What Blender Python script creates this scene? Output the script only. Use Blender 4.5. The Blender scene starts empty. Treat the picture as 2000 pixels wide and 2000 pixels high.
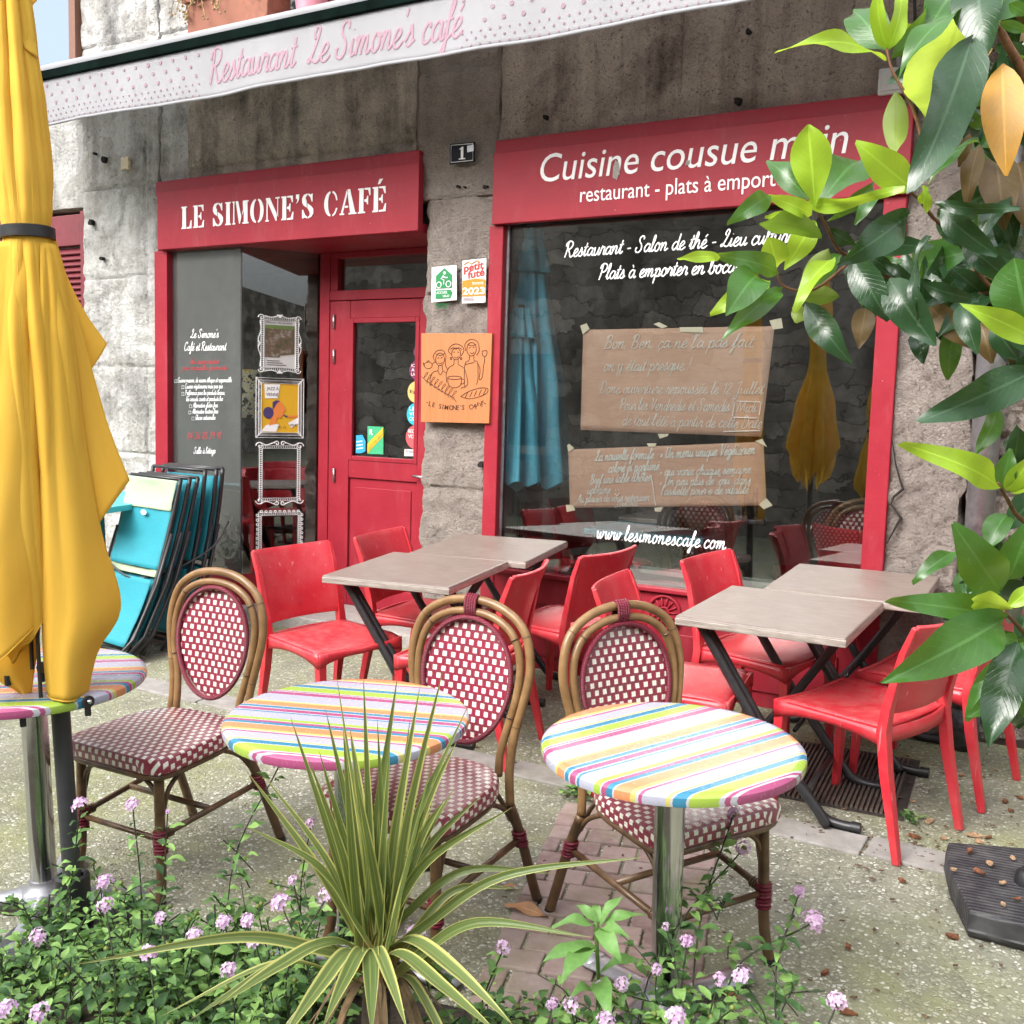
import bpy, math, random
from mathutils import Vector, Matrix, noise
random.seed(7)
S = bpy.context.scene
COL = S.collection
R = math.radians
TILT = math.atan(0.045)          # the pavement climbs gently towards the shop front
HC = 1.65
FPX = 2022.5
YAW, PITCH, ROLL = R(30.25), R(5.73), R(1.665)
_cy, _sy = math.cos(YAW), math.sin(YAW)
FWD = Vector((-_sy*math.cos(PITCH), _cy*math.cos(PITCH), -math.sin(PITCH)))
_r = Vector((_cy, _sy, 0)); _u = _r.cross(FWD)
RGT = _r*math.cos(ROLL) + _u*math.sin(ROLL)
UPV = -_r*math.sin(ROLL) + _u*math.cos(ROLL)
CAM = Vector((0, 0, HC))

def ray(px, py): return RGT*((px-1000)/FPX) - UPV*((py-1000)/FPX) + FWD
def aty(px, py, Y): d = ray(px, py); return CAM + d*(Y/d.y)
def atd(px, py, depth): return CAM + ray(px, py)*depth
def atg(px, py, h=0.0): d = ray(px, py); t = (h-HC)/(d.z-0.045*d.y); return CAM + d*t
def gz(x, y): return 0.045*y

# ---------------------------------------------------------------- scene graph
def link(name, me, parent=None, mats=()):
    o = bpy.data.objects.new(name, me); COL.objects.link(o)
    for m in mats: me.materials.append(m)
    if parent: o.parent = parent
    return o
def tag(o, label=None, cat=None, group=None, kind=None):
    if label: o['label'] = label
    if cat: o['category'] = cat
    if group: o['group'] = group
    if kind: o['kind'] = kind
    return o
def thing(name, label, cat, loc=(0, 0, 0), rz=0.0, group=None, tilt=0.0, rx=0.0, ry=0.0):
    o = bpy.data.objects.new(name, None); COL.objects.link(o)
    o.empty_display_size = 0.1
    place(o, loc, rz, tilt, rx, ry)
    return tag(o, label, cat, group)
def place(o, loc, rz=0.0, tilt=0.0, rx=0.0, ry=0.0):
    o.matrix_world = Matrix.Translation(loc) @ Matrix.Rotation(tilt, 4, 'X') @ Matrix.Rotation(rz, 4, 'Z') @ Matrix.Rotation(ry, 4, 'Y') @ Matrix.Rotation(rx, 4, 'X')
def on_ground(o, x, y, rz=0.0): place(o, (x, y, gz(x, y)), rz, TILT)
def copy_tree(o, parent=None):
    c = o.copy(); COL.objects.link(c)
    if parent:
        c.parent = parent; c.matrix_parent_inverse = o.matrix_parent_inverse.copy()
    for ch in list(o.children): copy_tree(ch, c)
    return c

class MB:
    """collects geometry; build() makes ONE mesh object"""
    def __init__(s): s.v = []; s.f = []; s.mi = []; s.uv = None; s.cm = 0
    def _add(s, vs, fs):
        b = len(s.v); s.v.extend([tuple(p) for p in vs])
        for f in fs: s.f.append([i+b for i in f]); s.mi.append(s.cm)
    def box(s, c, size, M=None):
        x, y, z = [q/2 for q in size]; c = Vector(c)
        vs = [Vector((i*x, j*y, k*z)) for i in (-1, 1) for j in (-1, 1) for k in (-1, 1)]
        if M is not None: vs = [M.to_3x3() @ p for p in vs]
        s._add([p+c for p in vs], [(0, 1, 3, 2), (4, 6, 7, 5), (0, 4, 5, 1), (2, 3, 7, 6), (0, 2, 6, 4), (1, 5, 7, 3)]); return s
    def bx(s, x0, x1, y0, y1, z0, z1): return s.box(((x0+x1)/2, (y0+y1)/2, (z0+z1)/2), (abs(x1-x0), abs(y1-y0), abs(z1-z0)))
    def quad(s, a, b, c, d): s._add([a, b, c, d], [(0, 1, 2, 3)]); return s
    def prism(s, poly, w):
        """poly: 3D points of a planar outline, w: extrusion vector"""
        n = len(poly); w = Vector(w); a = [Vector(p) for p in poly]
        s._add(a + [p+w for p in a], [list(range(n)), [n+i for i in reversed(range(n))]] + [(i, i+n, (i+1) % n + n, (i+1) % n) for i in range(n)]); return s
    def tube(s, pts, r, seg=8, closed=False, cap=True, flat=None, twist=None, square=False):
        """sweep; r: number or list; flat=(normal, ratio) squashes the section along a normal"""
        P = [Vector(p) for p in pts]; n = len(P)
        if n < 2: return s
        rr = r if isinstance(r, (list, tuple)) else [r]*n
        rings = []; ref = None
        for i in range(n):
            a = P[i-1] if (i > 0 or closed) else P[i]
            b = P[(i+1) % n] if (i < n-1 or closed) else P[i]
            t = (b-a)
            t = t.normalized() if t.length > 1e-9 else Vector((0, 0, 1))
            if flat: nrm = Vector(flat[0]); sd = t.cross(nrm); sd = sd.normalized() if sd.length > 1e-6 else Vector((1, 0, 0)); up = sd.cross(t).normalized(); k = flat[1]
            else:
                if ref is None:
                    ref = Vector((0, 0, 1)) if abs(t.z) < .9 else Vector((1, 0, 0))
                sd = t.cross(ref).normalized(); up = sd.cross(t).normalized(); ref = up; k = 1
            off = math.pi/4 if square else 0
            q = 1.4142 if square else 1
            rings.append([P[i] + sd*(math.cos(off+2*math.pi*j/seg)*rr[i]*q) + up*(math.sin(off+2*math.pi*j/seg)*rr[i]*k*q) for j in range(seg)])
        vs = [p for rg in rings for p in rg]; fs = []
        m = n if closed else n-1
        for i in range(m):
            for j in range(seg):
                a, b = i*seg+j, i*seg+(j+1) % seg
                c, d = ((i+1) % n)*seg+(j+1) % seg, ((i+1) % n)*seg+j
                fs.append((a, b, c, d))
        if cap and not closed: fs += [list(reversed(range(seg))), [(n-1)*seg+j for j in range(seg)]]
        s._add(vs, fs); return s
    def cyl(s, a, b, r, r2=None, seg=16): return s.tube([a, b], [r, r if r2 is None else r2], seg)
    def lathe(s, prof, seg=32, c=(0, 0, 0), cap=True):
        c = Vector(c); n = len(prof)
        vs = [c+Vector((r*math.cos(2*math.pi*j/seg), r*math.sin(2*math.pi*j/seg), z)) for r, z in prof for j in range(seg)]
        fs = [(i*seg+j, i*seg+(j+1) % seg, (i+1)*seg+(j+1) % seg, (i+1)*seg+j) for i in range(n-1) for j in range(seg)]
        if cap: fs += [list(reversed(range(seg))), [(n-1)*seg+j for j in range(seg)]]
        s._add(vs, fs); return s
    def grid(s, fn, nu, nv, closed_u=False):
        vs = [fn(i/nu, j/nv) for j in range(nv+1) for i in range(nu + (0 if closed_u else 1))]
        w = nu if closed_u else nu+1
        fs = [(j*w+i, j*w+(i+1) % w, (j+1)*w+(i+1) % w, (j+1)*w+i) for j in range(nv) for i in range(nu)]
        s._add(vs, fs); return s
    def sphere(s, c, r, seg=10, rings=6, sc=(1, 1, 1)):
        c = Vector(c)
        return s.grid(lambda u, v: c+Vector((r*sc[0]*math.sin(math.pi*(.001+.998*v))*math.cos(2*math.pi*u), r*sc[1]*math.sin(math.pi*(.001+.998*v))*math.sin(2*math.pi*u), -r*sc[2]*math.cos(math.pi*v))), seg, rings, True)
    def mesh(s, me): 
        s._add([v.co for v in me.vertices], [list(p.vertices) for p in me.polygons]); return s
    def build(s, name, mat, parent=None, smooth=False, bevel=0.0, solid=0.0, subsurf=0, loc=None, M=None, uvs=None, recalc=False):
        me = bpy.data.meshes.new(name); me.from_pydata(s.v, [], s.f); me.validate()
        mats = mat if isinstance(mat, (list, tuple)) else [mat]
        if len(mats) > 1 and len(me.polygons) == len(s.mi): me.polygons.foreach_set('material_index', s.mi)
        if smooth:
            me.polygons.foreach_set('use_smooth', [True]*len(me.polygons))
        if recalc:
            import bmesh
            b = bmesh.new(); b.from_mesh(me); bmesh.ops.recalc_face_normals(b, faces=b.faces); b.to_mesh(me); b.free()
        if uvs is not None and len(uvs) == len(s.v):
            l = me.uv_layers.new(name='UVMap')
            for lp in me.loops: l.data[lp.index].uv = uvs[lp.vertex_index]
        me.update()
        if smooth == 'auto':
            try: me.set_sharp_from_angle(angle=R(38))
            except Exception: pass
        o = link(name, me, parent, mats)
        if M is not None: o.matrix_local = M
        elif loc is not None: o.location = loc
        if solid: m = o.modifiers.new('solid', 'SOLIDIFY'); m.thickness = solid; m.offset = 0
        if bevel: m = o.modifiers.new('bevel', 'BEVEL'); m.width = bevel; m.segments = 2; m.limit_method = 'ANGLE'; m.angle_limit = R(40); m.harden_normals = False
        if subsurf: m = o.modifiers.new('sub', 'SUBSURF'); m.levels = subsurf; m.render_levels = subsurf
        return o

def spline(pts, n=6, closed=False):
    """Catmull-Rom through pts (any dimension tuples)"""
    P = [Vector(p) for p in pts]; m = len(P); out = []
    if m < 3 and not closed: return P
    for i in range(m if closed else m-1):
        p0 = P[(i-1) % m] if (closed or i > 0) else P[0]*2-P[1]
        p1 = P[i]; p2 = P[(i+1) % m]
        p3 = P[(i+2) % m] if (closed or i+2 < m) else P[m-1]*2-P[m-2]
        for k in range(n):
            t = k/n
            out.append(0.5*((2*p1)+(p2-p0)*t+(2*p0-5*p1+4*p2-p3)*t*t+(3*p1-p0-3*p2+p3)*t*t*t))
    if not closed: out.append(P[-1])
    return out

# ---------------------------------------------------------------- materials
class NT:
    def __init__(s, name):
        s.m = bpy.data.materials.new(name); s.m.use_nodes = True
        s.t = s.m.node_tree; s.n = s.t.nodes; s.l = s.t.links
        s.p = s.n.get('Principled BSDF'); s.out = s.n.get('Material Output')
    def new(s, typ, **kw):
        n = s.n.new(typ)
        for k, v in kw.items():
            if k.startswith('i_'):
                key = k[2:]; key = int(key) if key.isdigit() else key.replace('_', ' ')
                s.put(n.inputs[key], v)
            else: setattr(n, k, v)
        return n
    def put(s, inp, v):
        if hasattr(v, 'is_output') or isinstance(v, bpy.types.NodeSocket): s.l.new(v, inp)
        else:
            if inp.type == 'RGBA' and len(v) == 3: v = (*v, 1)
            inp.default_value = v
    def set(s, **kw):
        for k, v in kw.items(): s.put(s.p.inputs[k.replace('_', ' ')], v)
        return s
    def coord(s, kind='Object'): return s.new('ShaderNodeTexCoord').outputs[kind]
    def map(s, vec, scale=(1, 1, 1), rot=(0, 0, 0), loc=(0, 0, 0)):
        m = s.new('ShaderNodeMapping'); s.l.new(vec, m.inputs['Vector']); m.inputs['Scale'].default_value = scale; m.inputs['Rotation'].default_value = rot; m.inputs['Location'].default_value = loc
        return m.outputs[0]
    def noise(s, vec, scale, detail=4, rough=.55, dist=0):
        n = s.new('ShaderNodeTexNoise'); s.l.new(vec, n.inputs['Vector']); n.inputs['Scale'].default_value = scale; n.inputs['Detail'].default_value = detail; n.inputs['Roughness'].default_value = rough; n.inputs['Distortion'].default_value = dist
        return n.outputs['Fac']
    def voro(s, vec, scale, feature='F1', out='Distance', rnd=1):
        n = s.new('ShaderNodeTexVoronoi', feature=feature); s.l.new(vec, n.inputs['Vector']); n.inputs['Scale'].default_value = scale; n.inputs['Randomness'].default_value = rnd
        return n.outputs[out]
    def ramp(s, fac, stops, interp='LINEAR'):
        r = s.new('ShaderNodeValToRGB'); cr = r.color_ramp; cr.interpolation = interp
        while len(cr.elements) < len(stops): cr.elements.new(0.5)
        for e, (p, c) in zip(cr.elements, stops):
            e.position = p; e.color = (*c, 1) if len(c) == 3 else c
        s.l.new(fac, r.inputs[0]); return r.outputs[0]
    def fr(s, fac, a, b): return s.ramp(fac, [(a, (0, 0, 0)), (b, (1, 1, 1))])
    def mix(s, fac, a, b, mode='MIX'):
        n = s.new('ShaderNodeMix', data_type='RGBA', blend_type=mode, clamp_result=True)
        s.put(n.inputs[0], fac); s.put(n.inputs[6], a); s.put(n.inputs[7], b)
        return n.outputs[2]
    def math(s, op, a, b=0.0, c=None):
        n = s.new('ShaderNodeMath', operation=op); s.put(n.inputs[0], a); s.put(n.inputs[1], b)
        if c is not None: s.put(n.inputs[2], c)
        return n.outputs[0]
    def sep(s, vec):
        n = s.new('ShaderNodeSeparateXYZ'); s.l.new(vec, n.inputs[0]); return n.outputs
    def bump(s, h, strength=.5, dist=.01, normal=None):
        n = s.new('ShaderNodeBump'); s.l.new(h, n.inputs['Height']); n.inputs['Strength'].default_value = strength; n.inputs['Distance'].default_value = dist
        if normal is not None: s.l.new(normal, n.inputs['Normal'])
        s.l.new(n.outputs[0], s.p.inputs['Normal']); return n.outputs[0]

def plain(name, col, rough=.5, metal=0.0, spec=.5, var=0.06, scale=30, bump=0.0, coat=0.0):
    t = NT(name); c = t.coord()
    f = t.noise(c, scale, 5)
    g = t.noise(c, scale*.12, 3)
    lo = tuple(q*(1-var*2) for q in col); hi = tuple(min(1, q*(1+var)) for q in col)
    cc = t.mix(t.fr(f, .35, .65), lo, hi)
    cc = t.mix(t.fr(g, .4, .7), cc, tuple(q*(1-var) for q in col))
    t.set(Base_Color=cc, Metallic=metal, Specular_IOR_Level=spec)
    t.set(Roughness=t.math('MULTIPLY_ADD', f, .16, rough-.08))
    if coat: t.set(Coat_Weight=coat, Coat_Roughness=.15)
    if bump: t.bump(f, bump, .004)
    return t.m

def flatmat(name, col, rough=.5, spec=.4): return plain(name, col, rough, spec=spec, var=.025, scale=60)
M = {}
# ---------------------------------------------------------------- shared materials
def red_paint():
    t = NT('red joinery paint'); c = t.coord(); n = t.noise(c, 5, 6, .6); br = t.noise(t.map(c, (60, 60, 3)), 1.5, 4); br2 = t.noise(t.map(c, (3, 60, 60)), 1.5, 4)
    col = t.mix(t.fr(n, .3, .7), (.25, .014, .026), (.31, .021, .034)); col = t.mix(t.math('MULTIPLY', t.fr(br2, .4, .7), .25), col, (.22, .013, .027))
    col = t.mix(t.math('MULTIPLY', t.fr(t.noise(c, 70, 4, .7), .70, .74), .8), col, (.55, .45, .40))
    col = t.mix(t.math('MULTIPLY', t.fr(t.noise(t.map(c, (1, 1, .3)), 8, 6, .7), .52, .80), .35), col, (.36, .10, .11))
    t.set(Base_Color=col, Roughness=t.math('MULTIPLY_ADD', n, .3, .30), Specular_IOR_Level=.22); t.bump(br, .10, .002); return t.m
M['red_paint'] = None
M['red_plastic'] = None
M['red_paint'] = red_paint()
def red_plastic():
    t = NT('red moulded plastic'); c = t.coord(); oi = t.new('ShaderNodeObjectInfo').outputs['Random']
    wv = t.new('ShaderNodeVectorMath', operation='ADD'); t.l.new(c, wv.inputs[0]); t.l.new(oi, wv.inputs[1]); c2 = wv.outputs[0]
    d = t.noise(c2, 9, 6, .6); dust = t.fr(d, .44, .78)
    fine = t.noise(c, 160, 3)
    col = t.mix(t.fr(fine, .3, .7), (.47, .015, .027), (.55, .024, .038))
    col = t.mix(t.math('MULTIPLY', oi, .25), col, (.56, .05, .07))
    up = t.sep(t.new('ShaderNodeNewGeometry').outputs['Normal'])[2]
    col = t.mix(t.math('MULTIPLY', dust, .14), col, (.62, .34, .30))
    col = t.mix(t.math('MULTIPLY', t.fr(up, .5, .95), t.math('MULTIPLY', t.fr(t.noise(c2, 26, 5, .7), .40, .66), .15)), col, (.60, .42, .36))
    scr = t.noise(t.map(c2, (60, 60, 4)), 1.2, 3); col = t.mix(t.math('MULTIPLY', t.fr(scr, .66, .70), .45), col, (.66, .30, .30))
    col = t.mix(t.math('MULTIPLY', t.fr(t.noise(t.map(c2, (1, 1, .4), loc=(3, 1, 2)), 14, 3), .66, .74), .4), col, (.28, .015, .02))
    t.set(Base_Color=col, Roughness=t.math('MULTIPLY_ADD', d, .34, .20), Specular_IOR_Level=.5)
    t.bump(fine, .08, .001); return t.m
M['red_plastic'] = red_plastic()
M['white_vinyl'] = flatmat('white lettering', (.80, .80, .80), .5)
M['red_vinyl'] = flatmat('red lettering', (.42, .03, .04), .5)
M['black'] = plain('black plastic', (.018, .018, .02), .45, var=.15)
M['black_metal'] = plain('black powder coated tube', (.025, .024, .026), .38, var=.15, scale=50)
M['dark_grey'] = plain('anthracite tube', (.045, .046, .05), .45, var=.08)
M['chrome'] = plain('polished steel', (.62, .62, .63), .16, metal=1, var=.04)
M['alu'] = plain('brushed cast aluminium', (.36, .36, .38), .42, metal=.8, var=.08, scale=80)
M['steel_dull'] = plain('dull steel', (.45, .45, .46), .42, metal=1, var=.08)
M['ink'] = flatmat('burnt line', (.07, .025, .012), .7)
M['chalk'] = flatmat('white chalk pen', (.96, .92, .87), .8)
M['tape'] = plain('masking tape', (.70, .64, .48), .7, var=.06)
M['white_plastic'] = plain('white plastic', (.56, .56, .55), .5, var=.04)
M['radiator'] = plain('white enamel', (.62, .62, .60), .4, var=.03)
M['green_print'] = flatmat('green print', (.012, .20, .06), .45)
M['orange_print'] = flatmat('orange print', (.55, .20, .012), .45)
M['redprint'] = flatmat('red print', (.40, .025, .02), .45)
M['yellow_print'] = flatmat('yellow print', (.66, .38, .02), .5)
M['pink_print'] = flatmat('pale pink lettering', (.30, .185, .23), .7)
M['grey_dot'] = flatmat('mauve grey dots', (.25, .16, .20), .7)
M['teal'] = plain('turquoise sling fabric', (.014, .25, .315), .7, var=.08, scale=120, bump=.15)
M['pale_green'] = plain('pale green sling fabric', (.33, .41, .27), .7, var=.05, scale=120, bump=.15)
M['terracotta'] = plain('terracotta', (.30, .115, .07), .8, var=.2, scale=20, bump=.2)
M['dry'] = plain('dry plant', (.38, .27, .13), .8, var=.3, scale=40)
M['soil'] = plain('dark soil', (.055, .04, .028), .95, var=.4, scale=60, bump=.8)
M['zinc'] = plain('zinc pipe', (.33, .34, .36), .45, metal=.6, var=.25, scale=16)
M['bark'] = plain('grey brown bark', (.10, .075, .05), .85, var=.35, scale=60, bump=.5)
M['twig'] = plain('rusty twig', (.20, .085, .04), .7, var=.25, scale=90)

def glass(name='window glass', base=.07, tint=(.92, .95, .94), dust=.03, painted_haze=0.0):
    t = NT(name)
    tr = t.new('ShaderNodeBsdfTransparent'); tr.inputs[0].default_value = (*tint, 1)
    gl = t.new('ShaderNodeBsdfGlossy'); gl.inputs['Roughness'].default_value = 0.0; gl.inputs['Color'].default_value = (.95, .95, .95, 1)
    c = t.coord()
    f = t.new('ShaderNodeFresnel'); f.inputs['IOR'].default_value = 1.45
    k = t.math('MULTIPLY_ADD', f.outputs[0], 1.05, base)
    k = t.math('MINIMUM', k, 1.0)
    mx = t.new('ShaderNodeMixShader'); t.l.new(k, mx.inputs[0]); t.l.new(tr.outputs[0], mx.inputs[1]); t.l.new(gl.outputs[0], mx.inputs[2])
    # faint streaks of dust
    df = t.new('ShaderNodeBsdfDiffuse'); df.inputs[0].default_value = (.5, .5, .48, 1)
    d = t.math('MULTIPLY', t.fr(t.noise(t.map(c, (1, 1, .25)), 5, 5), .5, .85), dust)
    if painted_haze: d = t.math('ADD', d, painted_haze)
    m2 = t.new('ShaderNodeMixShader'); t.l.new(d, m2.inputs[0]); t.l.new(mx.outputs[0], m2.inputs[1]); t.l.new(df.outputs[0], m2.inputs[2])
    t.l.new(m2.outputs[0], t.out.inputs[0]); return t.m
M['glass'] = glass(base=.085)
M['painted_haze'] = glass('glass with grey film', .07, dust=.05, painted_haze=.075)  # flat grey haze added to the pane's colour in place of reflected light

def stone(name, a, b, dark, grain, stain=.5, streak=.5, pits=.4, seed=0, bumps=.6, bscale=55, white=None, mort=None):
    """weathered limestone: two tones, granular pits, dark run-off stains"""
    t = NT(name); c = t.map(t.coord(), loc=(seed*3.1, seed*1.7, seed*2.3))
    big = t.noise(c, 2.3, 6, .6, .4)
    mid = t.noise(c, 11, 6, .65)
    fine = t.noise(c, bscale*3, 4, .7)
    gr = t.noise(c, bscale, 5, .75, .3)
    col = t.mix(t.fr(mid, .35, .68), a, b)
    col = t.mix(t.math('MULTIPLY', t.fr(fine, .4, .75), .5), col, tuple(min(1, q*1.18) for q in b))
    col = t.mix(t.math('MULTIPLY', t.fr(t.noise(t.map(c, loc=(7, 7, 7)), 150, 3, .8), .5, .7), .45), col, tuple(q*.55 for q in a))
    if white: col = t.mix(t.fr(t.noise(t.map(c, loc=(5, 2, 9)), 4.2, 6, .6, .6), .46, .56), col, white)
    # soot stains: blotches and vertical runs
    run = t.noise(t.map(c, (4.5, 4.5, .55)), 1.6, 6, .62)
    st = t.math('MULTIPLY', t.fr(run, .62-streak*.30, .80-streak*.2), streak)
    bl = t.math('MULTIPLY', t.fr(big, .66-stain*.28, .80-stain*.2), stain)
    dk = t.math('MINIMUM', t.math('ADD', st, bl), 1.0)
    dk = t.math('MULTIPLY', dk, t.math('MULTIPLY_ADD', gr, .8, .45))
    dk = t.math('MINIMUM', dk, .96)
    col = t.mix(dk, col, dark)
    pit = t.math('MULTIPLY', t.fr(t.noise(c, grain, 5, .8, .2), .57, .66), pits)
    col = t.mix(pit, col, tuple(q*.45 for q in dark))
    t.set(Base_Color=col, Roughness=.92, Specular_IOR_Level=.2)
    h = t.math('SUBTRACT', t.math('MULTIPLY_ADD', gr, 1.5, t.math('MULTIPLY', mid, .9)), t.math('MULTIPLY', pit, .5))
    t.bump(h, bumps, .018); return t.m
M['stone_white'] = stone('white limewashed stone', (.36, .35, .325), (.54, .525, .495), (.10, .097, .092), 60, .56, .50, .5, 1, 1.0, 34, white=(.60, .595, .575))
M['stone_dark'] = stone('sooty lintel stone', (.48, .415, .355), (.70, .61, .525), (.030, .029, .028), 52, .62, .62, .55, 2, 1.1, 60)
M['stone_pink'] = stone('pinkish tooled limestone', (.37, .31, .27), (.53, .455, .405), (.10, .085, .076), 70, .42, .35, .45, 3, 1.3, 75)
M['stone_brown'] = stone('brown band of stone', (.54, .445, .38), (.74, .63, .54), (.08, .049, .044), 62, .60, .55, .65, 4, 1.2, 65)
M['stone_rubble'] = stone('grey rubble stone', (.26, .22, .19), (.40, .34, .29), (.05, .045, .04), 30, .5, .3, .6, 5, 1.2, 30)
M['mortar'] = stone('grey mortar', (.33, .30, .28), (.42, .39, .36), (.12, .11, .10), 40, .3, .2, .35, 6, .6, 50)
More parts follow.
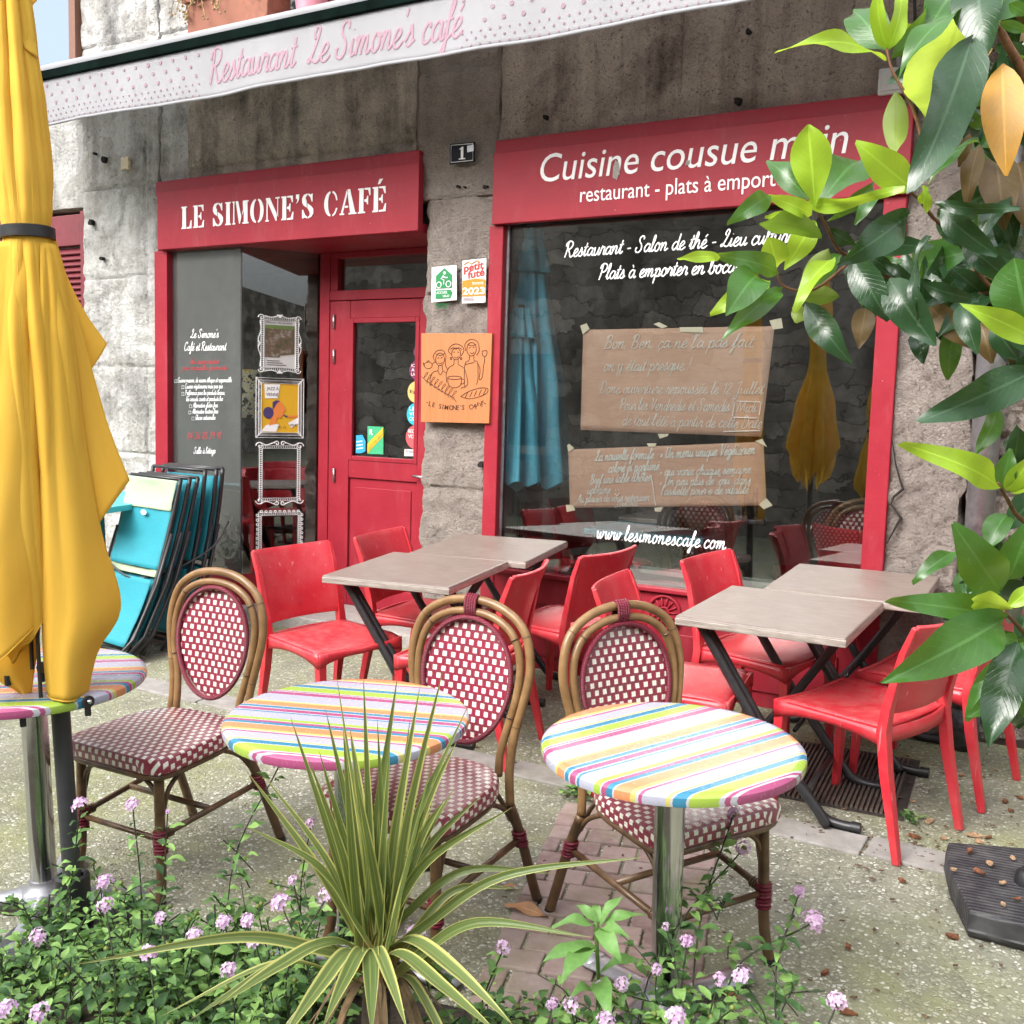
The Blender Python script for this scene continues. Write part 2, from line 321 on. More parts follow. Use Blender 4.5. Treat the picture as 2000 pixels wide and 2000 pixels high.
# ---------------------------------------------------------------- a brush-script stroke alphabet (x-height = 1)
G = {
'a': (1.05, [[(.80,.78),(.52,1.0),(.18,.72),(.10,.30),(.32,.02),(.62,.22),(.82,.70),(.86,.98)], [(.86,.98),(.80,.45),(.84,.10),(1.0,.02),(1.18,.22)]]),
'b': (.98, [[(-.08,.2),(.22,.8),(.42,1.6),(.30,1.92),(.16,1.6),(.12,.5),(.22,.06),(.50,.02),(.74,.40),(.66,.86),(.60,.98),(.84,.84),(1.05,.9)]]),
'c': (.82, [[(.68,.76),(.62,.98),(.34,.92),(.10,.48),(.22,.06),(.50,.02),(.92,.34)]]),
'd': (1.05, [[(.78,.78),(.50,1.0),(.16,.70),(.10,.28),(.32,.02),(.62,.24),(.84,.8)], [(.94,1.95),(.86,1.2),(.80,.4),(.86,.06),(1.02,.04),(1.2,.24)]]),
'e': (.84, [[(.02,.30),(.40,.46),(.66,.74),(.54,1.0),(.28,.88),(.10,.44),(.22,.06),(.52,.02),(.92,.32)]]),
'f': (.72, [[(-.05,.15),(.34,.9),(.62,1.7),(.54,1.98),(.38,1.6),(.30,.5),(.26,-.5),(.14,-.78),(.02,-.55),(.3,-.05),(.78,.3)], [(.05,.92),(.68,1.02)]]),
'g': (1.0, [[(.78,.78),(.50,1.0),(.16,.72),(.10,.32),(.32,.04),(.62,.26),(.82,.9)], [(.84,.98),(.78,.1),(.66,-.6),(.36,-.80),(.14,-.58),(.44,-.18),(1.1,.26)]]),
'h': (1.05, [[(-.06,.2),(.26,.9),(.42,1.7),(.30,1.95),(.16,1.5),(.08,.02)], [(.10,.3),(.36,.86),(.62,1.0),(.72,.74),(.66,.2),(.78,.02),(1.14,.3)]]),
'i': (.52, [[(.0,.3),(.2,.96)], [(.2,.98),(.14,.3),(.24,.03),(.58,.3)], [(.26,1.40),(.28,1.46)]]),
'j': (.5, [[(.25,.98),(.2,0),(.02,-.72),(-.25,-.7),(.0,-.25),(.5,.2)], [(.3,1.4),(.32,1.46)]]),
'l': (.52, [[(-.05,.25),(.28,1.0),(.42,1.75),(.30,1.96),(.18,1.5),(.14,.3),(.26,.03),(.58,.3)]]),
'm': (1.5, [[(.0,.8),(.14,1.0),(.16,.7),(.08,.02)], [(.12,.3),(.36,.88),(.56,.98),(.60,.7),(.52,.02)], [(.56,.3),(.80,.88),(1.0,.98),(1.08,.72),(1.02,.2),(1.14,.02),(1.54,.3)]]),
'n': (1.05, [[(.0,.8),(.14,1.0),(.16,.7),(.08,.02)], [(.12,.3),(.38,.86),(.60,1.0),(.70,.74),(.64,.2),(.76,.02),(1.12,.3)]]),
'o': (.92, [[(.60,.94),(.36,1.0),(.10,.62),(.14,.14),(.40,.0),(.70,.34),(.66,.86),(.52,.98),(.62,.78),(.98,.86)]]),
'p': (1.0, [[(.0,.75),(.18,1.0),(.20,.6),(.04,-.85)], [(.16,.35),(.36,.88),(.62,.98),(.76,.62),(.62,.12),(.34,.02),(.20,.2)], [(.34,.02),(.7,.06),(1.06,.32)]]),
'q': (1.0, [[(.78,.78),(.50,1.0),(.16,.72),(.10,.32),(.32,.04),(.62,.26),(.82,.9)], [(.84,.98),(.78,.1),(.7,-.85)], [(.78,-.1),(1.1,.26)]]),
'r': (.78, [[(-.02,.3),(.2,.9),(.24,1.1),(.36,.92),(.60,.92),(.60,.6),(.56,.2),(.68,.02),(.86,.3)]]),
's': (.76, [[(-.02,.25),(.28,.72),(.40,1.08),(.52,.62),(.56,.22),(.34,.0),(.08,.12)], [(.40,.02),(.82,.3)]]),
't': (.62, [[(-.02,.3),(.3,1.0),(.42,1.65)], [(.42,1.65),(.26,.6),(.24,.12),(.38,.02),(.68,.3)], [(.02,1.08),(.66,1.16)]]),
'u': (1.02, [[(.0,.7),(.14,.98),(.12,.4),(.24,.04),(.48,.12),(.70,.6),(.78,.98)], [(.78,.98),(.72,.3),(.84,.03),(1.12,.3)]]),
'v': (.85, [[(.0,.75),(.16,.98),(.22,.5),(.32,.04),(.58,.4),(.66,.9),(.58,1.0),(.66,.82),(.95,.88)]]),
'w': (1.35, [[(.0,.75),(.14,.98),(.14,.4),(.26,.04),(.48,.2),(.64,.9)], [(.64,.9),(.62,.3),(.74,.04),(.98,.25),(1.12,.8),(1.04,1.0),(1.1,.82),(1.4,.9)]]),
'x': (.9, [[(.0,.8),(.2,.95),(.5,.1),(.9,.2)], [(.75,.98),(.1,.02)]]),
'y': (1.0, [[(.0,.7),(.14,.98),(.14,.4),(.26,.06),(.50,.16),(.72,.7),(.78,.98)], [(.78,.98),(.72,.0),(.6,-.62),(.34,-.8),(.14,-.58),(.44,-.18),(1.08,.26)]]),
'z': (.9, [[(.05,.9),(.7,.95),(.1,.05),(.9,.12)]]),
'R': (1.35, [[(.30,1.85),(.24,.9),(.06,-.04)], [(-.02,1.35),(.06,1.75),(.5,2.0),(.96,1.82),(1.0,1.4),(.72,1.06),(.34,.98)], [(.42,.98),(.70,.5),(.90,.04),(1.14,.02),(1.38,.25)]]),
'L': (1.15, [[(.50,1.3),(.36,1.6),(.56,1.98),(.82,1.86),(.76,1.4),(.46,.6),(.16,.06),(.02,.2),(.26,.3),(.7,.02),(1.05,.12),(1.15,.4)]]),
'S': (1.25, [[(.98,1.55),(.96,1.86),(.66,1.98),(.36,1.7),(.44,1.3),(.78,.9),(.82,.35),(.5,.0),(.1,.12),(.02,.5),(.2,.6)]]),
'C': (1.2, [[(1.0,1.5),(.96,1.86),(.66,1.95),(.24,1.5),(.08,.7),(.28,.08),(.66,.02),(1.1,.4)]]),
'P': (1.15, [[(.34,1.85),(.24,.9),(.08,-.04)], [(.0,1.35),(.08,1.75),(.5,2.0),(.96,1.8),(1.0,1.35),(.7,.95),(.3,.92)]]),
'B': (1.2, [[(.30,1.85),(.22,.9),(.1,.02)], [(.0,1.5),(.2,1.9),(.7,1.95),(.85,1.5),(.55,1.05),(.3,1.0)], [(.5,1.03),(.95,.75),(.85,.15),(.45,.0),(.05,.05)]]),
'D': (1.3, [[(.30,1.85),(.22,.9),(.1,.05)], [(.0,1.6),(.3,1.95),(.8,1.8),(1.1,1.1),(.9,.35),(.5,.02),(.05,.05)]]),
'J': (1.0, [[(.2,1.7),(.5,1.95),(.95,1.9)], [(.72,1.9),(.62,.6),(.5,-.5),(.2,-.7),(.05,-.4),(.5,0),(.95,.3)]]),
'M': (1.6, [[(.05,.0),(.3,1.9),(.5,1.0),(.75,.2),(1.0,1.1),(1.3,1.9),(1.3,.6),(1.5,.05)]]),
'G': (1.2, [[(1.0,1.5),(.9,1.86),(.6,1.95),(.2,1.4),(.12,.6),(.4,.05),(.8,.25),(.95,.8)], [(.6,.8),(1.0,.85),(.95,.1)]]),
'V': (1.2, [[(.1,1.8),(.3,1.85),(.45,.05),(.8,.9),(1.05,1.9)]]),
'U': (1.3, [[(.1,1.7),(.28,1.85),(.2,.6),(.4,.05),(.8,.3),(1.0,1.2),(1.1,1.85),(1.02,.4),(1.2,.05)]]),
'A': (1.3, [[(.0,.0),(.4,.8),(.9,1.9),(.95,1.0),(1.05,.02)], [(.3,.7),(1.05,.75)]]),
'E': (1.1, [[(.9,1.7),(.6,1.95),(.3,1.6),(.55,1.05),(.2,.6),(.3,.05),(.7,.05),(1.0,.35)]]),
'O': (1.3, [[(.6,1.95),(.15,1.3),(.15,.4),(.5,0),(.95,.5),(1.0,1.4),(.6,1.95)]]),
'N': (1.3, [[(.1,.0),(.25,1.8),(.5,1.0),(.85,.05),(1.0,1.0),(1.15,1.9)]]),
'I': (.6, [[(.3,1.85),(.2,.02)]]),
"'": (.3, [[(.22,1.95),(.12,1.55)]]),
'.': (.42, [[(.14,.05),(.17,.09)]]),
',': (.42, [[(.2,.12),(.08,-.25)]]),
'-': (.75, [[(.1,.55),(.62,.6)]]),
'!': (.5, [[(.3,1.9),(.2,.6)], [(.15,.06),(.17,.1)]]),
':': (.45, [[(.15,.1),(.17,.14)], [(.2,.75),(.22,.79)]]),
'*': (.7, [[(.1,.3),(.6,.7)], [(.1,.7),(.6,.3)], [(.35,.2),(.35,.8)]]),
'"': (.5, [[(.15,1.9),(.1,1.5)], [(.38,1.9),(.33,1.5)]]),
'+': (.9, [[(.2,.5),(.7,.5)], [(.45,.25),(.45,.75)], [(.45,1.0),(.1,.75),(.1,.25),(.45,.0),(.8,.25),(.8,.75),(.45,1.0)]]),
'0': (.95, [[(.45,1.7),(.12,1.1),(.14,.3),(.42,0),(.76,.5),(.74,1.3),(.45,1.7)]]),
'1': (.7, [[(.1,1.3),(.5,1.75),(.38,.0)]]),
'2': (.95, [[(.12,1.35),(.4,1.75),(.75,1.4),(.5,.7),(.08,.03),(.85,.1)]]),
'4': (.95, [[(.6,1.75),(.08,.6),(.85,.6)], [(.65,1.1),(.55,0)]]),
'7': (.9, [[(.12,1.65),(.8,1.7),(.3,0)]]), '3': (.9, [[(.15,1.6),(.6,1.75),(.7,1.3),(.4,.95),(.75,.5),(.4,0),(.1,.2)]]),
'5': (.9, [[(.75,1.7),(.25,1.65),(.2,1.0),(.6,1.05),(.7,.4),(.35,0),(.05,.15)]]), '9': (.9, [[(.75,1.3),(.4,1.7),(.15,1.2),(.45,.9),(.75,1.4),(.6,0)]]),
'8': (.9, [[(.45,.9),(.15,1.3),(.45,1.7),(.75,1.3),(.45,.9),(.12,.45),(.45,0),(.78,.45),(.45,.9)]]), '6': (.9, [[(.65,1.65),(.2,.9),(.2,.25),(.5,0),(.75,.4),(.5,.85),(.2,.6)]]),
}
ACC = {'é': ('e', [[(.42,1.28),(.66,1.62)]]), 'è': ('e', [[(.30,1.62),(.5,1.28)]]), 'à': ('a', [[(.36,1.62),(.56,1.28)]]), 'ê': ('e', [[(.22,1.3),(.44,1.58),(.64,1.3)]]),
       'ô': ('o', [[(.2,1.3),(.42,1.58),(.62,1.3)]]), 'ç': ('c', [[(.36,0),(.42,-.2),(.22,-.4)]]), 'É': ('E', [[(.5,2.15),(.75,2.45)]])}
def strokes(text, shear=.22, track=0.0, jit=0.0, rnd=None):
    x = 0; out = []
    for ch in text:
        if ch == ' ': x += .62; continue
        base, extra = ACC.get(ch, (ch, []))
        if base not in G: x += .6; continue
        adv, st = G[base]
        dy = (rnd.uniform(-jit, jit) if rnd else 0)
        for s in list(st)+extra:
            out.append([(x+px+shear*(py), py+dy) for px, py in s])
        x += adv+track
    return out, x
def write(mb, text, O, U, V, width=None, xh=None, w=.18, shear=.22, track=0.0, align='L', jit=0.0, seed=1, depth=.35, n=5, fn=None):
    """brush text on a plane: origin O (baseline), U along the line, V up. width -> fits the whole line; xh = x-height in metres"""
    O, U, V = Vector(O), Vector(U).normalized(), Vector(V).normalized()
    st, L = strokes(text, shear, track, jit, random.Random(seed) if jit else None)
    if xh is None: xh = width/L
    kx = (width/L) if width else xh
    off = 0 if align == 'L' else (-L*kx/2 if align == 'C' else -L*kx)
    nrm = U.cross(V)
    for s in st:
        pts = spline([(p[0], p[1], 0) for p in s], n) if len(s) > 2 else [Vector((p[0], p[1], 0)) for p in s]
        P = [O+U*(off+p.x*kx)+V*(p.y*xh) for p in pts]
        if fn: P = [fn(p) for p in P]
        k = len(P)
        rr = [w*xh*.5*(1 if 0 < i < k-1 else .8) for i in range(k)]
        # extend round ends slightly
        mb.tube(P, rr, 6, flat=(nrm, depth))
    return L*kx

def text_mesh(s, size=1.0, shear=0.0, extrude=.002, offset=0.0, align='LEFT', space=1.0, sx=1.0):
    """built-in typeface as a mesh in the XY plane"""
    cu = bpy.data.curves.new('lettering', 'FONT'); cu.body = s; cu.size = size; cu.shear = shear; cu.extrude = extrude; cu.offset = offset; cu.align_x = align; cu.space_character = space; cu.resolution_u = 4
    o = bpy.data.objects.new('lettering', cu); COL.objects.link(o)
    dg = bpy.context.evaluated_depsgraph_get()
    me = bpy.data.meshes.new_from_object(o.evaluated_get(dg))
    bpy.data.objects.remove(o)
    if sx != 1: me.transform(Matrix.Scale(sx, 4, (1, 0, 0)))
    return me
def put_text(mb, s, O, U, V, size=None, width=None, align='L', fn=None, **kw):
    """typeset text on a plane; width fits the run"""
    O, U, V = Vector(O), Vector(U).normalized(), Vector(V).normalized()
    me = text_mesh(s, 1.0, **kw)
    xs = [v.co.x for v in me.vertices]; w = max(xs)-min(xs); x0 = min(xs)
    if size is None: size = width/w
    kx = width/w if width else size
    N = U.cross(V)
    off = {'L': 0, 'C': -w*kx/2, 'R': -w*kx}[align]
    vs = [O+U*((v.co.x-x0)*kx+off)+V*(v.co.y*size)+N*v.co.z*1 for v in me.vertices]
    mb._add(vs, [list(p.vertices) for p in me.polygons])
    bpy.data.meshes.remove(me)

# stencil capitals: polygons in a 1-high box (slab serif, narrow bridges)
def _arc(cx, cy, rx, ry, a0, a1, n=10): return [(cx+rx*math.cos(R(a0+(a1-a0)*i/n)), cy+ry*math.sin(R(a0+(a1-a0)*i/n))) for i in range(n+1)]
def _ring(cx, cy, rx, ry, t, ty, a0, a1): return _arc(cx, cy, rx, ry, a0, a1) + _arc(cx, cy, rx-t, ry-ty, a1, a0)
ST = {
'L': (.66, [[(.02,0),(.30,0),(.30,.94),(.36,.94),(.36,1),(.02,1),(.02,.94),(.08,.94),(.08,.06),(.02,.06)], [(.34,0),(.62,0),(.64,.36),(.58,.36),(.50,.08),(.34,.06)]]),
'E': (.68, [[(.02,0),(.28,0),(.28,1),(.02,1),(.02,.94),(.08,.94),(.08,.06),(.02,.06)], [(.32,.94),(.50,.92),(.58,.72),(.63,.72),(.62,1),(.32,1)], [(.32,.46),(.42,.44),(.46,.34),(.50,.34),(.50,.68),(.46,.68),(.42,.56),(.32,.54)], [(.32,0),(.64,0),(.66,.32),(.61,.32),(.52,.08),(.32,.06)]]),
'F': (.64, [[(.02,0),(.36,0),(.36,.06),(.28,.06),(.28,1),(.02,1),(.02,.94),(.08,.94),(.08,.06),(.02,.06)], [(.32,.94),(.50,.92),(.56,.70),(.61,.70),(.60,1),(.32,1)], [(.32,.46),(.42,.44),(.46,.34),(.50,.34),(.50,.68),(.46,.68),(.42,.56),(.32,.54)]]),
'I': (.36, [[(.02,0),(.34,0),(.34,.06),(.28,.06),(.28,.94),(.34,.94),(.34,1),(.02,1),(.02,.94),(.08,.94),(.08,.06),(.02,.06)]]),
'M': (.94, [[(.02,0),(.18,0),(.18,.06),(.13,.06),(.13,.84),(.15,1),(.02,1),(.02,.94),(.07,.94),(.07,.06),(.02,.06)], [(.20,1),(.34,1),(.52,.30),(.44,.02),(.40,.02)], [(.54,.36),(.62,.62),(.60,.94),(.62,1),(.92,1),(.92,.94),(.86,.94),(.86,.06),(.92,.06),(.92,0),(.58,0),(.58,.06),(.66,.06),(.66,.56)]]),
'N': (.80, [[(.02,0),(.20,0),(.20,.06),(.14,.06),(.14,.80),(.08,.94),(.02,.94),(.02,.94),(.08,.9),(.08,.06),(.02,.06)], [(.04,1),(.26,1),(.62,.30),(.62,.0),(.58,.0)], [(.66,.24),(.70,.16),(.70,.94),(.78,.94),(.78,1),(.56,1),(.56,.94),(.66,.94)]]),
'O': (.78, [_ring(.36,.5,.34,.52,.19,.07,97,263), _ring(.42,.5,.34,.52,.19,.07,83,-83)]),
'C': (.74, [_ring(.36,.5,.34,.52,.19,.07,97,263), _arc(.40,.5,.30,.52,83,30,6)+[(.70,1.0),(.66,1.0),(.66,1.0)][:0]+[(.68,.62),(.62,.62)]+_arc(.40,.5,.22,.44,40,83,6), _arc(.40,.5,.30,.52,-83,-22,6)+[(.62,.32)]+_arc(.40,.5,.22,.45,-30,-83,6)]),
'S': (.66, [[(.30,1.02),(.12,.98),(.03,.84),(.03,.66),(.10,.54),(.26,.44),(.26,.72),(.20,.82),(.24,.92),(.30,.95)], [(.34,1.02),(.34,.95),(.44,.86),(.52,.66),(.56,.66),(.56,1.0),(.52,1.0),(.47,.96)], [(.30,.42),(.30,.62),(.50,.48),(.60,.36),(.60,.18),(.50,.04),(.34,-.02),(.34,.05),(.42,.12),(.42,.24)], [(.30,-.02),(.30,.05),(.18,.14),(.08,.36),(.03,.36),(.03,-.0),(.08,.0),(.14,.04)]]),
'A': (.82, [[(.0,0),(.22,0),(.22,.06),(.15,.06),(.38,.86),(.34,1.0),(.06,.06),(.0,.06)], [(.38,1.02),(.50,1.02),(.76,.06),(.82,.06),(.82,0),(.44,0),(.44,.06),(.52,.06),(.40,.72)], [(.24,.28),(.42,.28),(.40,.36),(.26,.36)]]),
"'": (.30, [[(.06,.64),(.16,.70),(.22,.82),(.22,1.02),(.06,1.02),(.06,.84),(.13,.84),(.12,.74)]]),
'´': (0, [[(.26,1.10),(.36,1.10),(.50,1.30),(.34,1.30)]]),
}
def stencil(mb, text, O, width, height, Y, thick=.002):
    L = 0; items = []
    for i, ch in enumerate(text):
        if ch == ' ': L += .42; continue
        if ch == 'É':
            items += [('E', L), ('´', L)]; L += ST['E'][0]+.05; continue
        items.append((ch, L)); L += ST[ch][0]+.05
    k = width/L
    for ch, x in items:
        for poly in ST[ch][1]:
            mb.prism([(O.x+(x+p[0])*k, Y, O.z+p[1]*height) for p in poly], (0, -thick, 0))
# ---------------------------------------------------------------- the cafe building
YW = 4.95                                  # wall face
def PX(x, y, Y=YW): return aty(x, y, Y)
U, V = Vector((1, 0, 0)), Vector((0, 0, 1))
bld = thing('cafe_building', 'old stone building with red painted cafe shop fronts and a white awning', 'building', (0, YW, .22))
def part(mb, name, mat, parent=bld, **kw):
    """parts are modelled in world coordinates"""
    o = mb.build(name, mat, None, **kw); o.parent = parent; o.matrix_parent_inverse = parent.matrix_world.inverted(); return o

def wall_patch(name, x0, x1, z0, z1, mat, Y=YW, depth=.42, hj=(), vj=(), rough=.012, edge=.012, res=.015, seed=0, label=None, top=True):
    nx = max(2, int((x1-x0)/res)); nz = max(2, int((z1-z0)/res)); mb = MB()
    def f(u, v):
        x = x0+(x1-x0)*u; z = z0+(z1-z0)*v
        p = Vector((x*1.0, seed*7.3, z))
        d = noise.fractal(p*2.2, 1.0, 2.0, 4)*rough + noise.fractal(p*14, .9, 2.1, 4)*rough*.75 + max(0, noise.fractal(p*34, .8, 2.1, 3)-.15)*rough*-.8
        j = 0
        for h in hj:
            hh = h + .010*noise.noise(Vector((x*3, h*9, 1)))
            j = max(j, math.exp(-((z-hh)/.011)**2))
        for xv, a, b in vj:
            if a <= z <= b:
                xx = xv + .008*noise.noise(Vector((z*4, xv*9, 2)))
                j = max(j, math.exp(-((x-xx)/.010)**2))
        bu = min(u, 1-u)*(x1-x0); bv = min(v, 1-v)*(z1-z0)
        rnd = max(0, 1-min(bu, bv)/.02)
        if u in (0, 1): x += edge*noise.fractal(Vector((z*6, seed+u*5, 3)), 1, 2, 4)
        if v in (0, 1): z += edge*.6*noise.fractal(Vector((x*6, seed+v*5, 8)), 1, 2, 4)
        return Vector((x, Y - d + j*.017 + rnd*rnd*.012, z))
    mb.grid(f, nx, nz)
    w = nx+1
    border = [i for i in range(w)] + [j*w+nx for j in range(1, nz+1)] + [nz*w+i for i in range(nx-1, -1, -1)] + [j*w for j in range(nz-1, 0, -1)]
    b0 = len(mb.v); n = len(border)
    mb.v += [(mb.v[i][0], Y+depth, mb.v[i][2]) for i in border]
    for k in range(n):
        a, b = border[k], border[(k+1) % n]
        mb.f.append([b, a, b0+k, b0+(k+1) % n]); mb.mi.append(0)
    o = part(mb, name, mat, smooth='auto')
    if label: o['label'] = label
    return o

ZTOP = 5.0
zsb = PX(311.6, 489, 4.90).z              # underside of the left sign board
zst = PX(307, 375, 4.87).z
zr0 = PX(990.6, 437.7, 4.90).z
zr1 = PX(963, 298, 4.87).z
XpL, XpR = PX(160, 400).x, PX(310, 489).x
Xs1 = PX(826, 456, 4.93).x; XcL = PX(829, 700).x; XcR = PX(958, 500).x
XrL, XrR = PX(959.8, 440, 4.93).x, PX(1774, 373, 4.93).x
XqR = PX(1886, 900).x
hj = [PX(260, 362).z, PX(250, 540).z, PX(250, 715).z, PX(250, 884).z, PX(260, 75).z, .55, 4.7]
wall_patch('wall', XpL, XpR-.012, .1, ZTOP, M['stone_white'], hj=hj, vj=[(PX(284, 300).x, 0, 9)], rough=.012, seed=1, label='white limewashed stone pier')
wall_patch('wall', XpR-.01, PX(372, 250).x, zst-.02, ZTOP, M['stone_white'], hj=[PX(340, 60).z, 4.6], rough=.018, seed=2, edge=.02, Y=YW+.02)
wall_patch('wall', PX(372, 250).x, PX(815, 250).x, zst-.03, PX(372, 140).z+.02, M['stone_dark'], rough=.014, seed=3, label='soot stained lintel stone', Y=YW-.03, hj=[PX(500, 318).z])
wall_patch('wall', PX(815, 250).x-.005, PX(975, 250).x, zr1-.2, 4.2, M['stone_pink'], rough=.014, seed=4, hj=[PX(900, 131).z], Y=YW-.012)
wall_patch('wall', PX(975, 250).x, 1.6, zr1-.02, 4.2, M['stone_brown'], rough=.014, seed=5, label='brown weathered stone band above the window', hj=[PX(1300, 20).z], vj=[(PX(1330, 100).x, 3.2, 9)], Y=YW)
wall_patch('wall', XcL, XcR+.02, .1, zr1+.2, M['stone_pink'], rough=.016, edge=.03, seed=6, hj=[PX(880, 957).z, PX(880, 470).z-.3], label='pinkish tooled stone pillar between the shop fronts', Y=YW-.005)
wall_patch('wall', XrR-.015, XqR, .1, zr1+.03, M['stone_pink'], rough=.02, edge=.025, seed=7, hj=[PX(1800, 1180).z, PX(1800, 620).z], label='cracked pinkish stone pillar', Y=YW-.01)
wall_patch('wall', XqR+.01, 2.8, .05, zr1+.03, M['stone_rubble'], rough=.05, seed=8, hj=[.5, .82, 1.1, 1.45, 1.8, 2.2, 2.5, 2.8], vj=[(XqR+.35, .5, .82), (XqR+.6, .82, 1.1), (XqR+.28, 1.1, 1.45), (XqR+.7, 1.45, 1.8), (XqR+.4, 1.8, 2.2)], label='grey rubble stone wall', Y=YW+.02)
wall_patch('wall', PX(372, 140).x, 2.8, PX(372, 140).z+.01, ZTOP, M['stone_pink'], rough=.012, seed=9, hj=[4.6], res=.05, Y=YW+.03)
# left of the pier: recessed wall, dark lintel and the red shutter
zsh = PX(150, 409, 5.0).z
wall_patch('wall', -12, XpL+.02, zsh+.10, PX(150, 110).z, M['stone_pink'], Y=YW+.10, rough=.014, seed=10, res=.04)
wall_patch('wall', -12, XpL+.02, zsh, zsh+.11, M['mortar'], Y=YW+.08, rough=.006, seed=11, res=.05)
wall_patch('wall', -12, -8.7, .0, zsh, M['stone_white'], Y=YW+.06, rough=.02, seed=12, res=.05, hj=[.7, 1.2, 1.7, 2.2])
wall_patch('wall', -8.7, XpL+.02, .0, .95, M['stone_white'], Y=YW+.06, rough=.02, seed=13, res=.05, hj=[.6])
xa, xb = -8.6, XpL-.015
sh = MB(); ys = YW+.09
for a, b in ((xa, xa+.09), (xb-.09, xb), ((xa+xb)/2-.06, (xa+xb)/2+.06)): sh.bx(a, b, ys-.03, ys+.03, .95, zsh-.01)
for z in (.95, 1.75, zsh-.25): sh.bx(xa+.09, xb-.09, ys-.028, ys+.028, z, z+.22 if z > 2 else z+.1)
shp = part(sh, 'shutter', plain('dark red shutter', (.15, .014, .022), .45, var=.1), bevel=.004)
lv = MB()
z = 1.06
while z < zsh-.27:
    if not 1.73 < z < 1.86: lv.box(((xa+xb)/2, ys, z), (xb-xa-.2, .012, .05), Matrix.Rotation(R(-38), 3, 'X'))
    z += .042
o = lv.build('slats', bpy.data.materials['dark red shutter']); o.parent = shp

# upper windows
def upper_window(x0, x1, z0, z1, fm, gm):
    m = MB(); y = YW-.0
    for a, b, c, d in ((x0, x0+.07, z0, z1), (x1-.07, x1, z0, z1)): m.bx(a, b, y-.04, y+.04, c, d)
    m.bx(x0+.07, x1-.07, y-.038, y+.038, z0, z0+.08); m.bx(x0+.07, x1-.07, y-.038, y+.038, z1-.08, z1)
    f = part(m, 'upper_window', fm, bevel=.004)
    g = MB(); g.bx(x0+.07, x1-.07, y-.004, y+.004, z0+.08, z1-.08); q = g.build('pane', gm); q.parent = f
    return f
bluepane = NT('pale blue pane'); bluepane.set(Base_Color=(.20, .26, .33), Roughness=.5, Specular_IOR_Level=.2)  # one flat opaque pale blue for the whole pane
upper_window(PX(156, 60).x-1.1, PX(156, 60).x, 3.75, 4.95, plain('brown window frame', (.17, .075, .045), .6), bluepane.m)
# the pier continues above: the window sits in front of a side patch
wall_patch('wall', -12, PX(156, 60).x-1.1, PX(150, 110).z-.3, ZTOP, M['stone_white'], Y=YW+.05, rough=.02, seed=14, res=.06)
wall_patch('wall', PX(156, 60).x-1.12, PX(156, 60).x+.0, 3.0, 3.75, M['stone_white'], Y=YW+.04, rough=.02, seed=15, res=.05)
darkpane = NT('dark glass'); darkpane.set(Base_Color=(.02, .022, .025), Roughness=.06, Specular_IOR_Level=.6)
upper_window(PX(378, 40).x, PX(378, 40).x+1.15, 3.78, 4.95, M['red_paint'], darkpane.m)
core = MB(); core.bx(-12, 2.8, YW+.5, YW+.9, 3.1, ZTOP); core.bx(-12, XpL-.02, YW+.45, YW+.9, 0, 3.1); core.bx(XqR, 2.8, YW+.45, YW+.9, 0, 3.1)
part(core, 'inner_wall', M['mortar'])
rf = MB(); rf.bx(-12.2, 3.0, YW-.25, YW+5, ZTOP, ZTOP+.2); part(rf, 'roof', M['terracotta'])

# ---------------- left shop front
Yf = YW-.02
sb = MB(); XsL = PX(307, 430, YW-.07).x; sb.bx(XsL, Xs1, YW-.07, YW-.02, zsb, zst); part(sb, 'sign_board', M['red_paint'], bevel=.004)
leftboard = bld.children[-1]; leftboard['label'] = 'red sign board over the door with stencilled capitals'
sb = MB(); sb.bx(XpR+.03, Xs1-.015, YW-.05, YW+.02, zst-.02, zst+.075); part(sb, 'sign_board_cap', M['red_paint'], bevel=.006)
lt = MB()
a, b = aty(354, 446, YW-.072), aty(757, 414, YW-.072)
stencil(lt, "LE SIMONE'S CAFÉ", Vector((a.x, 0, (a.z+b.z)/2)), b.x-a.x, .142, YW-.0715)
o = lt.build('lettering', M['white_vinyl']); o.parent = leftboard
xg0, xg1 = PX(333, 600).x, PX(467, 600).x
zpl = .50
# recess corner
def atz_(px, py, z): d = ray(px, py); t = (z-HC)/d.z; return CAM+d*t
Yd = atz_(633, 494, zsb+.01).y
xd0 = aty(633, 600, Yd).x
xd1 = XcR
fr = MB()
fr.bx(XpR-.01, xg0, Yf-.01, YW+.06, .22, zsb)                       # left stile
fr.bx(xg0, xg1, Yf-.005, YW+.05, .22, zpl); fr.bx(xg0, xg1, Yf-.012, Yf-.005, .27, zpl-.06)
win1 = part(fr, 'shop_window', M['red_paint'], bevel=.004); win1['label'] = 'corner display window left of the door'
g = MB(); g.bx(xg0, xg1-.004, YW+.016, YW+.024, zpl, zsb); o = g.build('pane', M['painted_haze']); o.parent = win1
A = Vector((xg1, YW+.02, 0)); B = Vector((xd0, Yd, 0)); dirp = (B-A).normalized(); nrm = Vector((dirp.y, -dirp.x, 0)); 
if nrm.y > 0: nrm = -nrm
g = MB(); g.prism([A+V*zpl, B+V*zpl, B+V*(zsb+.0), A+V*(zsb+.0)], -nrm*.008); ap = g.build('pane', M['glass']); ap.parent = win1
g = MB(); g.cyl(A+V*zpl, A+V*zsb, .005, seg=6); o = g.build('glass_joint', M['dark_grey']); o.parent = win1
g = MB(); g.prism([A+V*.2, B+V*.2, B+V*zpl, A+V*zpl], -nrm*.05); o = g.build('plinth', M['red_paint']); o.parent = win1
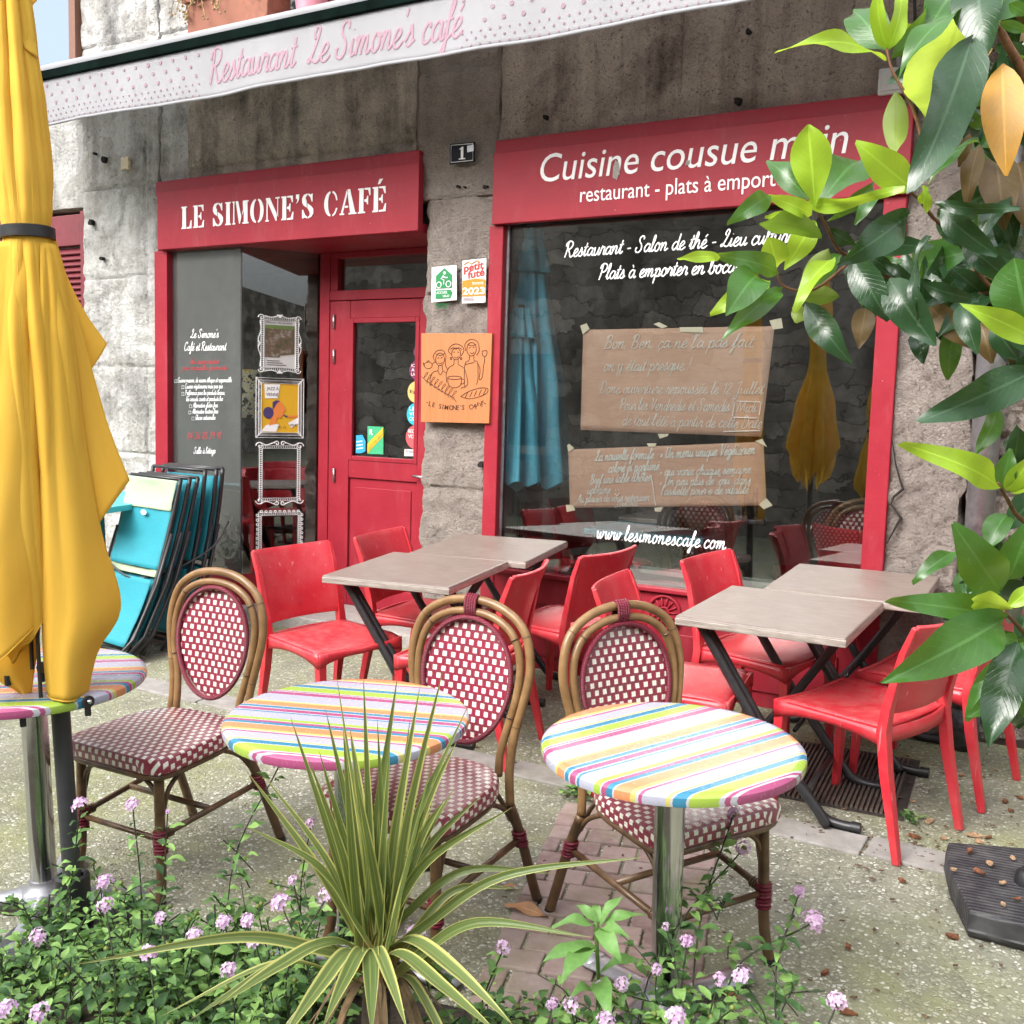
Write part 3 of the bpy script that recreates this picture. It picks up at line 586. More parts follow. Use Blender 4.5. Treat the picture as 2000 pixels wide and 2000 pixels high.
# soffit over the recess, side, door frame
fr = MB(); fr.prism([Vector((xg0+.02, YW-.018, zsb)), Vector((Xs1-.01, YW-.018, zsb)), Vector((Xs1-.01, YW+.25, zsb)), Vector((xd1, YW+.25, zsb)), Vector((xd1, Yd+.1, zsb)), Vector((xg0+.02, Yd+.1, zsb))], V*.05)
part(fr, 'soffit', M['red_paint'])
def dz(py, px=740): return aty(px, py, Yd).z
xp1 = aty(652, 600, Yd).x
zt0, zt1 = dz(566), dz(502); zdtop = dz(584)
fr = MB()
fr.bx(xd0, xp1, Yd-.045, Yd+.06, .22, zsb)
fr.bx(xp1, xd1, Yd-.04, Yd+.06, zt1, zsb); fr.bx(xp1, xp1+.06, Yd-.036, Yd+.05, zt0, zt1)
fr.bx(xp1, xd1, Yd-.042, Yd+.06, zdtop-.005, zt0)
df = part(fr, 'door_frame', M['red_paint'], bevel=.004)
g = MB(); g.bx(xp1+.06, xd1, Yd+.0, Yd+.008, zt0, zt1); o = g.build('transom_pane', M['glass']); o.parent = df
xl0 = xp1+.004; xl1 = xl0+.90
xq0 = aty(697, 750, Yd).x; xq1 = xl1-(xq0-xl0)
zg0, zg1 = dz(890, 700), dz(632, 700); zdb = .30; zp1 = dz(932, 690)
m = MB(); yd = Yd-.02
m.bx(xl0, xq0-.03, yd-.022, yd+.02, zdb, zdtop-.01); m.bx(xq1+.03, xl1, yd-.022, yd+.02, zdb, zdtop-.01)
m.bx(xq0-.03, xq1+.03, yd-.02, yd+.02, zg1+.03, zdtop-.01); m.bx(xq0-.03, xq1+.03, yd-.02, yd+.02, zp1, zg0-.03)
m.bx(xq0-.03, xq1+.03, yd-.02, yd+.02, zdb, zdb+.14)
zm = (zp1+zdb+.14)/2+.02
m.bx(xq0-.03, xq1+.03, yd-.004, yd+.018, zdb+.14, zp1)
m.bx(xq0+.02, xq1-.02, yd-.012, yd-.004, zdb+.2, zp1-.06)
for q in ((xq0-.03, xq0, zg0-.03, zg1+.03), (xq1, xq1+.03, zg0-.03, zg1+.03)): m.bx(q[0], q[1], yd-.026, yd+.012, q[2], q[3])
m.bx(xq0, xq1, yd-.0255, yd+.012, zg1, zg1+.03); m.bx(xq0, xq1, yd-.0255, yd+.012, zg0-.03, zg0)
door = part(m, 'door', M['red_paint'], bevel=.004)
g = MB(); g.bx(xq0, xq1, yd-.004, yd+.004, zg0, zg1); o = g.build('pane', M['glass']); o.parent = door
for py in (628, 696, 928):
    g = MB(); p = aty(652, py, Yd-.05); g.cyl(p-V*.045, p+V*.045, .008, seg=8); o = g.build('hinge', M['steel_dull'], smooth=True); o.parent = door
g = MB(); hp = aty(813, 932, yd-.06); g.cyl((xl1-.06, yd-.02, hp.z), (xl1-.06, yd-.06, hp.z), .008, seg=8); g.cyl((xl1-.06, yd-.06, hp.z), (xl1-.17, yd-.06, hp.z+.005), .009, seg=8); o = g.build('handle', M['steel_dull'], smooth=True); o.parent = door
st = MB(); st.bx(xg1+.02, xd1, YW-.06, Yd+.06, .10, .30); part(st, 'door_step', M['mortar'], bevel=.012)
# plain inner side wall at the far side of the recess
sw = MB(); sw.bx(xd1-.02, xd1+.06, YW+.40, Yd+.1, .2, zsb); part(sw, 'reveal', M['red_paint'])

# ---------------- right shop front
sb = MB(); XrS = PX(962, 370, YW-.07).x; sb.bx(XrS, XrR+.01, YW-.07, YW-.02, zr0, zr1); rb = part(sb, 'sign_board', M['red_paint'], bevel=.004)
rb['label'] = 'wide red sign board over the window with white sloping lettering'
sb = MB(); sb.bx(XrL+.03, XrR-.05, YW-.05, YW+.02, zr1-.02, zr1+.07); part(sb, 'sign_board_cap', M['red_paint'], bevel=.006)
lt = MB(); yb = YW-.0715
a = aty(1055, 357, yb); b = aty(1655, 297, yb)
put_text(lt, 'Cuisine cousue main', (a.x, yb, (a.z+b.z)/2), U, V, size=.205, width=b.x-a.x, shear=.16, extrude=.0015)
a = aty(1133, 395, yb); b = aty(1502, 364, yb)
me = text_mesh('restaurant - plats à empor', 1); w1 = max(v.co.x for v in me.vertices)
me2 = text_mesh('restaurant - plats à emporter', 1); w2 = max(v.co.x for v in me2.vertices)
o = lt.build('lettering', M['white_vinyl']); o.parent = rb; lt = MB()
put_text(lt, 'restaurant - plats à emporter', (a.x, yb, (a.z+b.z)/2), U, V, size=.112, width=(b.x-a.x)*w2/w1, shear=.0, extrude=.0015)
o = lt.build('lettering', M['white_vinyl']); o.parent = rb
chip = MB()
c0 = aty(1204, 330, yb-.002)
chip.prism([c0+Vector(q) for q in ((-.02, 0, -.04), (.005, 0, -.055), (.02, 0, -.01), (.012, 0, .03), (-.008, 0, .045), (-.018, 0, .01))], (0, -.0012, 0))
c0 = aty(1343, 318, yb-.002); chip.prism([c0+Vector(q) for q in ((-.012, 0, -.012), (.01, 0, -.008), (.012, 0, .01), (-.006, 0, .012))], (0, -.0012, 0))
o = chip.build('flaked_paint', M['mortar']); o.parent = rb
xw0, xw1 = aty(989, 500, YW).x, aty(1713, 650, YW).x
zw0 = aty(1140, 1131, YW).z
fr = MB()
fr.bx(XrL, xw0, Yf-.02, YW+.06, .2, zr0); fr.bx(xw1, XrR, Yf-.02, YW+.06, .2, zr0)
fr.bx(xw0, xw1, Yf-.016, YW+.06, zw0-.16, zw0-.012); fr.bx(xw0-.0, xw1, Yf-.045, YW, zw0-.012, zw0+.012)
fr.bx(xw0, xw1, Yf, YW+.05, .2, zw0-.16)
fr.bx(xw0+.08, (xw0+xw1)/2-.05, Yf-.012, Yf, .3, zw0-.22); fr.bx((xw0+xw1)/2+.05, xw1-.08, Yf-.012, Yf, .3, zw0-.22)
win2 = part(fr, 'shop_window', M['red_paint'], bevel=.005); win2['label'] = 'large red framed display window'
g = MB(); g.bx(xw0, xw1, YW+.016, YW+.024, zw0+.012, zr0); o = g.build('pane', M['glass']); o.parent = win2
g = MB()
for a, b, c, d in ((xw0, xw0+.014, zw0+.012, zr0), ): g.bx(a, b, YW+.0, YW+.012, c, d)
o = g.build('glazing_bead', M['steel_dull']); o.parent = win2
# cast iron style vent in the apron
vc = aty(1297, 1196, Yf-.02)
g = MB()
ring = [vc+Vector((.085*math.cos(t*math.pi/16), 0, .085*math.sin(t*math.pi/16))) for t in range(32)]
g.tube(ring, .010, 6, closed=True); g.tube([vc+(p-vc)*.3 for p in ring], .006, 6, closed=True)
for k in range(14):
    a = k*2*math.pi/14; d = Vector((math.cos(a), 0, math.sin(a))); g.tube([vc+d*.025, vc+d*.08], .005, 5)
o = g.build('vent', M['red_paint'], smooth=True); o.parent = win2

# window writing
def winline(mb, text, p0, p1, xhpx, Y, part_text=None, w=.17, **kw):
    kw.setdefault('depth', .08)
    a, b = aty(*p0, Y), aty(*p1, Y); Wd = (b-a).length
    if part_text:
        Wd *= strokes(text, kw.get('shear', .22))[1]/strokes(part_text, kw.get('shear', .22))[1]
    dep = (a-CAM).dot(FWD)
    write(mb, text, a, (b-a), V, width=Wd, xh=xhpx*dep/FPX, w=w, n=4, **kw)
yl = YW+.0148
c5 = lambda x, y: (950+.3106*x, 400+.3106*y)
def line(win, mat, *a, **k):
    q = MB(); winline(q, *a, **k); o = q.build('lettering', mat); o.parent = win; return o
WV = M['white_vinyl']
line(win2, WV, 'Restaurant - Salon de thé - Lieu culturel', c5(490, 330), c5(1700, 250), 15, yl, 'Restaurant - Salon de thé - Lieu c', w=.17)
line(win2, WV, 'Plats à emporter en bocaux', c5(705, 470), c5(1560, 425), 15, yl, 'Plats à emporter en boca', w=.17)
line(win2, WV, 'www.lesimonescafe.com', (1164, 1051), (1418, 1074), 15, yl, w=.17, track=.10)
c4 = lambda x, y: (300+.3106*x, 350+.3106*y)
lt = MB(); rd = 1
for txt, x0, x1, y, xh, m in (("Le Simone's", 232, 408, 998, 8.5, lt), ('Café et Restaurant', 192, 455, 1078, 8.5, lt), ('Une cuisine créative', 230, 410, 1162, 5.5, rd), ('pour vos papilles gourmandes', 182, 465, 1200, 5, rd),
        ('Cuisine maison, de saison éthique et responsable', 152, 490, 1278, 5, lt), ('Cuisine végétarienne mais pas que ...', 198, 450, 1316, 5, lt), ('Préférence pour les produits locaux,', 198, 450, 1357, 5, lt), ('les circuits courts et produits bio', 205, 435, 1396, 5, lt),
        ('Alternative gluten free', 246, 403, 1436, 5, lt), ('Alternative lactose free', 242, 405, 1474, 5, lt), ('Glaces artisanales', 262, 388, 1513, 5, lt), ('04 26 83 39 91', 210, 425, 1634, 7.5, rd), ("Salle à l'étage", 252, 388, 1726, 6.5, lt)):
    line(win1, M['red_vinyl'] if m == 1 else WV, txt, c4(x0, y), c4(x1, y-2), xh, yl, w=.14)
for x, y in ((140, 1270), (184, 1308), (184, 1350), (232, 1428), (228, 1467), (247, 1505)):
    p = aty(*c4(x, y), yl); q = .010
    lt.tube([p+Vector(v)*q for v in ((-1, 0, -1), (1, 0, -1), (1, 0, 1), (-1, 0, 1))], .0016, 5, closed=True)
o = lt.build('tick_boxes', M['white_vinyl']); o.parent = win1

# ---------------- the room behind the glass
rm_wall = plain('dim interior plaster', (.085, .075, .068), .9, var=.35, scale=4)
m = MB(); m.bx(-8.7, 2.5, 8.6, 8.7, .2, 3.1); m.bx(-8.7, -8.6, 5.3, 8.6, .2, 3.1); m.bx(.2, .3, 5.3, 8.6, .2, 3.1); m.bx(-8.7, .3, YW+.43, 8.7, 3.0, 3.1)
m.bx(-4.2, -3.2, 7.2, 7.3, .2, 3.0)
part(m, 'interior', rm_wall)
xpt = aty(468, 700, 5.82).x
m = MB(); m.bx(-8.6, xpt, 5.82, 5.86, .2, 3.05); o = part(m, 'partition', plain('pale grey partition', (.74, .74, .71), .85, var=.1, scale=3)); o['label'] = 'pale grey partition behind the corner pane'
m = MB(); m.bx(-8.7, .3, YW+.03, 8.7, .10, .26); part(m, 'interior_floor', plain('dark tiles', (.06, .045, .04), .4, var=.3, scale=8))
m = MB()
for k in range(26):
    x = xw0+.28+k*.03; m.bx(x, x+.016, YW+.13, YW+.21, .40, .70)
rz0 = aty(1330, 1124, YW+.16).z
ra = MB(); x0, x1 = aty(1205, 1130, YW+.16).x, aty(1560, 1130, YW+.16).x
ra.bx(x0, x1, YW+.10, YW+.12, .32, rz0+.02); ra.bx(x0, x1, YW+.20, YW+.215, .32, rz0+.02)
ra.bx(x0, x0+.012, YW+.12, YW+.2, .32, rz0+.02); ra.bx(x1-.012, x1, YW+.12, YW+.2, .32, rz0+.02)
k = x0+.02
while k < x1-.02: ra.bx(k, k+.006, YW+.12, YW+.2, .40, rz0+.022); k += .016
radm = ra.build('radiator', M['radiator']); tag(radm, 'white panel radiator behind the bottom of the display window', 'radiator')
# ---------------------------------------------------------------- awning
YA = 4.2
KA = YA/3.5
aw = thing('awning', 'white fabric awning over the shop fronts with pink script on its valance', 'awning', (-2.5, YA, 3.2))
fab = NT('white acrylic canvas'); c = fab.coord()
cc = fab.mix(fab.fr(fab.noise(fab.map(c, (1, 1, .3)), 6, 5), .5, .8), (.48, .48, .50), (.41, .41, .43))
fab.set(Base_Color=cc, Roughness=.85, Specular_IOR_Level=.2); fab.bump(fab.noise(c, 300, 2), .12, .001)
tl = fab.new('ShaderNodeBsdfTranslucent'); tl.inputs[0].default_value = (.72, .72, .74, 1); mx = fab.new('ShaderNodeMixShader'); mx.inputs[0].default_value = .5; fab.l.new(fab.p.outputs[0], mx.inputs[1]); fab.l.new(tl.outputs[0], mx.inputs[2]); fab.l.new(mx.outputs[0], fab.out.inputs[0])
xA0, xA1 = aty(-70, 200, YA).x, -.15
zv1 = (aty(83, 156, YA).z+aty(650, 38, YA).z)/2; zv0 = (aty(105, 244, YA).z+aty(650, 147, YA).z)/2
def vy(x, z):
    t = (zv1-z)/(zv1-zv0)
    return YA + t*(.008*math.sin(x*5.3+.7)+.004*math.sin(x*13+2)) + .004*noise.noise(Vector((x*9, z*9, 0)))*t
def vz(x, z): return z + (zv1-z)/(zv1-zv0)*(.005*math.sin(x*3.1)+.002*math.sin(x*9))
mb = MB(); mb.grid(lambda u, v: Vector((xA0+(xA1-xA0)*u, vy(xA0+(xA1-xA0)*u, zv1+(zv0-zv1)*v), vz(xA0+(xA1-xA0)*u, zv1+(zv0-zv1)*v))), 260, 8)
val = part(mb, 'valance', fab.m, aw, smooth=True, solid=.0016)
hem = MB(); hem.grid(lambda u, v: Vector((xA0+(xA1-xA0)*u, vy(xA0+(xA1-xA0)*u, zv0+.016-.014*v)-.0035, vz(xA0+(xA1-xA0)*u, zv0+.016-.014*v))), 260, 1)
o = part(hem, 'hem', fab.m, aw, smooth=True, solid=.0012)
def onval(p): x, z = p.x, p.z; return Vector((x, vy(x, z)-.0028+(p.y-YA)*.4, vz(x, z)))
lt = MB()
a, b = aty(408, 163, YA), aty(902, 70, YA); z = (a.z+b.z)/2
write(lt, "Restaurant  Le Simone's café", (a.x, YA, z), U, V, width=b.x-a.x, xh=.074*KA, w=.17, n=5, fn=onval, depth=.2)
o = part(lt, 'lettering', M['pink_print'], aw)
dots = MB()
def dot(x, z, r):
    c = Vector((x, YA, z)); pts = [onval(c+Vector((r*math.cos(k*math.pi/6), 0, r*math.sin(k*math.pi/6)))) for k in range(12)]
    dots.prism(pts, (0, -.0015, 0))
for x0, x1, ed in ((aty(60, 200, YA).x, aty(388, 140, YA).x, 1), (aty(905, 60, YA).x, -.2, 0)):
    x = x1 if ed else x0; s_ = -1 if ed else 1; k = 0
    while (x > x0) if ed else (x < x1):
        for row, zz in enumerate((.034*KA, .078*KA, .122*KA)):
            if k or row == 0 or ed: dot(x+s_*(.042*KA if row == 1 else 0)+s_*.01*row, zv1-zz, .0098*KA*(.86+.3*noise.noise(Vector((x*5, row, 0)))))
        for row in range(3):
            for q in (0, .5): dot(x+s_*.084*KA*q+s_*(.021*KA if row == 1 else 0), zv1-(.158+row*.025)*KA, .0050*KA*(.9+.4*noise.noise(Vector((x*9+q, row, 3)))))
        x += s_*.084*KA; k += 1
part(dots, 'printed_dots', M['grey_dot'], aw)
zb1 = (aty(81, 139, YA).z+aty(700, 9, YA).z)/2
m = MB(); m.bx(xA0, xA1, YA-.02, YA+.05, zv1-.004, zb1); part(m, 'front_bar', plain('dark green bar', (.003, .008, .0065), .9, spec=.03, scale=9, var=.3), aw, bevel=.006)
m = MB(); m.tube([(xA0, YA+.012, zb1+.016), (xA1, YA+.012, zb1+.016)], .026, 12); part(m, 'front_roll', fab.m, aw, smooth=True)
zc = 3.84
m = MB(); m.grid(lambda u, v: Vector((xA0+(xA1-xA0)*u, YA+.03+(YW-.06-YA)*v, zb1+.03+(zc-zb1-.03)*v-.03*math.sin(math.pi*v))), 40, 6); part(m, 'canvas', fab.m, aw, smooth=True, solid=.002)
for x in (-4.6, -2.6, -.5):
    m = MB(); m.tube([(x, YW-.08, 3.76), (x+.15, (YW+YA)/2, 3.66), (x, YA+.05, zb1-.02)], .018, 8); part(m, 'arm', M['dark_grey'], aw, smooth=True)

# ---------------------------------------------------------------- signs on the pillar
def board(name, label, cat, px, Y, mat, thick=.004):
    """flat plate from four picture corners (tl,tr,br,bl) on the wall plane"""
    P = [aty(x, y, Y) for x, y in px]
    c = (P[0]+P[1]+P[2]+P[3])/4
    t = thing(name, label, cat, c)
    m = MB(); m.prism(P, (0, thick, 0)); o = part(m, 'plate', mat, t, bevel=.0008)
    return t, P
def quadmap(P):
    tl, tr, br, bl = P
    return lambda u, v: (bl*(1-u)+br*u)*(1-v)+(tl*(1-u)+tr*u)*v
Ys = YW-.045
e = Vector((0, -.0012, 0))
# street number
t, P = board('house_number_plate', 'dark blue enamel plate with white house number 1', 'number plate', [(878.5, 281), (927, 277), (926.5, 316), (878, 321)], Ys, plain('dark enamel', (.008, .009, .014), .6, spec=.2), .006)
q = quadmap(P)
m = MB(); m.tube([q(u, v)+e for u, v in ((.06, .08), (.94, .08), (.94, .92), (.06, .92))], .0022, 5, closed=True)
part(m, 'border', M['white_vinyl'], t)
m = MB()
m.prism([q(u, v)+e for u, v in ((.46, .22), (.56, .22), (.56, .80), (.50, .80), (.40, .70), (.41, .66), (.46, .69))], e*.8); m.prism([q(u, v)+e for u, v in ((.38, .18), (.64, .18), (.64, .235), (.38, .235))], e*.8)
part(m, 'numeral', M['white_vinyl'], t)
m = MB(); m.prism([q(u, v)+e*2 for u, v in ((.72, .50), (.98, .54), (.97, .86), (.71, .83))], e*.5); part(m, 'tape_scrap', M['steel_dull'], t)
# cycling welcome sign
t, P = board('cycling_sign', 'white square sign with green house and cyclist emblem on the pillar', 'sign', [(843, 522), (892, 517), (892, 586), (842, 591)], Ys, M['white_plastic'])
q = quadmap(P)
m = MB(); m.prism([q(u, v)+e for u, v in ((.18, .38), (.82, .36), (.83, .72), (.52, .94), (.19, .74))], e)
m.prism([q(u, v)+e for u, v in ((.18, .33), (.76, .31), (.84, .22), (.76, .07), (.18, .09))], e)
part(m, 'emblem', M['green_print'], t)
m = MB(); e2 = e*2.4
def circ(u, v, r, n=18): c = q(u, v)+e2; return [c+Vector((r*math.cos(2*math.pi*k/n), 0, r*math.sin(2*math.pi*k/n))) for k in range(n)]
m.tube(circ(.31, .475, .0165), .0028, 5, closed=True); m.tube(circ(.69, .475, .0165), .0028, 5, closed=True)
m.prism(circ(.53, .80, .0085), e*.6)
for pts in ([(.50, .73), (.40, .64), (.52, .60), (.50, .48)], [(.46, .70), (.60, .66), (.66, .66)]): m.tube([q(u, v)+e2 for u, v in pts], .0036, 6)
put_text(m, 'ACCUEIL', q(.22, .225)+e2, q(1, .2)-q(0, .225), V, width=.075, size=.020, extrude=.0006); put_text(m, 'VELO', q(.46, .115)+e2, q(1, .2)-q(0, .225), V, width=.045, size=.018, extrude=.0006)
part(m, 'emblem_lines', M['white_vinyl'], t)
m = MB(); a = aty(851, 597, Ys)
put_text(m, 'BIENVENUE', a, U, V, width=.088, size=.016, extrude=.001); put_text(m, 'WELCOME', a-V*.017+U*.008, U, V, width=.072, size=.016, extrude=.001)
part(m, 'lettering', M['green_print'], t)
# guide sticker 2023
t, P = board('guide_sign', 'orange and white guide sign reading 2023 on the pillar', 'sign', [(903, 509), (950, 504), (948, 591), (902, 593)], Ys, M['white_plastic'])
q = quadmap(P)
m = MB(); m.prism([q(u, v)+e for u, v in ((.02, .16), (.98, .16), (.98, .52), (.6, .56), (.02, .53))], e)
m.tube([q(u, v)+e for u, v in ((.08, .90), (.25, .95), (.4, .90), (.6, .96), (.72, .93))], .003, 5)
part(m, 'orange_field', M['orange_print'], t)
m = MB(); w_ = (P[1]-P[0]).length
put_text(m, 'petit', q(.08, .73)+e, Vector((1, 0, .13)), V, width=w_*.82, size=.058, extrude=.0008, offset=.02); put_text(m, 'futé', q(.24, .57)+e, Vector((1, 0, .13)), V, width=w_*.70, size=.058, extrude=.0008, offset=.02)
part(m, 'red_lettering', M['redprint'], t)
m = MB(); put_text(m, '2023', q(.04, .21)+e*2.2, U, V, width=w_*.92, size=.052, extrude=.0008, offset=.02)
for k, y in enumerate((.47, .44)): put_text(m, 'Recommandé', q(.45, y-.015)+e*2.2, U, V, width=w_*.45, size=.010, extrude=.0005)
part(m, 'white_lettering', M['white_vinyl'], t)
m = MB()
for y in (.115, .085, .055): m.prism([q(u, v)+e for u, v in ((.06, y), (.52, y), (.52, y+.013), (.06, y+.013))], e*.5)
part(m, 'small_print', M['grey_dot'], t)
# engraved wooden sign
wd = NT('varnished orange plywood'); c = wd.map(wd.coord(), (9, 1, .8))
cc = wd.mix(wd.fr(wd.noise(c, 6, 5, .6, 1.2), .3, .7), (.37, .13, .042), (.44, .17, .06))
wd.set(Base_Color=cc, Roughness=.45)
Yq = YW-.056
t, P = board('wooden_sign', 'square orange wooden sign engraved with three women above the cafe name', 'sign', [(823, 651), (961, 651), (955, 827), (822, 824)], Yq, wd.m, .018)
q = quadmap(P)
m = MB()
cq = lambda x, y: q((x-478)/378.0, 1-(y-5)/482.0)+Vector((0, -.0008, 0))
def ln(*pts, r=.0021, closed=False, s=True):
    p = [(x, y, 0) for x, y in pts]; p = spline(p, 4, closed) if s and len(p) > 2 else [Vector(x) for x in p]
    m.tube([cq(v.x, v.y) for v in p], r, 4, closed=closed)
def ell(x, y, a, b, n=10, **k): ln(*[(x+a*math.cos(2*math.pi*i/n), y+b*math.sin(2*math.pi*i/n)) for i in range(n)], closed=True, **k)
# left woman with teapot
ell(583, 145, 24, 34); ln((560, 165), (545, 130), (565, 100), (600, 98), (615, 130), (612, 170), (625, 200)); ln((560, 115), (585, 125), (608, 112)); ln((572, 163), (583, 170), (596, 160)); ln((570, 140), (577, 136)); ln((588, 138), (596, 134))
ln((575, 180), (572, 205), (545, 215), (530, 245), (528, 290)); ln((595, 180), (600, 205), (620, 220)); ln((572, 205), (585, 230), (602, 205)); ell(518, 178, 22, 18); ln((540, 172), (552, 160)); ln((497, 172), (488, 165), (495, 185)); ln((510, 160), (518, 152), (526, 160))
# middle woman with cup
ell(670, 115, 24, 32); ln((645, 120), (628, 100), (640, 75), (665, 62), (695, 70), (712, 95), (698, 125)); ln((640, 90), (655, 82), (668, 90), (685, 82), (700, 92)); ln((658, 130), (670, 138), (683, 129)); ln((655, 108), (663, 104)); ln((677, 104), (686, 108)); ell(643, 140, 4, 6, 6); ell(698, 140, 4, 6, 6)
ln((660, 145), (658, 172), (632, 190), (618, 225), (622, 270)); ln((682, 145), (684, 172), (712, 190), (728, 230), (735, 280), (700, 300)); ln((626, 245), (634, 285), (668, 298), (698, 282), (702, 245)); ell(664, 244, 38, 9); ln((702, 250), (718, 255), (712, 275), (696, 276))
# right woman with glass
ell(752, 90, 25, 36); ln((722, 100), (716, 65), (735, 42), (762, 38), (785, 55), (792, 95), (780, 122)); ln((730, 62), (750, 72), (775, 64)); ln((745, 108), (755, 114), (766, 106)); ln((738, 84), (746, 80)); ln((758, 82), (767, 78))
ln((742, 125), (740, 150), (720, 165), (716, 230), (722, 300)); ln((765, 125), (768, 152), (785, 160), (790, 235), (784, 280)); ln((785, 160), (800, 200), (796, 250), (812, 240), (818, 180), (822, 150)); ln((808, 100), (812, 122), (824, 128), (832, 118), (832, 98), (808, 100)); ln((822, 128), (822, 158)); ln((720, 172), (768, 160))
# branch and loaf
ln((480, 240), (520, 270), (580, 310), (665, 352), r=.0016)
for k in range(9):
    x, y = 492+k*20, 248+k*12.2
    for s in (-1, 1): ln((x, y), (x+14, y+s*22-6), (x+26, y+s*30), (x+14, y+s*14), (x, y), r=.0013)
ln((700, 345), (740, 318), (800, 298), (842, 300), (838, 325), (790, 348), (740, 356), (700, 345)); 
for k in range(5): ln((725+k*24, 350-k*4), (738+k*24, 322-k*5))
# name along a shallow arc
txt = "·LE SIMONE'S CAFÉ·"; x = 507
for i, ch in enumerate(txt):
    adv = {'·': 12, ' ': 16, "'": 8, 'I': 11, 'M': 24}.get(ch, 19)*1.075
    if ch not in ' ·':
        s_ = (x+adv/2-667)/160; y = 418-30*s_*s_
        ang = math.atan(-60*s_/160)
        put_text(m, ch, cq(x+1, y), Vector((math.cos(ang), 0, -math.sin(ang)*-1 if s_ > 0 else -abs(math.sin(ang)))), Vector((-math.sin(ang) if s_ > 0 else math.sin(abs(ang)), 0, 1)), size=.038, extrude=.0008, offset=.012)
    elif ch == '·': ell(x+6, 418-30*((x-667)/160)**2-8, 2.5, 2.5, 6, r=.0018)
    x += adv
part(m, 'engraving', M['ink'], t)

# ---------------------------------------------------------------- brown paper notices behind the glass
YP = YW+.0315
def paper(label, px, lines, tapes, scratch, dark=1.0):
    P = [aty(x, y, YP) for x, y in px]
    t = thing('paper_notice', label, 'notice', (P[0]+P[1]+P[2]+P[3])/4, group='handwritten notices in the window')
    q = quadmap(P)
    mt = NT('kraft paper'); c = mt.coord()
    mt.set(Base_Color=mt.mix(mt.fr(mt.noise(mt.map(c, (1, 1, 8)), 12, 5), .3, .7), (.70*dark, .40*dark, .29*dark), (.78*dark, .47*dark, .35*dark)), Roughness=.85)
    m = MB(); m.grid(lambda u, v: q(u, v)+Vector((0, .0022*noise.noise(Vector((u*3, v*3, px[0][0])))+.001*math.sin(u*9), 0)), 24, 16)
    part(m, 'sheet', mt.m, t, smooth=True, solid=.0008)
    m = MB()
    for txt, p0, p1, xh, w in lines:
        a, b = aty(*c5(*p0), YP-.0066), aty(*c5(*p1), YP-.0066)
        dep = (a-CAM).dot(FWD)
        write(m, txt, a, b-a, V, width=(b-a).length, xh=xh*.3106*dep/FPX, w=w, shear=.28, jit=.07, seed=int(p0[0]+p0[1]), n=4, depth=.12)
    for pts in scratch: m.tube([aty(*c5(*p), YP-.0066) for p in pts], .0026, 5)
    part(m, 'handwriting', M['chalk'], t)
    for k, pts in enumerate(tapes):
        m = MB(); m.prism([aty(*c5(*p), YP-.0078) for p in pts], (0, -.0006, 0)); part(m, 'tape', M['tape'], t)
    return t
paper('large upper brown paper notice with faint white handwriting', [(1139, 644), (1513, 637), (1487, 853), (1134, 840)],
      [('Bon, Ben, ça ne l\'a pas fait,', (740, 905), (1690, 895), 42, .11), ('on y était presque !', (735, 1045), (1280, 1040), 42, .11), ('Donc ouverture repoussée le 12 Juillet', (710, 1185), (1738, 1192), 38, .11),
       ('Pour les Vendredis et Samedis', (835, 1290), (1525, 1300), 38, .12), ('Midi', (1570, 1303), (1695, 1306), 38, .12), ("de tout l'été à partir de cette Date", (850, 1385), (1728, 1408), 38, .12)],
      [[(590, 760), (630, 745), (648, 780), (606, 815)], [(1050, 750), (1085, 738), (1140, 765), (1105, 778)], [(1215, 770), (1360, 768), (1365, 805), (1220, 798)], [(1780, 728), (1855, 712), (1865, 775), (1800, 785)], [(1078, 1440), (1148, 1440), (1138, 1455), (1090, 1470)]],
      [[(1575, 1235), (1722, 1241)], [(1562, 1243), (1548, 1330)], [(1728, 1243), (1716, 1322)], [(1553, 1336), (1702, 1342)], [(1488, 1426), (1722, 1421)]])
paper('smaller lower brown paper notice with bright white handwriting', [(1110, 878), (1491, 863), (1497, 987), (1113, 992)],
      [('La nouvelle formule : * Un menu unique Végétarien', (680, 1613), (1686, 1568), 34, .19), ('coloré et parfumé', (765, 1685), (1085, 1668), 34, .19), ('* qui varie chaque semaine', (1085, 1706), (1660, 1690), 32, .19), ("Bref une table d'hôtes", (650, 1757), (1030, 1738), 32, .19),
       ('* Un peu plus de "cru" dans', (1085, 1768), (1660, 1757), 32, .19), ('urbaine', (630, 1820), (780, 1815), 30, .18), ("l'assiette pour + de vitalité", (1095, 1828), (1645, 1818), 32, .19), ('Au plaisir de vous retrouver', (565, 1874), (1020, 1862), 28, .18), ('SIMONE', (805, 1902), (950, 1892), 15, .3)],
      [[(508, 1512), (520, 1502), (552, 1530), (515, 1555)], [(1008, 1500), (1070, 1500), (1060, 1520), (1020, 1522)], [(1688, 1485), (1735, 1472), (1765, 1525), (1740, 1510)], [(500, 1885), (545, 1890), (560, 1920), (505, 1932)], [(1055, 1905), (1110, 1900), (1095, 1930), (1060, 1928)], [(1712, 1885), (1760, 1845), (1800, 1890), (1745, 1915)]],
      [[(1035, 1700), (1050, 1780), (1064, 1890)], [(812, 1790), (814, 1798)], [(830, 1788), (832, 1796)], [(805, 1815), (822, 1830), (838, 1810)]])

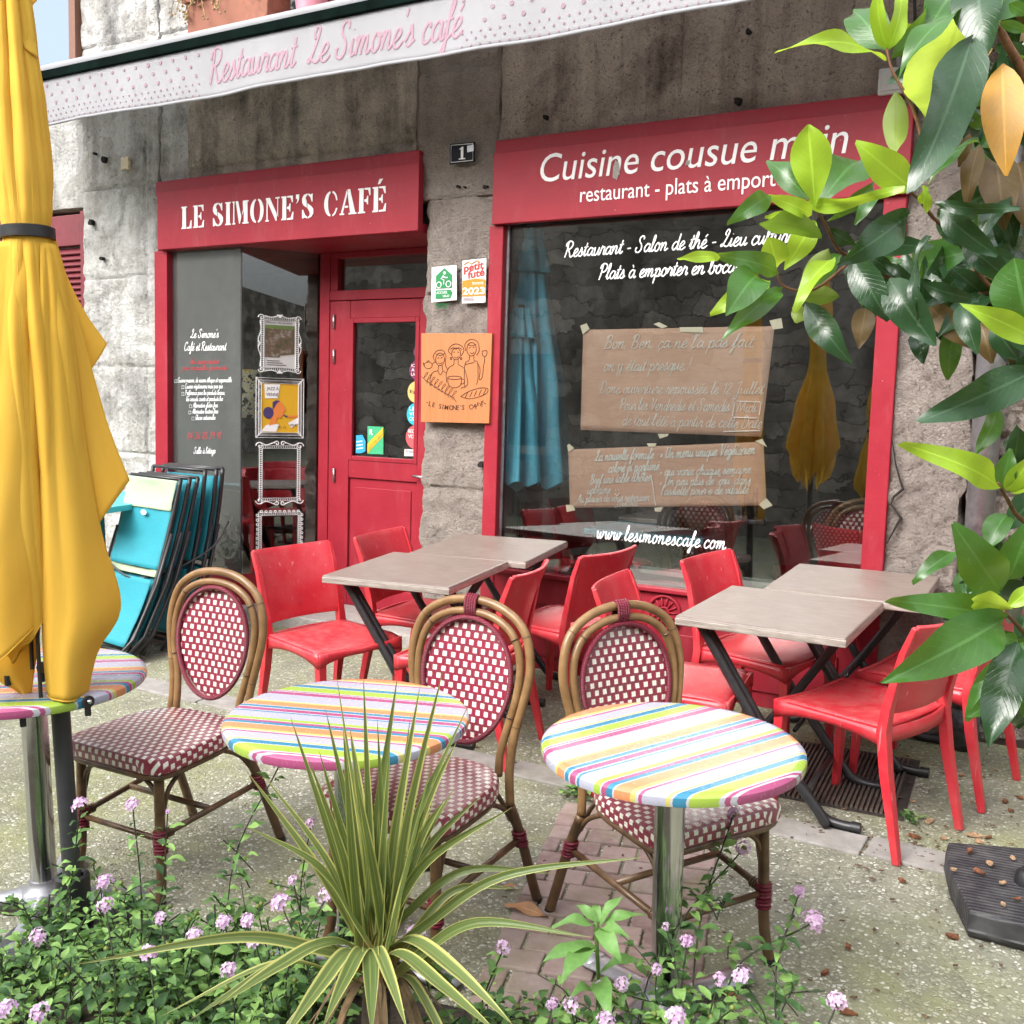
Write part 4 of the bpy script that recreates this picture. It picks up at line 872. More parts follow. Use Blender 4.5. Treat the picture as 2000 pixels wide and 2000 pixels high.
# ---------------------------------------------------------------- lace frames and posters on the angled pane
An = nrm.normalized()          # towards the street
A0 = A+An*.012
def ang(px, py, off=0.0):
    d = ray(px, py); t = ((A0+An*off-CAM).dot(An))/d.dot(An); return CAM+d*t
UA = dirp
c6 = lambda x, y: (.3623*x, 650+.3623*y)
def lace(label, o_, i_, kind):
    """ornate white sticker frame: outer and inner picture boxes (x0,y0,x1,y1)"""
    a, b = ang(o_[0], o_[3]), ang(o_[2], o_[1])
    c, d = ang(i_[0], i_[3]), ang(i_[2], i_[1])
    u0, u1, v0, v1 = 0, (ang(i_[2], i_[3])-ang(i_[0], i_[3])).dot(UA), 0, (ang(i_[0], i_[1])-ang(i_[0], i_[3])).z
    O = ang(i_[0], i_[3])
    m = MB()
    pt = lambda u, v: O+UA*u+V*v
    W, H = u1, v1; r = .0030
    rect = lambda k, rr=r: m.tube([pt(-k, -k), pt(W+k, -k), pt(W+k, H+k), pt(-k, H+k)], rr, 5, closed=True)
    rect(0); rect(.018)
    if kind == 'square':
        rect(.034); rect(.010, .0015)
        for sx, sy in ((0, 0), (1, 0), (0, 1), (1, 1)):
            cx, cy = (W if sx else 0), (H if sy else 0); dx, dy = (1 if sx else -1), (1 if sy else -1)
            m.tube([pt(cx, cy), pt(cx+dx*.034, cy+dy*.034)], .003, 5)
            m.tube([pt(cx-dx*.012, cy), pt(cx+dx*.020, cy+dy*.008), pt(cx, cy-dy*.012)], .002, 5)
    else:
        n = int(H/.014)
        for k in range(n): 
            for x in (-.009, W+.009): m.tube([pt(x-.006, H*(k+.5)/n), pt(x+.006, H*(k+.5)/n)], .0022, 4)
        n = int(W/.014)
        for k in range(n):
            for y in (-.009, H+.009): m.tube([pt(W*(k+.5)/n, y-.006), pt(W*(k+.5)/n, y+.006)], .0022, 4)
        def curl(cx, cy, s, dx, dy):
            m.tube([pt(cx+dx*s*(1-k/16)*math.cos(k*.55), cy+dy*s*(1-k/16)*math.sin(k*.55)) for k in range(14)], .0032, 5)
        if kind == 'curl':
            for cx, dx in ((-.016, -1), (W+.016, 1)):
                for cy, dy in ((-.016, -1), (H+.016, 1)): curl(cx, cy, .026, dx, dy)
            for cy, dy in ((-.018, -1), (H+.018, 1)):
                curl(W/2-.02, cy+dy*.014, .018, -1, dy); curl(W/2+.02, cy+dy*.014, .018, 1, dy)
                for s in (0, 1):
                    x0, x1 = (-.01, W/2-.03) if not s else (W+.01, W/2+.03)
                    m.tube([p for p in spline([pt(x0, cy+dy*.02), pt(x0*.6+x1*.4, cy+dy*.004), pt(x1, cy+dy*.024)], 5)], .003, 5)
        elif kind == 'leaf':
            for cx, dx in ((-.014, -1), (W+.014, 1)):
                for cy, dy in ((-.014, -1), (H+.014, 1)): curl(cx, cy, .022, dx, dy)
                for s in (0, 1): m.tube(spline([pt(cx+dx*.01, H*(.98 if s else .02)), pt(cx+dx*.004, H*(.78 if s else .22)), pt(cx+dx*.022, H*(.60 if s else .40)), pt(cx+dx*.008, H*.5)], 5), .0026, 5)
                for k in (-1, 0, 1): m.tube([pt(cx+dx*.006, H*.5), pt(cx+dx*.024, H*.5+k*.016)], .004, 5)
            for cy, dy in ((-.014, -1), (H+.014, 1)):
                for s in (0, 1): m.tube(spline([pt(W*(.98 if s else .02), cy+dy*.012), pt(W*(.75 if s else .25), cy+dy*.004), pt(W*.5, cy+dy*.02)], 5), .0026, 5)
                for k in (-1, 0, 1): m.tube([pt(W*.5, cy+dy*.004), pt(W*.5+k*.016, cy+dy*.024)], .004, 5)
        else:
            n = int(H/.028)
            for k in range(n+1):
                for x, s in ((-.026, -1), (W+.026, 1)): m.tube([pt(x+.006*math.cos(t*.9), H*k/n+.009*math.sin(t*.9)) for t in range(7)], .0026, 4, closed=True)
            n = int(W/.028)
            for k in range(n+1):
                for y in (-.026, H+.026): m.tube([pt(W*k/n+.009*math.cos(t*.9), y+.006*math.sin(t*.9)) for t in range(7)], .0026, 4, closed=True)
            rect(.008, .0018)
    t = tag(m.build('frame_sticker', M['white_vinyl']), label, 'window sticker', 'white ornamental frame stickers on the angled pane')
    return pt, W, H
f1 = lace('leaf cornered white frame sticker round the landscape poster', (502, 610, 590, 730), (*c4(692, 882), *c4(893, 1182)), 'leaf')
f2 = lace('square double line white frame sticker round the yellow poster', (502, 735, 590, 856), (*c4(676, 1280), *c4(910, 1592)), 'square')
f3 = lace('scroll cornered white frame sticker left empty', (498, 860, 594, 987), (*c6(1412, 622), *c6(1602, 892)), 'curl')
f4 = lace('beaded white frame sticker, lowest on the angled pane', (502, 994, 588, 1106), (*c6(1408, 985), *c6(1606, 1232)), 'bead')
def poster(label, fr_, mat, inset=0.0):
    pt, W, H = fr_
    t = thing('poster', label, 'poster', pt(W/2, H/2), group='posters on the angled pane')
    m = MB(); m.prism([pt(.002, .002)-An*.003, pt(W-.002, .002)-An*.003, pt(W-.002, H-.002)-An*.003, pt(.002, H-.002)-An*.003], -An*.0008); part(m, 'sheet', mat, t)
    return t, (lambda u, v: pt(u*W, v*H)-An*.0016), W, H
pm = NT('printed landscape photo'); c = pm.coord()
cl = pm.ramp(pm.noise(c, 16, 7, .7), [(.30, (.03, .028, .02)), (.45, (.09, .08, .04)), (.52, (.13, .07, .05)), (.60, (.20, .19, .15)), (.72, (.45, .46, .42))])
pm.set(Base_Color=cl, Roughness=.5)
t, q, W, H = poster('poster with a landscape photo inside the leaf cornered frame', f1, M['white_plastic'])
m = MB(); m.prism([q(u, v)+An*.0008 for u, v in ((.04, .22), (.5, .22), (.5, .26), (.96, .30), (.96, .82), (.04, .82))], An*.0004); part(m, 'photo', pm.m, t)
m = MB(); m.prism([q(u, v)+An*.0009 for u, v in ((.04, .82), (.96, .82), (.96, .90), (.04, .90))], An*.0004); part(m, 'green_band', plain('leaf green print', (.12, .18, .05), .5), t)
m = MB(); put_text(m, 'Maison des Jardins', q(.08, .935)+An*.0009, UA, V, width=W*.8, size=.014, extrude=.0005)
for k in range(3): m.prism([q(u, v)+An*.0009 for u, v in ((.10, .05+k*.045), (.7-.1*k, .05+k*.045), (.7-.1*k, .062+k*.045), (.10, .062+k*.045))], An*.0004)
part(m, 'lettering', M['black'], t)
t, q, W, H = poster('yellow jazz poster with a singing woman inside the square frame', f2, M['yellow_print'])
pcol = {'skin': flatmat('orange print skin', (.72, .22, .05)), 'hair': flatmat('violet print', (.06, .04, .14)), 'wh': M['white_vinyl'], 'gr': flatmat('olive print', (.45, .38, .10))}
def pl(name, mat, polys, k=1):
    m = MB()
    for p in polys: m.prism([q(u, v)+An*.0008*k for u, v in p], An*.0004)
    part(m, name, mat, t)
pl('title_block', pcol['wh'], [[(.08, .98), (.50, .98), (.44, .70), (.10, .69)], [(.0, .02), (.12, .14), (.30, .20), (.48, .16), (.40, .02)], [(.72, .20), (1, .32), (1, .2), (.8, .1)]])
pl('face', pcol['skin'], [[(.38, .62), (.50, .64), (.58, .58), (.66, .46), (.60, .44), (.60, .38), (.52, .30), (.42, .30), (.40, .18), (.20, .14), (.26, .28), (.30, .45)], [(.70, .355), (1.0, .36), (1.0, .31), (.72, .315)]], 2)
pl('hair', pcol['hair'], [[(.30, .62), (.40, .66), (.50, .645), (.42, .60), (.34, .50), (.30, .46)], [(p[0], p[1]) for p in _arc(.19, .40, .14, .12, 0, 340, 14)], [(.58, .37), (.70, .345), (.70, .31), (.62, .33)]], 3)
m = MB(); put_text(m, 'JAZZ À', q(.14, .86)+An*.0017, UA, V, width=W*.32, size=.030, extrude=.0004); put_text(m, 'VIENNE', q(.13, .74)+An*.0017, UA, V, width=W*.32, size=.030, extrude=.0004)
put_text(m, '27 - 12', q(.44, .09)+An*.0017, UA, V, width=W*.22, size=.020, extrude=.0004); put_text(m, '2024', q(.76, .14)+An*.0017, UA, V, width=W*.18, size=.020, extrude=.0004)
part(m, 'lettering', M['black'], t)

# ---------------------------------------------------------------- stickers on the door glass
yst = Yd-.02-.006
def disc(label, cx, cy, rpx, col, lines=(), tcol='white_vinyl'):
    c = aty(cx, cy, yst); r = rpx*(c-CAM).dot(FWD)/FPX
    t = thing('round_sticker', label, 'sticker', c, group='round stickers on the door glass')
    m = MB(); m.prism([c+Vector((r*math.cos(k*math.pi/14), 0, r*math.sin(k*math.pi/14))) for k in range(28)], (0, .0008, 0)); part(m, 'disc', flatmat(label[:30], col), t)
    m = MB()
    for k, l in enumerate(lines):
        if l: put_text(m, l, c+Vector((-r*.72, -.0014, r*(.35-.45*k))), U, V, width=min(r*1.44, .016*len(l)*r/.05), size=r*.45, extrude=.0005)
    if lines: part(m, 'lettering', M[tcol], t)
    return t
d5 = lambda x, y: (650+.3623*x, 650+.3623*y)
disc('small black and pink round sticker at the top of the column', *d5(455, 105), 9.5, (.12, .03, .06))
disc('plum round sticker with white writing on the door glass', *d5(455, 203), 19, (.16, .03, .08), ('ICI ON', 'AIME', 'LA MUS'))
disc('mustard yellow round sticker on the door glass', *d5(450, 320), 21, (.62, .42, .14), ('', 'Epi'), 'ink')
disc('turquoise round sticker on the door glass', *d5(448, 440), 22, (.02, .38, .52), ('LE', 'VIDE', 'CONSI'))
disc('coral red round sticker at the bottom of the column', *d5(445, 563), 23, (.66, .09, .10), ('RECOMM', 'VOYAG'))
def leaflet(name, label, px, mat, Y=yst):
    P = [aty(*d5(*p), Y) for p in px]
    t = thing(name, label, 'sticker', sum(P, Vector())/len(P)); m = MB(); m.prism(P, (0, .0008, 0)); part(m, 'sheet', mat, t); return t, P
t, P = leaflet('green_leaflet', 'green sticker with a yellow diagonal band reading restaurant', [(187, 503), (273, 507), (272, 655), (187, 653)], flatmat('leaflet green', (.05, .36, .17)))
q = quadmap(P); m = MB(); m.prism([q(u, v)+e for u, v in ((0, .02), (0, .36), (1, .98), (1, .66))], e*.4); part(m, 'band', M['yellow_print'], t)
m = MB(); put_text(m, 'RESTAURANT', q(.08, .10)+e*1.6, q(1, .72)-q(0, .06), V, width=.19, size=.034, extrude=.0004); part(m, 'band_lettering', M['green_print'], t)
m = MB(); put_text(m, 'R', q(.12, .70)+e, U, V, size=.05, extrude=.0004, offset=.02); part(m, 'letter', M['white_vinyl'], t)
t, P = leaflet('blue_sticker', 'small light blue sticker at the corner of the door glass', [(126, 553), (160, 550), (177, 585), (175, 640), (150, 650), (124, 648)], flatmat('sticker blue', (.03, .30, .50)))
q = lambda u, v: P[5]*(1-u)*(1-v)+P[3]*u*(1-v)+P[0]*(1-u)*v+P[1]*u*v
m = MB()
for v in (.2, .4, .6): m.prism([q(u, w)+e for u, w in ((.1, v), (.85, v), (.85, v+.06), (.1, v+.06))], e*.4)
part(m, 'small_print', M['white_vinyl'], t)
t, P = leaflet('white_label_strip', 'white label strip stuck at the foot of the door glass', [(386, 627), (500, 630), (500, 668), (385, 664)], M['white_plastic'])
m = MB(); put_text(m, 'Artisan de Terroir', P[3]+Vector((.01, -.001, .022)), U, V, width=.19, size=.03, extrude=.0004); part(m, 'lettering', M['grey_dot'], t)

# ---------------------------------------------------------------- small things on the walls
P = [aty(*p, YW-.06) for p in ((1716, 134), (1770, 127), (1766, 181), (1713, 187))]
t = thing('junction_box', 'white plastic junction box above the right end of the sign board', 'junction box', sum(P, Vector())/4)
m = MB(); m.prism(P, (0, .08, 0)); part(m, 'box', M['white_plastic'], t, bevel=.008)
c = sum(P, Vector())/4; m = MB(); m.box(c+Vector((0, -.003, 0)), (.085, .006, .085)); part(m, 'cover', M['white_plastic'], t, bevel=.003)
m = MB(); p0, p1 = aty(1752, -20, YW-.05), aty(1756, 132, YW-.05); m.tube([p0+V*1.2, p0, p1], .012, 8); 
t = m.build('conduit', M['zinc'], smooth=True); tag(t, 'thin grey conduit running up the wall from the junction box', 'conduit')
m = MB(); p0, p1 = aty(1786, -20, YW-.06), aty(1790, 210, YW-.06); m.tube([p0+V*1.2, p0, p1, aty(1788, 240, YW-.03)], .007, 6)
t = m.build('cable', M['black'], smooth=True); tag(t, 'black cable running down the wall beside the conduit', 'cable')
# downpipe
pt_, pb_ = aty(1934, 690, YW-.10), aty(1888, 1392, YW-.10)
xdp = (pt_.x+pb_.x)/2
t = thing('downpipe', 'grey zinc downpipe on the stone wall at the right', 'downpipe', (xdp, YW-.10, gz(0, YW)))
m = MB(); m.cyl((xdp, YW-.10, pb_.z), (xdp, YW-.10, 5.9), .058, seg=20); part(m, 'pipe', M['zinc'], t, smooth=True)
m = MB(); m.cyl((xdp, YW-.10, gz(0, YW)), (xdp, YW-.10, pb_.z+.02), .062, seg=20); m.cyl((xdp, YW-.10, gz(0, YW)), (xdp, YW-.10, gz(0, YW)+.1), .045, .06, seg=16); part(m, 'cast_iron_foot', plain('old iron', (.10, .10, .105), .6, metal=.3, var=.3), t, smooth=True)
for z in (.9, 2.3, 4.1):
    m = MB(); m.cyl((xdp, YW-.10, z-.015), (xdp, YW-.10, z+.015), .064, seg=20); m.bx(xdp-.01, xdp+.01, YW-.05, YW+.03, z-.012, z+.012); part(m, 'bracket', M['steel_dull'], t, smooth='auto')
# little cream tile on the left pier
c = aty(243, 319, YW-.035)
m = MB(); m.prism([c+Vector((x*.0022, 0, y*.0022)) for x, y in ((-17, 18), (-11, 21), (-6, 17), (0, 20), (5, 17), (11, 21), (18, 17), (16, 8), (19, -2), (17, -12), (20, -20), (9, -19), (4, -14), (-3, -19), (-9, -16), (-18, -20), (-16, -9), (-19, 1), (-15, 8))], (0, .02, 0))
t = m.build('wall_tile', plain('cream mosaic', (.66, .56, .38), .6), bevel=.002); tag(t, 'small ragged cream tile stuck on the white pier', 'tile')
# crack and patch on the right pillar
m = MB()
pts = [aty(*p, YW-.034) for p in ((1743, 860), (1749, 905), (1759, 940), (1764, 955), (1746, 970), (1740, 985), (1752, 1000), (1760, 1012), (1752, 1025), (1741, 1045), (1732, 1062))]
m.tube(pts, [.002, .004, .005, .007, .006, .005, .005, .008, .006, .004, .002], 5)
t = part(m, 'wall_crack', plain('dark crack', (.02, .016, .014), .95))
# green scrap on the wall
m = MB(); P = [aty(*p, YW-.05) for p in ((1957, 432), (1970, 428), (1968, 460), (1974, 470), (1960, 487), (1950, 480), (1953, 458))]; m.prism(P, (0, .003, 0))
t = m.build('green_tag', plain('green plastic', (.02, .25, .14), .5)); tag(t, 'torn green plastic tag on the stone wall behind the leaves', 'tag')
# flower box above the awning
yb_ = YW-.20; x0, x1 = aty(388, 40, yb_).x, aty(548, 20, yb_).x; z0, z1 = aty(470, 48, yb_).z-.12, aty(460, 0, yb_).z+.02
t = thing('flower_box', 'terracotta flower box of dried plants on the sill above the awning', 'flower box', ((x0+x1)/2, yb_, z0))
m = MB(); m.prism([(x0+.02, yb_-.09, z0), (x1-.02, yb_-.09, z0), (x1, yb_-.11, z1), (x0, yb_-.11, z1)], (0, .2, 0)); m.bx(x0-.012, x1+.012, yb_-.125, yb_+.10, z1-.03, z1); part(m, 'box', M['terracotta'], t, bevel=.008)
m = MB(); rn = random.Random(4)
for k in range(130):
    a = Vector((rn.uniform(x0-.05, x0+.55*(x1-x0)) if k % 3 else rn.uniform(x0, x1), yb_+rn.uniform(-.12, .05), z1-.02)); b = a+Vector((rn.gauss(0, .05), rn.uniform(-.09, .02), rn.uniform(-.12, .16)))
    m.tube([a, (a+b)/2+Vector((0, -.02, .04)), b], .003, 4)
    for j in range(3): m.sphere(b+Vector([rn.gauss(0, .014) for _ in range(3)]), .008, 5, 3)
part(m, 'dried_plants', M['dry'], t)
m = MB()
for k in range(14): m.sphere((rn.uniform(x0, x0+.4), yb_+rn.uniform(-.1, 0), z1+rn.uniform(0, .1)), .014, 6, 4)
part(m, 'faded_flowers', plain('faded red flowers', (.45, .06, .05), .8), t)
m = MB(); m.bx(x0-.15, x1+.9, YW-.34, YW+.05, z0-.07, z0-.002); part(m, 'window_sill', M['stone_white'], bevel=.01)
xr = aty(380, 40, YW-.12).x
m = MB(); m.bx(xr-.03, xr+.03, YW-.15, YW-.10, z0, z0+.26); m.bx(xr-.035, xr+.035, YW-.155, YW-.095, z0+.26, z0+.28); t = m.build('red_post', M['red_paint'], bevel=.006); tag(t, 'short red painted post at the end of the flower box', 'post')
xk, zk = aty(608, 8, YW-.15).x, z0
m = MB(); m.lathe([(.075, 0), (.095, .22), (.105, .22), (.105, .25), (.09, .25), (.085, .2), (.0, .2)], 24, (xk, YW-.15, zk), cap=False); t = m.build('plant_pot', plain('pink glazed pot', (.62, .22, .27), .4), smooth='auto'); tag(t, 'pink flower pot on the sill above the awning', 'flower pot')
# floor lamp behind the corner glass
lc = aty(470, 760, 5.56)
t = thing('floor_lamp', 'floor lamp with a yellow flowered fringed shade behind the corner glass', 'lamp', (lc.x, 5.56, .26))
fl = NT('flowered fabric'); c = fl.coord()
vv = fl.voro(c, 22, out='Color'); 
fl.set(Base_Color=fl.ramp(fl.noise(c, 26, 3, .6), [(.40, (.03, .02, .02)), (.44, (.70, .62, .45)), (.55, (.78, .70, .52)), (.60, (.72, .48, .04)), (.70, (.60, .32, .02))], 'CONSTANT'), Roughness=.8)
zt, zb_ = aty(470, 722, 5.56).z, aty(470, 815, 5.56).z
m = MB(); m.lathe([(.135, zt), (.24, zb_)], 28, (lc.x, 5.56, 0), cap=False); part(m, 'lamp_shade', fl.m, t, smooth=True, solid=.004)
m = MB(); m.lathe([(.242, zb_), (.25, zb_-.075)], 40, (lc.x, 5.56, 0), cap=False); part(m, 'fringe', plain('black fringe', (.03, .028, .03), .9), t, solid=.004)
m = MB(); m.cyl((lc.x, 5.56, .27), (lc.x, 5.56, zt), .014, seg=10); m.lathe([(.16, .26), (.16, .28), (.02, .31)], 24, (lc.x, 5.56, 0)); part(m, 'stand', plain('turned wood', (.22, .12, .05), .5), t, smooth='auto')

# old fixings and holes in the stone
m0 = plain('dark hole', (.012, .010, .009), .95)
for px, py, r in ((893, 364, .008), (906, 365, .006), (945, 365, .010), (949, 364, .008), (938, 908, .016), (200, 310, .022), (182, 300, .010), (175, 435, .020), (196, 505, .014), (1440, 196, .018), (1064, 228, .012), (735, 306, .012), (1460, 60, .012)):
    c = aty(px, py, YW-.035); m = MB(); rn_ = random.Random(int(px)); m.prism([c+Vector((r*rn_.uniform(.7, 1.3)*math.cos(k*.785), 0, r*rn_.uniform(.7, 1.3)*math.sin(k*.785))) for k in range(8)], (0, .03, 0)); part(m, 'anchor_hole', m0)
# ---------------------------------------------------------------- square folding tables
wt = NT('taupe laminate'); c = wt.map(wt.coord(), (3, 14, 3))
gr = wt.noise(c, 4, 6, .65, .8); bl = wt.noise(wt.coord(), 7, 4)
cc = wt.mix(wt.fr(gr, .3, .7), (.155, .118, .098), (.235, .187, .162)); cc = wt.mix(wt.math('MULTIPLY', wt.fr(bl, .5, .75), .35), cc, (.28, .225, .198))
wt.set(Base_Color=cc, Roughness=wt.math('MULTIPLY_ADD', bl, .25, .30), Specular_IOR_Level=.5)
we = NT('grey wood edge'); c = we.map(we.coord(), (2.5, 2.5, 30)); gr = we.noise(c, 5, 6, .6, .6)
we.set(Base_Color=we.mix(we.fr(gr, .35, .65), (.20, .165, .145), (.40, .35, .31)), Roughness=.45)
def folding_table():
    t = thing('folding_table', '', 'table')
    w, d = .62, .645
    m = MB(); m.bx(-w/2, w/2, -d/2, d/2, .712, .74); part0(m, 'tabletop', wt.m, t, bevel=.007)
    m = MB(); m.bx(-w/2-.001, w/2+.001, -d/2-.001, d/2+.001, .705, .733); part0(m, 'table_edge', we.m, t, bevel=.004)
    for s, y in ((-1, -.24), (1, .24), (-1, .20), (1, -.20)):
        m = MB()
        pts = [(-s*.24, y, .70), (-s*.20, y, .64), (-s*.03, y, .38), (s*.02, y, .31), (s*.20, y, .075), (s*.245, y, .03), (s*.30, y, .019), (s*.35, y, .019)]
        if s == -1 and y < 0: pts = [(.24, y, .70), (.20, y, .64), (.02, y, .36), (-.02, y, .30), (-.20, y, .10), (-.26, y, .022)][::-1]; pts = [(-p[0], p[1], p[2]) for p in pts][::-1]
        straight = s == -1 and y < 0
        m.tube(spline(pts, 5), .0185, 10); l = part0(m, 'leg', M['black_metal'], t, smooth=True)
        m = MB()
        if straight: m.cyl((.268, y, .002), (.250, y, .035), .0215, seg=10)
        else: m.cyl((s*.335, y, .0195), (s*.368, y, .0195), .0215, seg=10); part0(m, 'foot_cap', M['black'], l, smooth='auto')
    for x_, z_ in ((0, .335), (.17, .12), (-.17, .12)):
        m = MB(); m.cyl((x_, -.24, z_), (x_, .24, z_), .010, seg=8); part0(m, 'cross_bar', M['black_metal'], t, smooth=True)
    for s in (-1, 1): m = MB(); m.bx(s*.23-.012, s*.23+.012, -.27, .27, .692, .706); part0(m, 'top_rail', M['black_metal'], t)
    return t
def part0(mb, name, mat, parent, **kw): return mb.build(name, mat, parent, **kw)
tb = folding_table()
spots = [(-1.065, 3.935, 0, 'taupe folding table standing nearest in the right-hand pair of tables'), (-.945, 4.60, R(2), 'taupe folding table against the stone wall, far one of the right pair'),
         (-2.715, 3.86, R(8), 'taupe folding table standing nearer in the left pair, before the door'), (-2.735, 4.515, R(9.5), 'taupe folding table by the pillar, far one of the left pair')]
for i, (x, y, a, lab) in enumerate(spots):
    o = tb if i == 0 else copy_tree(tb); on_ground(o, x, y, a); tag(o, lab, 'table', 'square folding tables in two pairs')

# ---------------------------------------------------------------- red plastic chairs
def red_chair():
    t = thing('plastic_chair', '', 'chair'); m_ = M['red_plastic']
    def seat(u, v):
        x = (u-.5)*2; y = -.215+.43*v
        w = .222-.018*v
        z = .452-.018*(1-x*x)*(.35+.65*math.sin(math.pi*min(1, v*1.05))) - .020*max(0, (.16-v)/.16)**2
        return Vector((x*w, y, z))
    m = MB(); m.grid(seat, 14, 14)
    o = part0(m, 'seat', m_, t, smooth=True, solid=.012)
    m = MB()   # apron: side and front skirts with arched lower edge
    for s in (-1, 1):
        m.grid(lambda u, v, s=s: Vector((s*(.221-.018*u), -.213+.426*u, .447-(.030+.032*abs(2*u-1)**2.2)*v)), 12, 2)
    m.grid(lambda u, v: Vector((-.221+.442*u, -.2135, .436-.012*(1-(2*u-1)**2)*0+.012*abs(2*u-1)-(.022+.036*abs(2*u-1)**2.4)*v)), 12, 2)
    m.grid(lambda u, v: Vector((-.203+.406*u, .213+.030*(1-(2*u-1)**2), .452-(.050)*v)), 12, 2)
    part0(m, 'apron', m_, t, smooth='auto', solid=.011)
    def back(u, v):
        x = (2*u-1)
        h = .50+.318*v
        y = .222+.09*v*v*.6+.05*v+.034*(1-x*x)-.012
        return Vector((x*(.196+.010*v), y, h+.006*x*x*v))
    m = MB(); m.grid(back, 14, 12); part0(m, 'backrest', m_, t, smooth=True, solid=.015, bevel=.003)
    for s in (-1, 1):
        m = MB(); m.tube([(s*.202, -.196, .445), (s*.203, -.198, .36), (s*.210, -.215, .0)], [.020, .0185, .0125], 4, square=True); part0(m, 'leg', m_, t, bevel=.003)
        m = MB(); m.tube([(s*.186, .232, .0)][:0]+[(s*.212, .295, .0), (s*.203, .232, .30), (s*.200, .212, .44), (s*.199, .222, .52), (s*.203, .268, .72), (s*.207, .307, .817)], [.0125, .018, .019, .0165, .012, .009], 4, square=True); part0(m, 'leg', m_, t, bevel=.003)
    return t
rc = red_chair()
def face(dx, dy): return math.atan2(dx, -dy)
chairs = [(-2.98, 3.565, (.97, -.25), 'red chair with its whole back in view, left of the nearer left table'), (-2.875, 4.19, (1, .03), 'red chair between the left table pair and the cafe door'),
          (-2.385, 3.72, (-.99, -.16), 'red chair right of the nearer left table, half behind a rattan back'), (-2.28, 4.38, (-.98, .2), 'tall looking red chair below the big window, at the far left table'),
          (-1.39, 3.78, (.99, .1), 'red chair at the left side of the nearest right table, behind a rattan chair'), (-1.255, 4.39, (.98, -.2), 'red chair with its back against the window sill, left of the far right table'),
          (-.745, 3.86, (-.94, .34), 'red chair in front at the right, seen from behind with all its back legs'), (-.59, 4.43, (-.97, .2), 'red chair by the downpipe, partly covered by magnolia leaves')]
for i, (x, y, f, lab) in enumerate(chairs):
    o = rc if i == 0 else copy_tree(rc); on_ground(o, x, y, face(*f)); tag(o, lab, 'chair', 'red plastic chairs around the square tables')

# ---------------------------------------------------------------- rattan bistro chairs
def weave(name):
    t = NT(name); uv = t.coord('UV'); s = t.sep(uv)
    U_ = t.math('DIVIDE', s[0], .0300); V_ = t.math('DIVIDE', s[1], .0232)
    row = t.math('FLOOR', V_); par = t.math('MODULO', t.math('ABSOLUTE', row), 2.0)
    us = t.math('FRACT', t.math('ADD', t.math('MULTIPLY_ADD', par, .5, U_), 50.0)); vf = t.math('FRACT', t.math('ADD', V_, 50.0))
    def box(x, a, b, soft=.05): return t.math('MULTIPLY', t.fr(x, a, a+soft), t.ramp(x, [(b-soft, (1, 1, 1)), (b, (0, 0, 0))]))
    wob = t.math('MULTIPLY_ADD', t.noise(uv, 200, 2), .10, -.05)
    sq = t.math('MULTIPLY', box(t.math('ADD', us, wob), .25, .78), box(vf, .15, .88))
    fine = t.noise(uv, 350, 2)
    strand = t.math('FRACT', t.math('MULTIPLY', us, 4.0))
    red = t.mix(t.ramp(strand, [(0, (0, 0, 0)), (.3, (1, 1, 1)), (.7, (1, 1, 1)), (1, (0, 0, 0))]), (.10, .007, .02), (.30, .02, .055))
    wear = t.noise(uv, 14, 4)
    white = t.mix(t.fr(wear, .4, .8), (.92, .89, .80), (.84, .79, .66))
    t.set(Base_Color=t.mix(sq, red, white), Roughness=.34, Specular_IOR_Level=.6, Coat_Weight=1.0, Coat_Roughness=.28)
    h = t.math('ADD', t.math('MULTIPLY', sq, .8), t.math('MULTIPLY', t.ramp(strand, [(0, (0, 0, 0)), (.5, (1, 1, 1)), (1, (0, 0, 0))]), .45))
    t.bump(h, .6, .003); return t.m
M['weave'] = weave('burgundy and white weave')
bam = NT('bamboo look tube'); c = bam.coord()
n_ = bam.noise(bam.map(c, (1, 1, 1)), 26, 4, .6); n2 = bam.noise(c, 5, 2)
cc = bam.mix(bam.fr(n_, .35, .7), (.20, .112, .045), (.30, .175, .078)); cc = bam.mix(bam.math('MULTIPLY', bam.fr(n2, .5, .7), .6), cc, (.17, .09, .036))
bam.set(Base_Color=cc, Roughness=.33, Specular_IOR_Level=.5)
bad = plain('dark bamboo look tube', (.15, .085, .042), .35, var=.3, scale=20)
M['bind'] = NT('burgundy binding'); q_ = M['bind'].coord(); q_ = M['bind'].sep(q_)
wv = M['bind'].math('SINE', M['bind'].math('MULTIPLY', q_[2], 1400.0))
M['bind'].set(Base_Color=(.17, .012, .03), Roughness=.45); M['bind'].bump(wv, .5, .002); M['bind'] = M['bind'].m
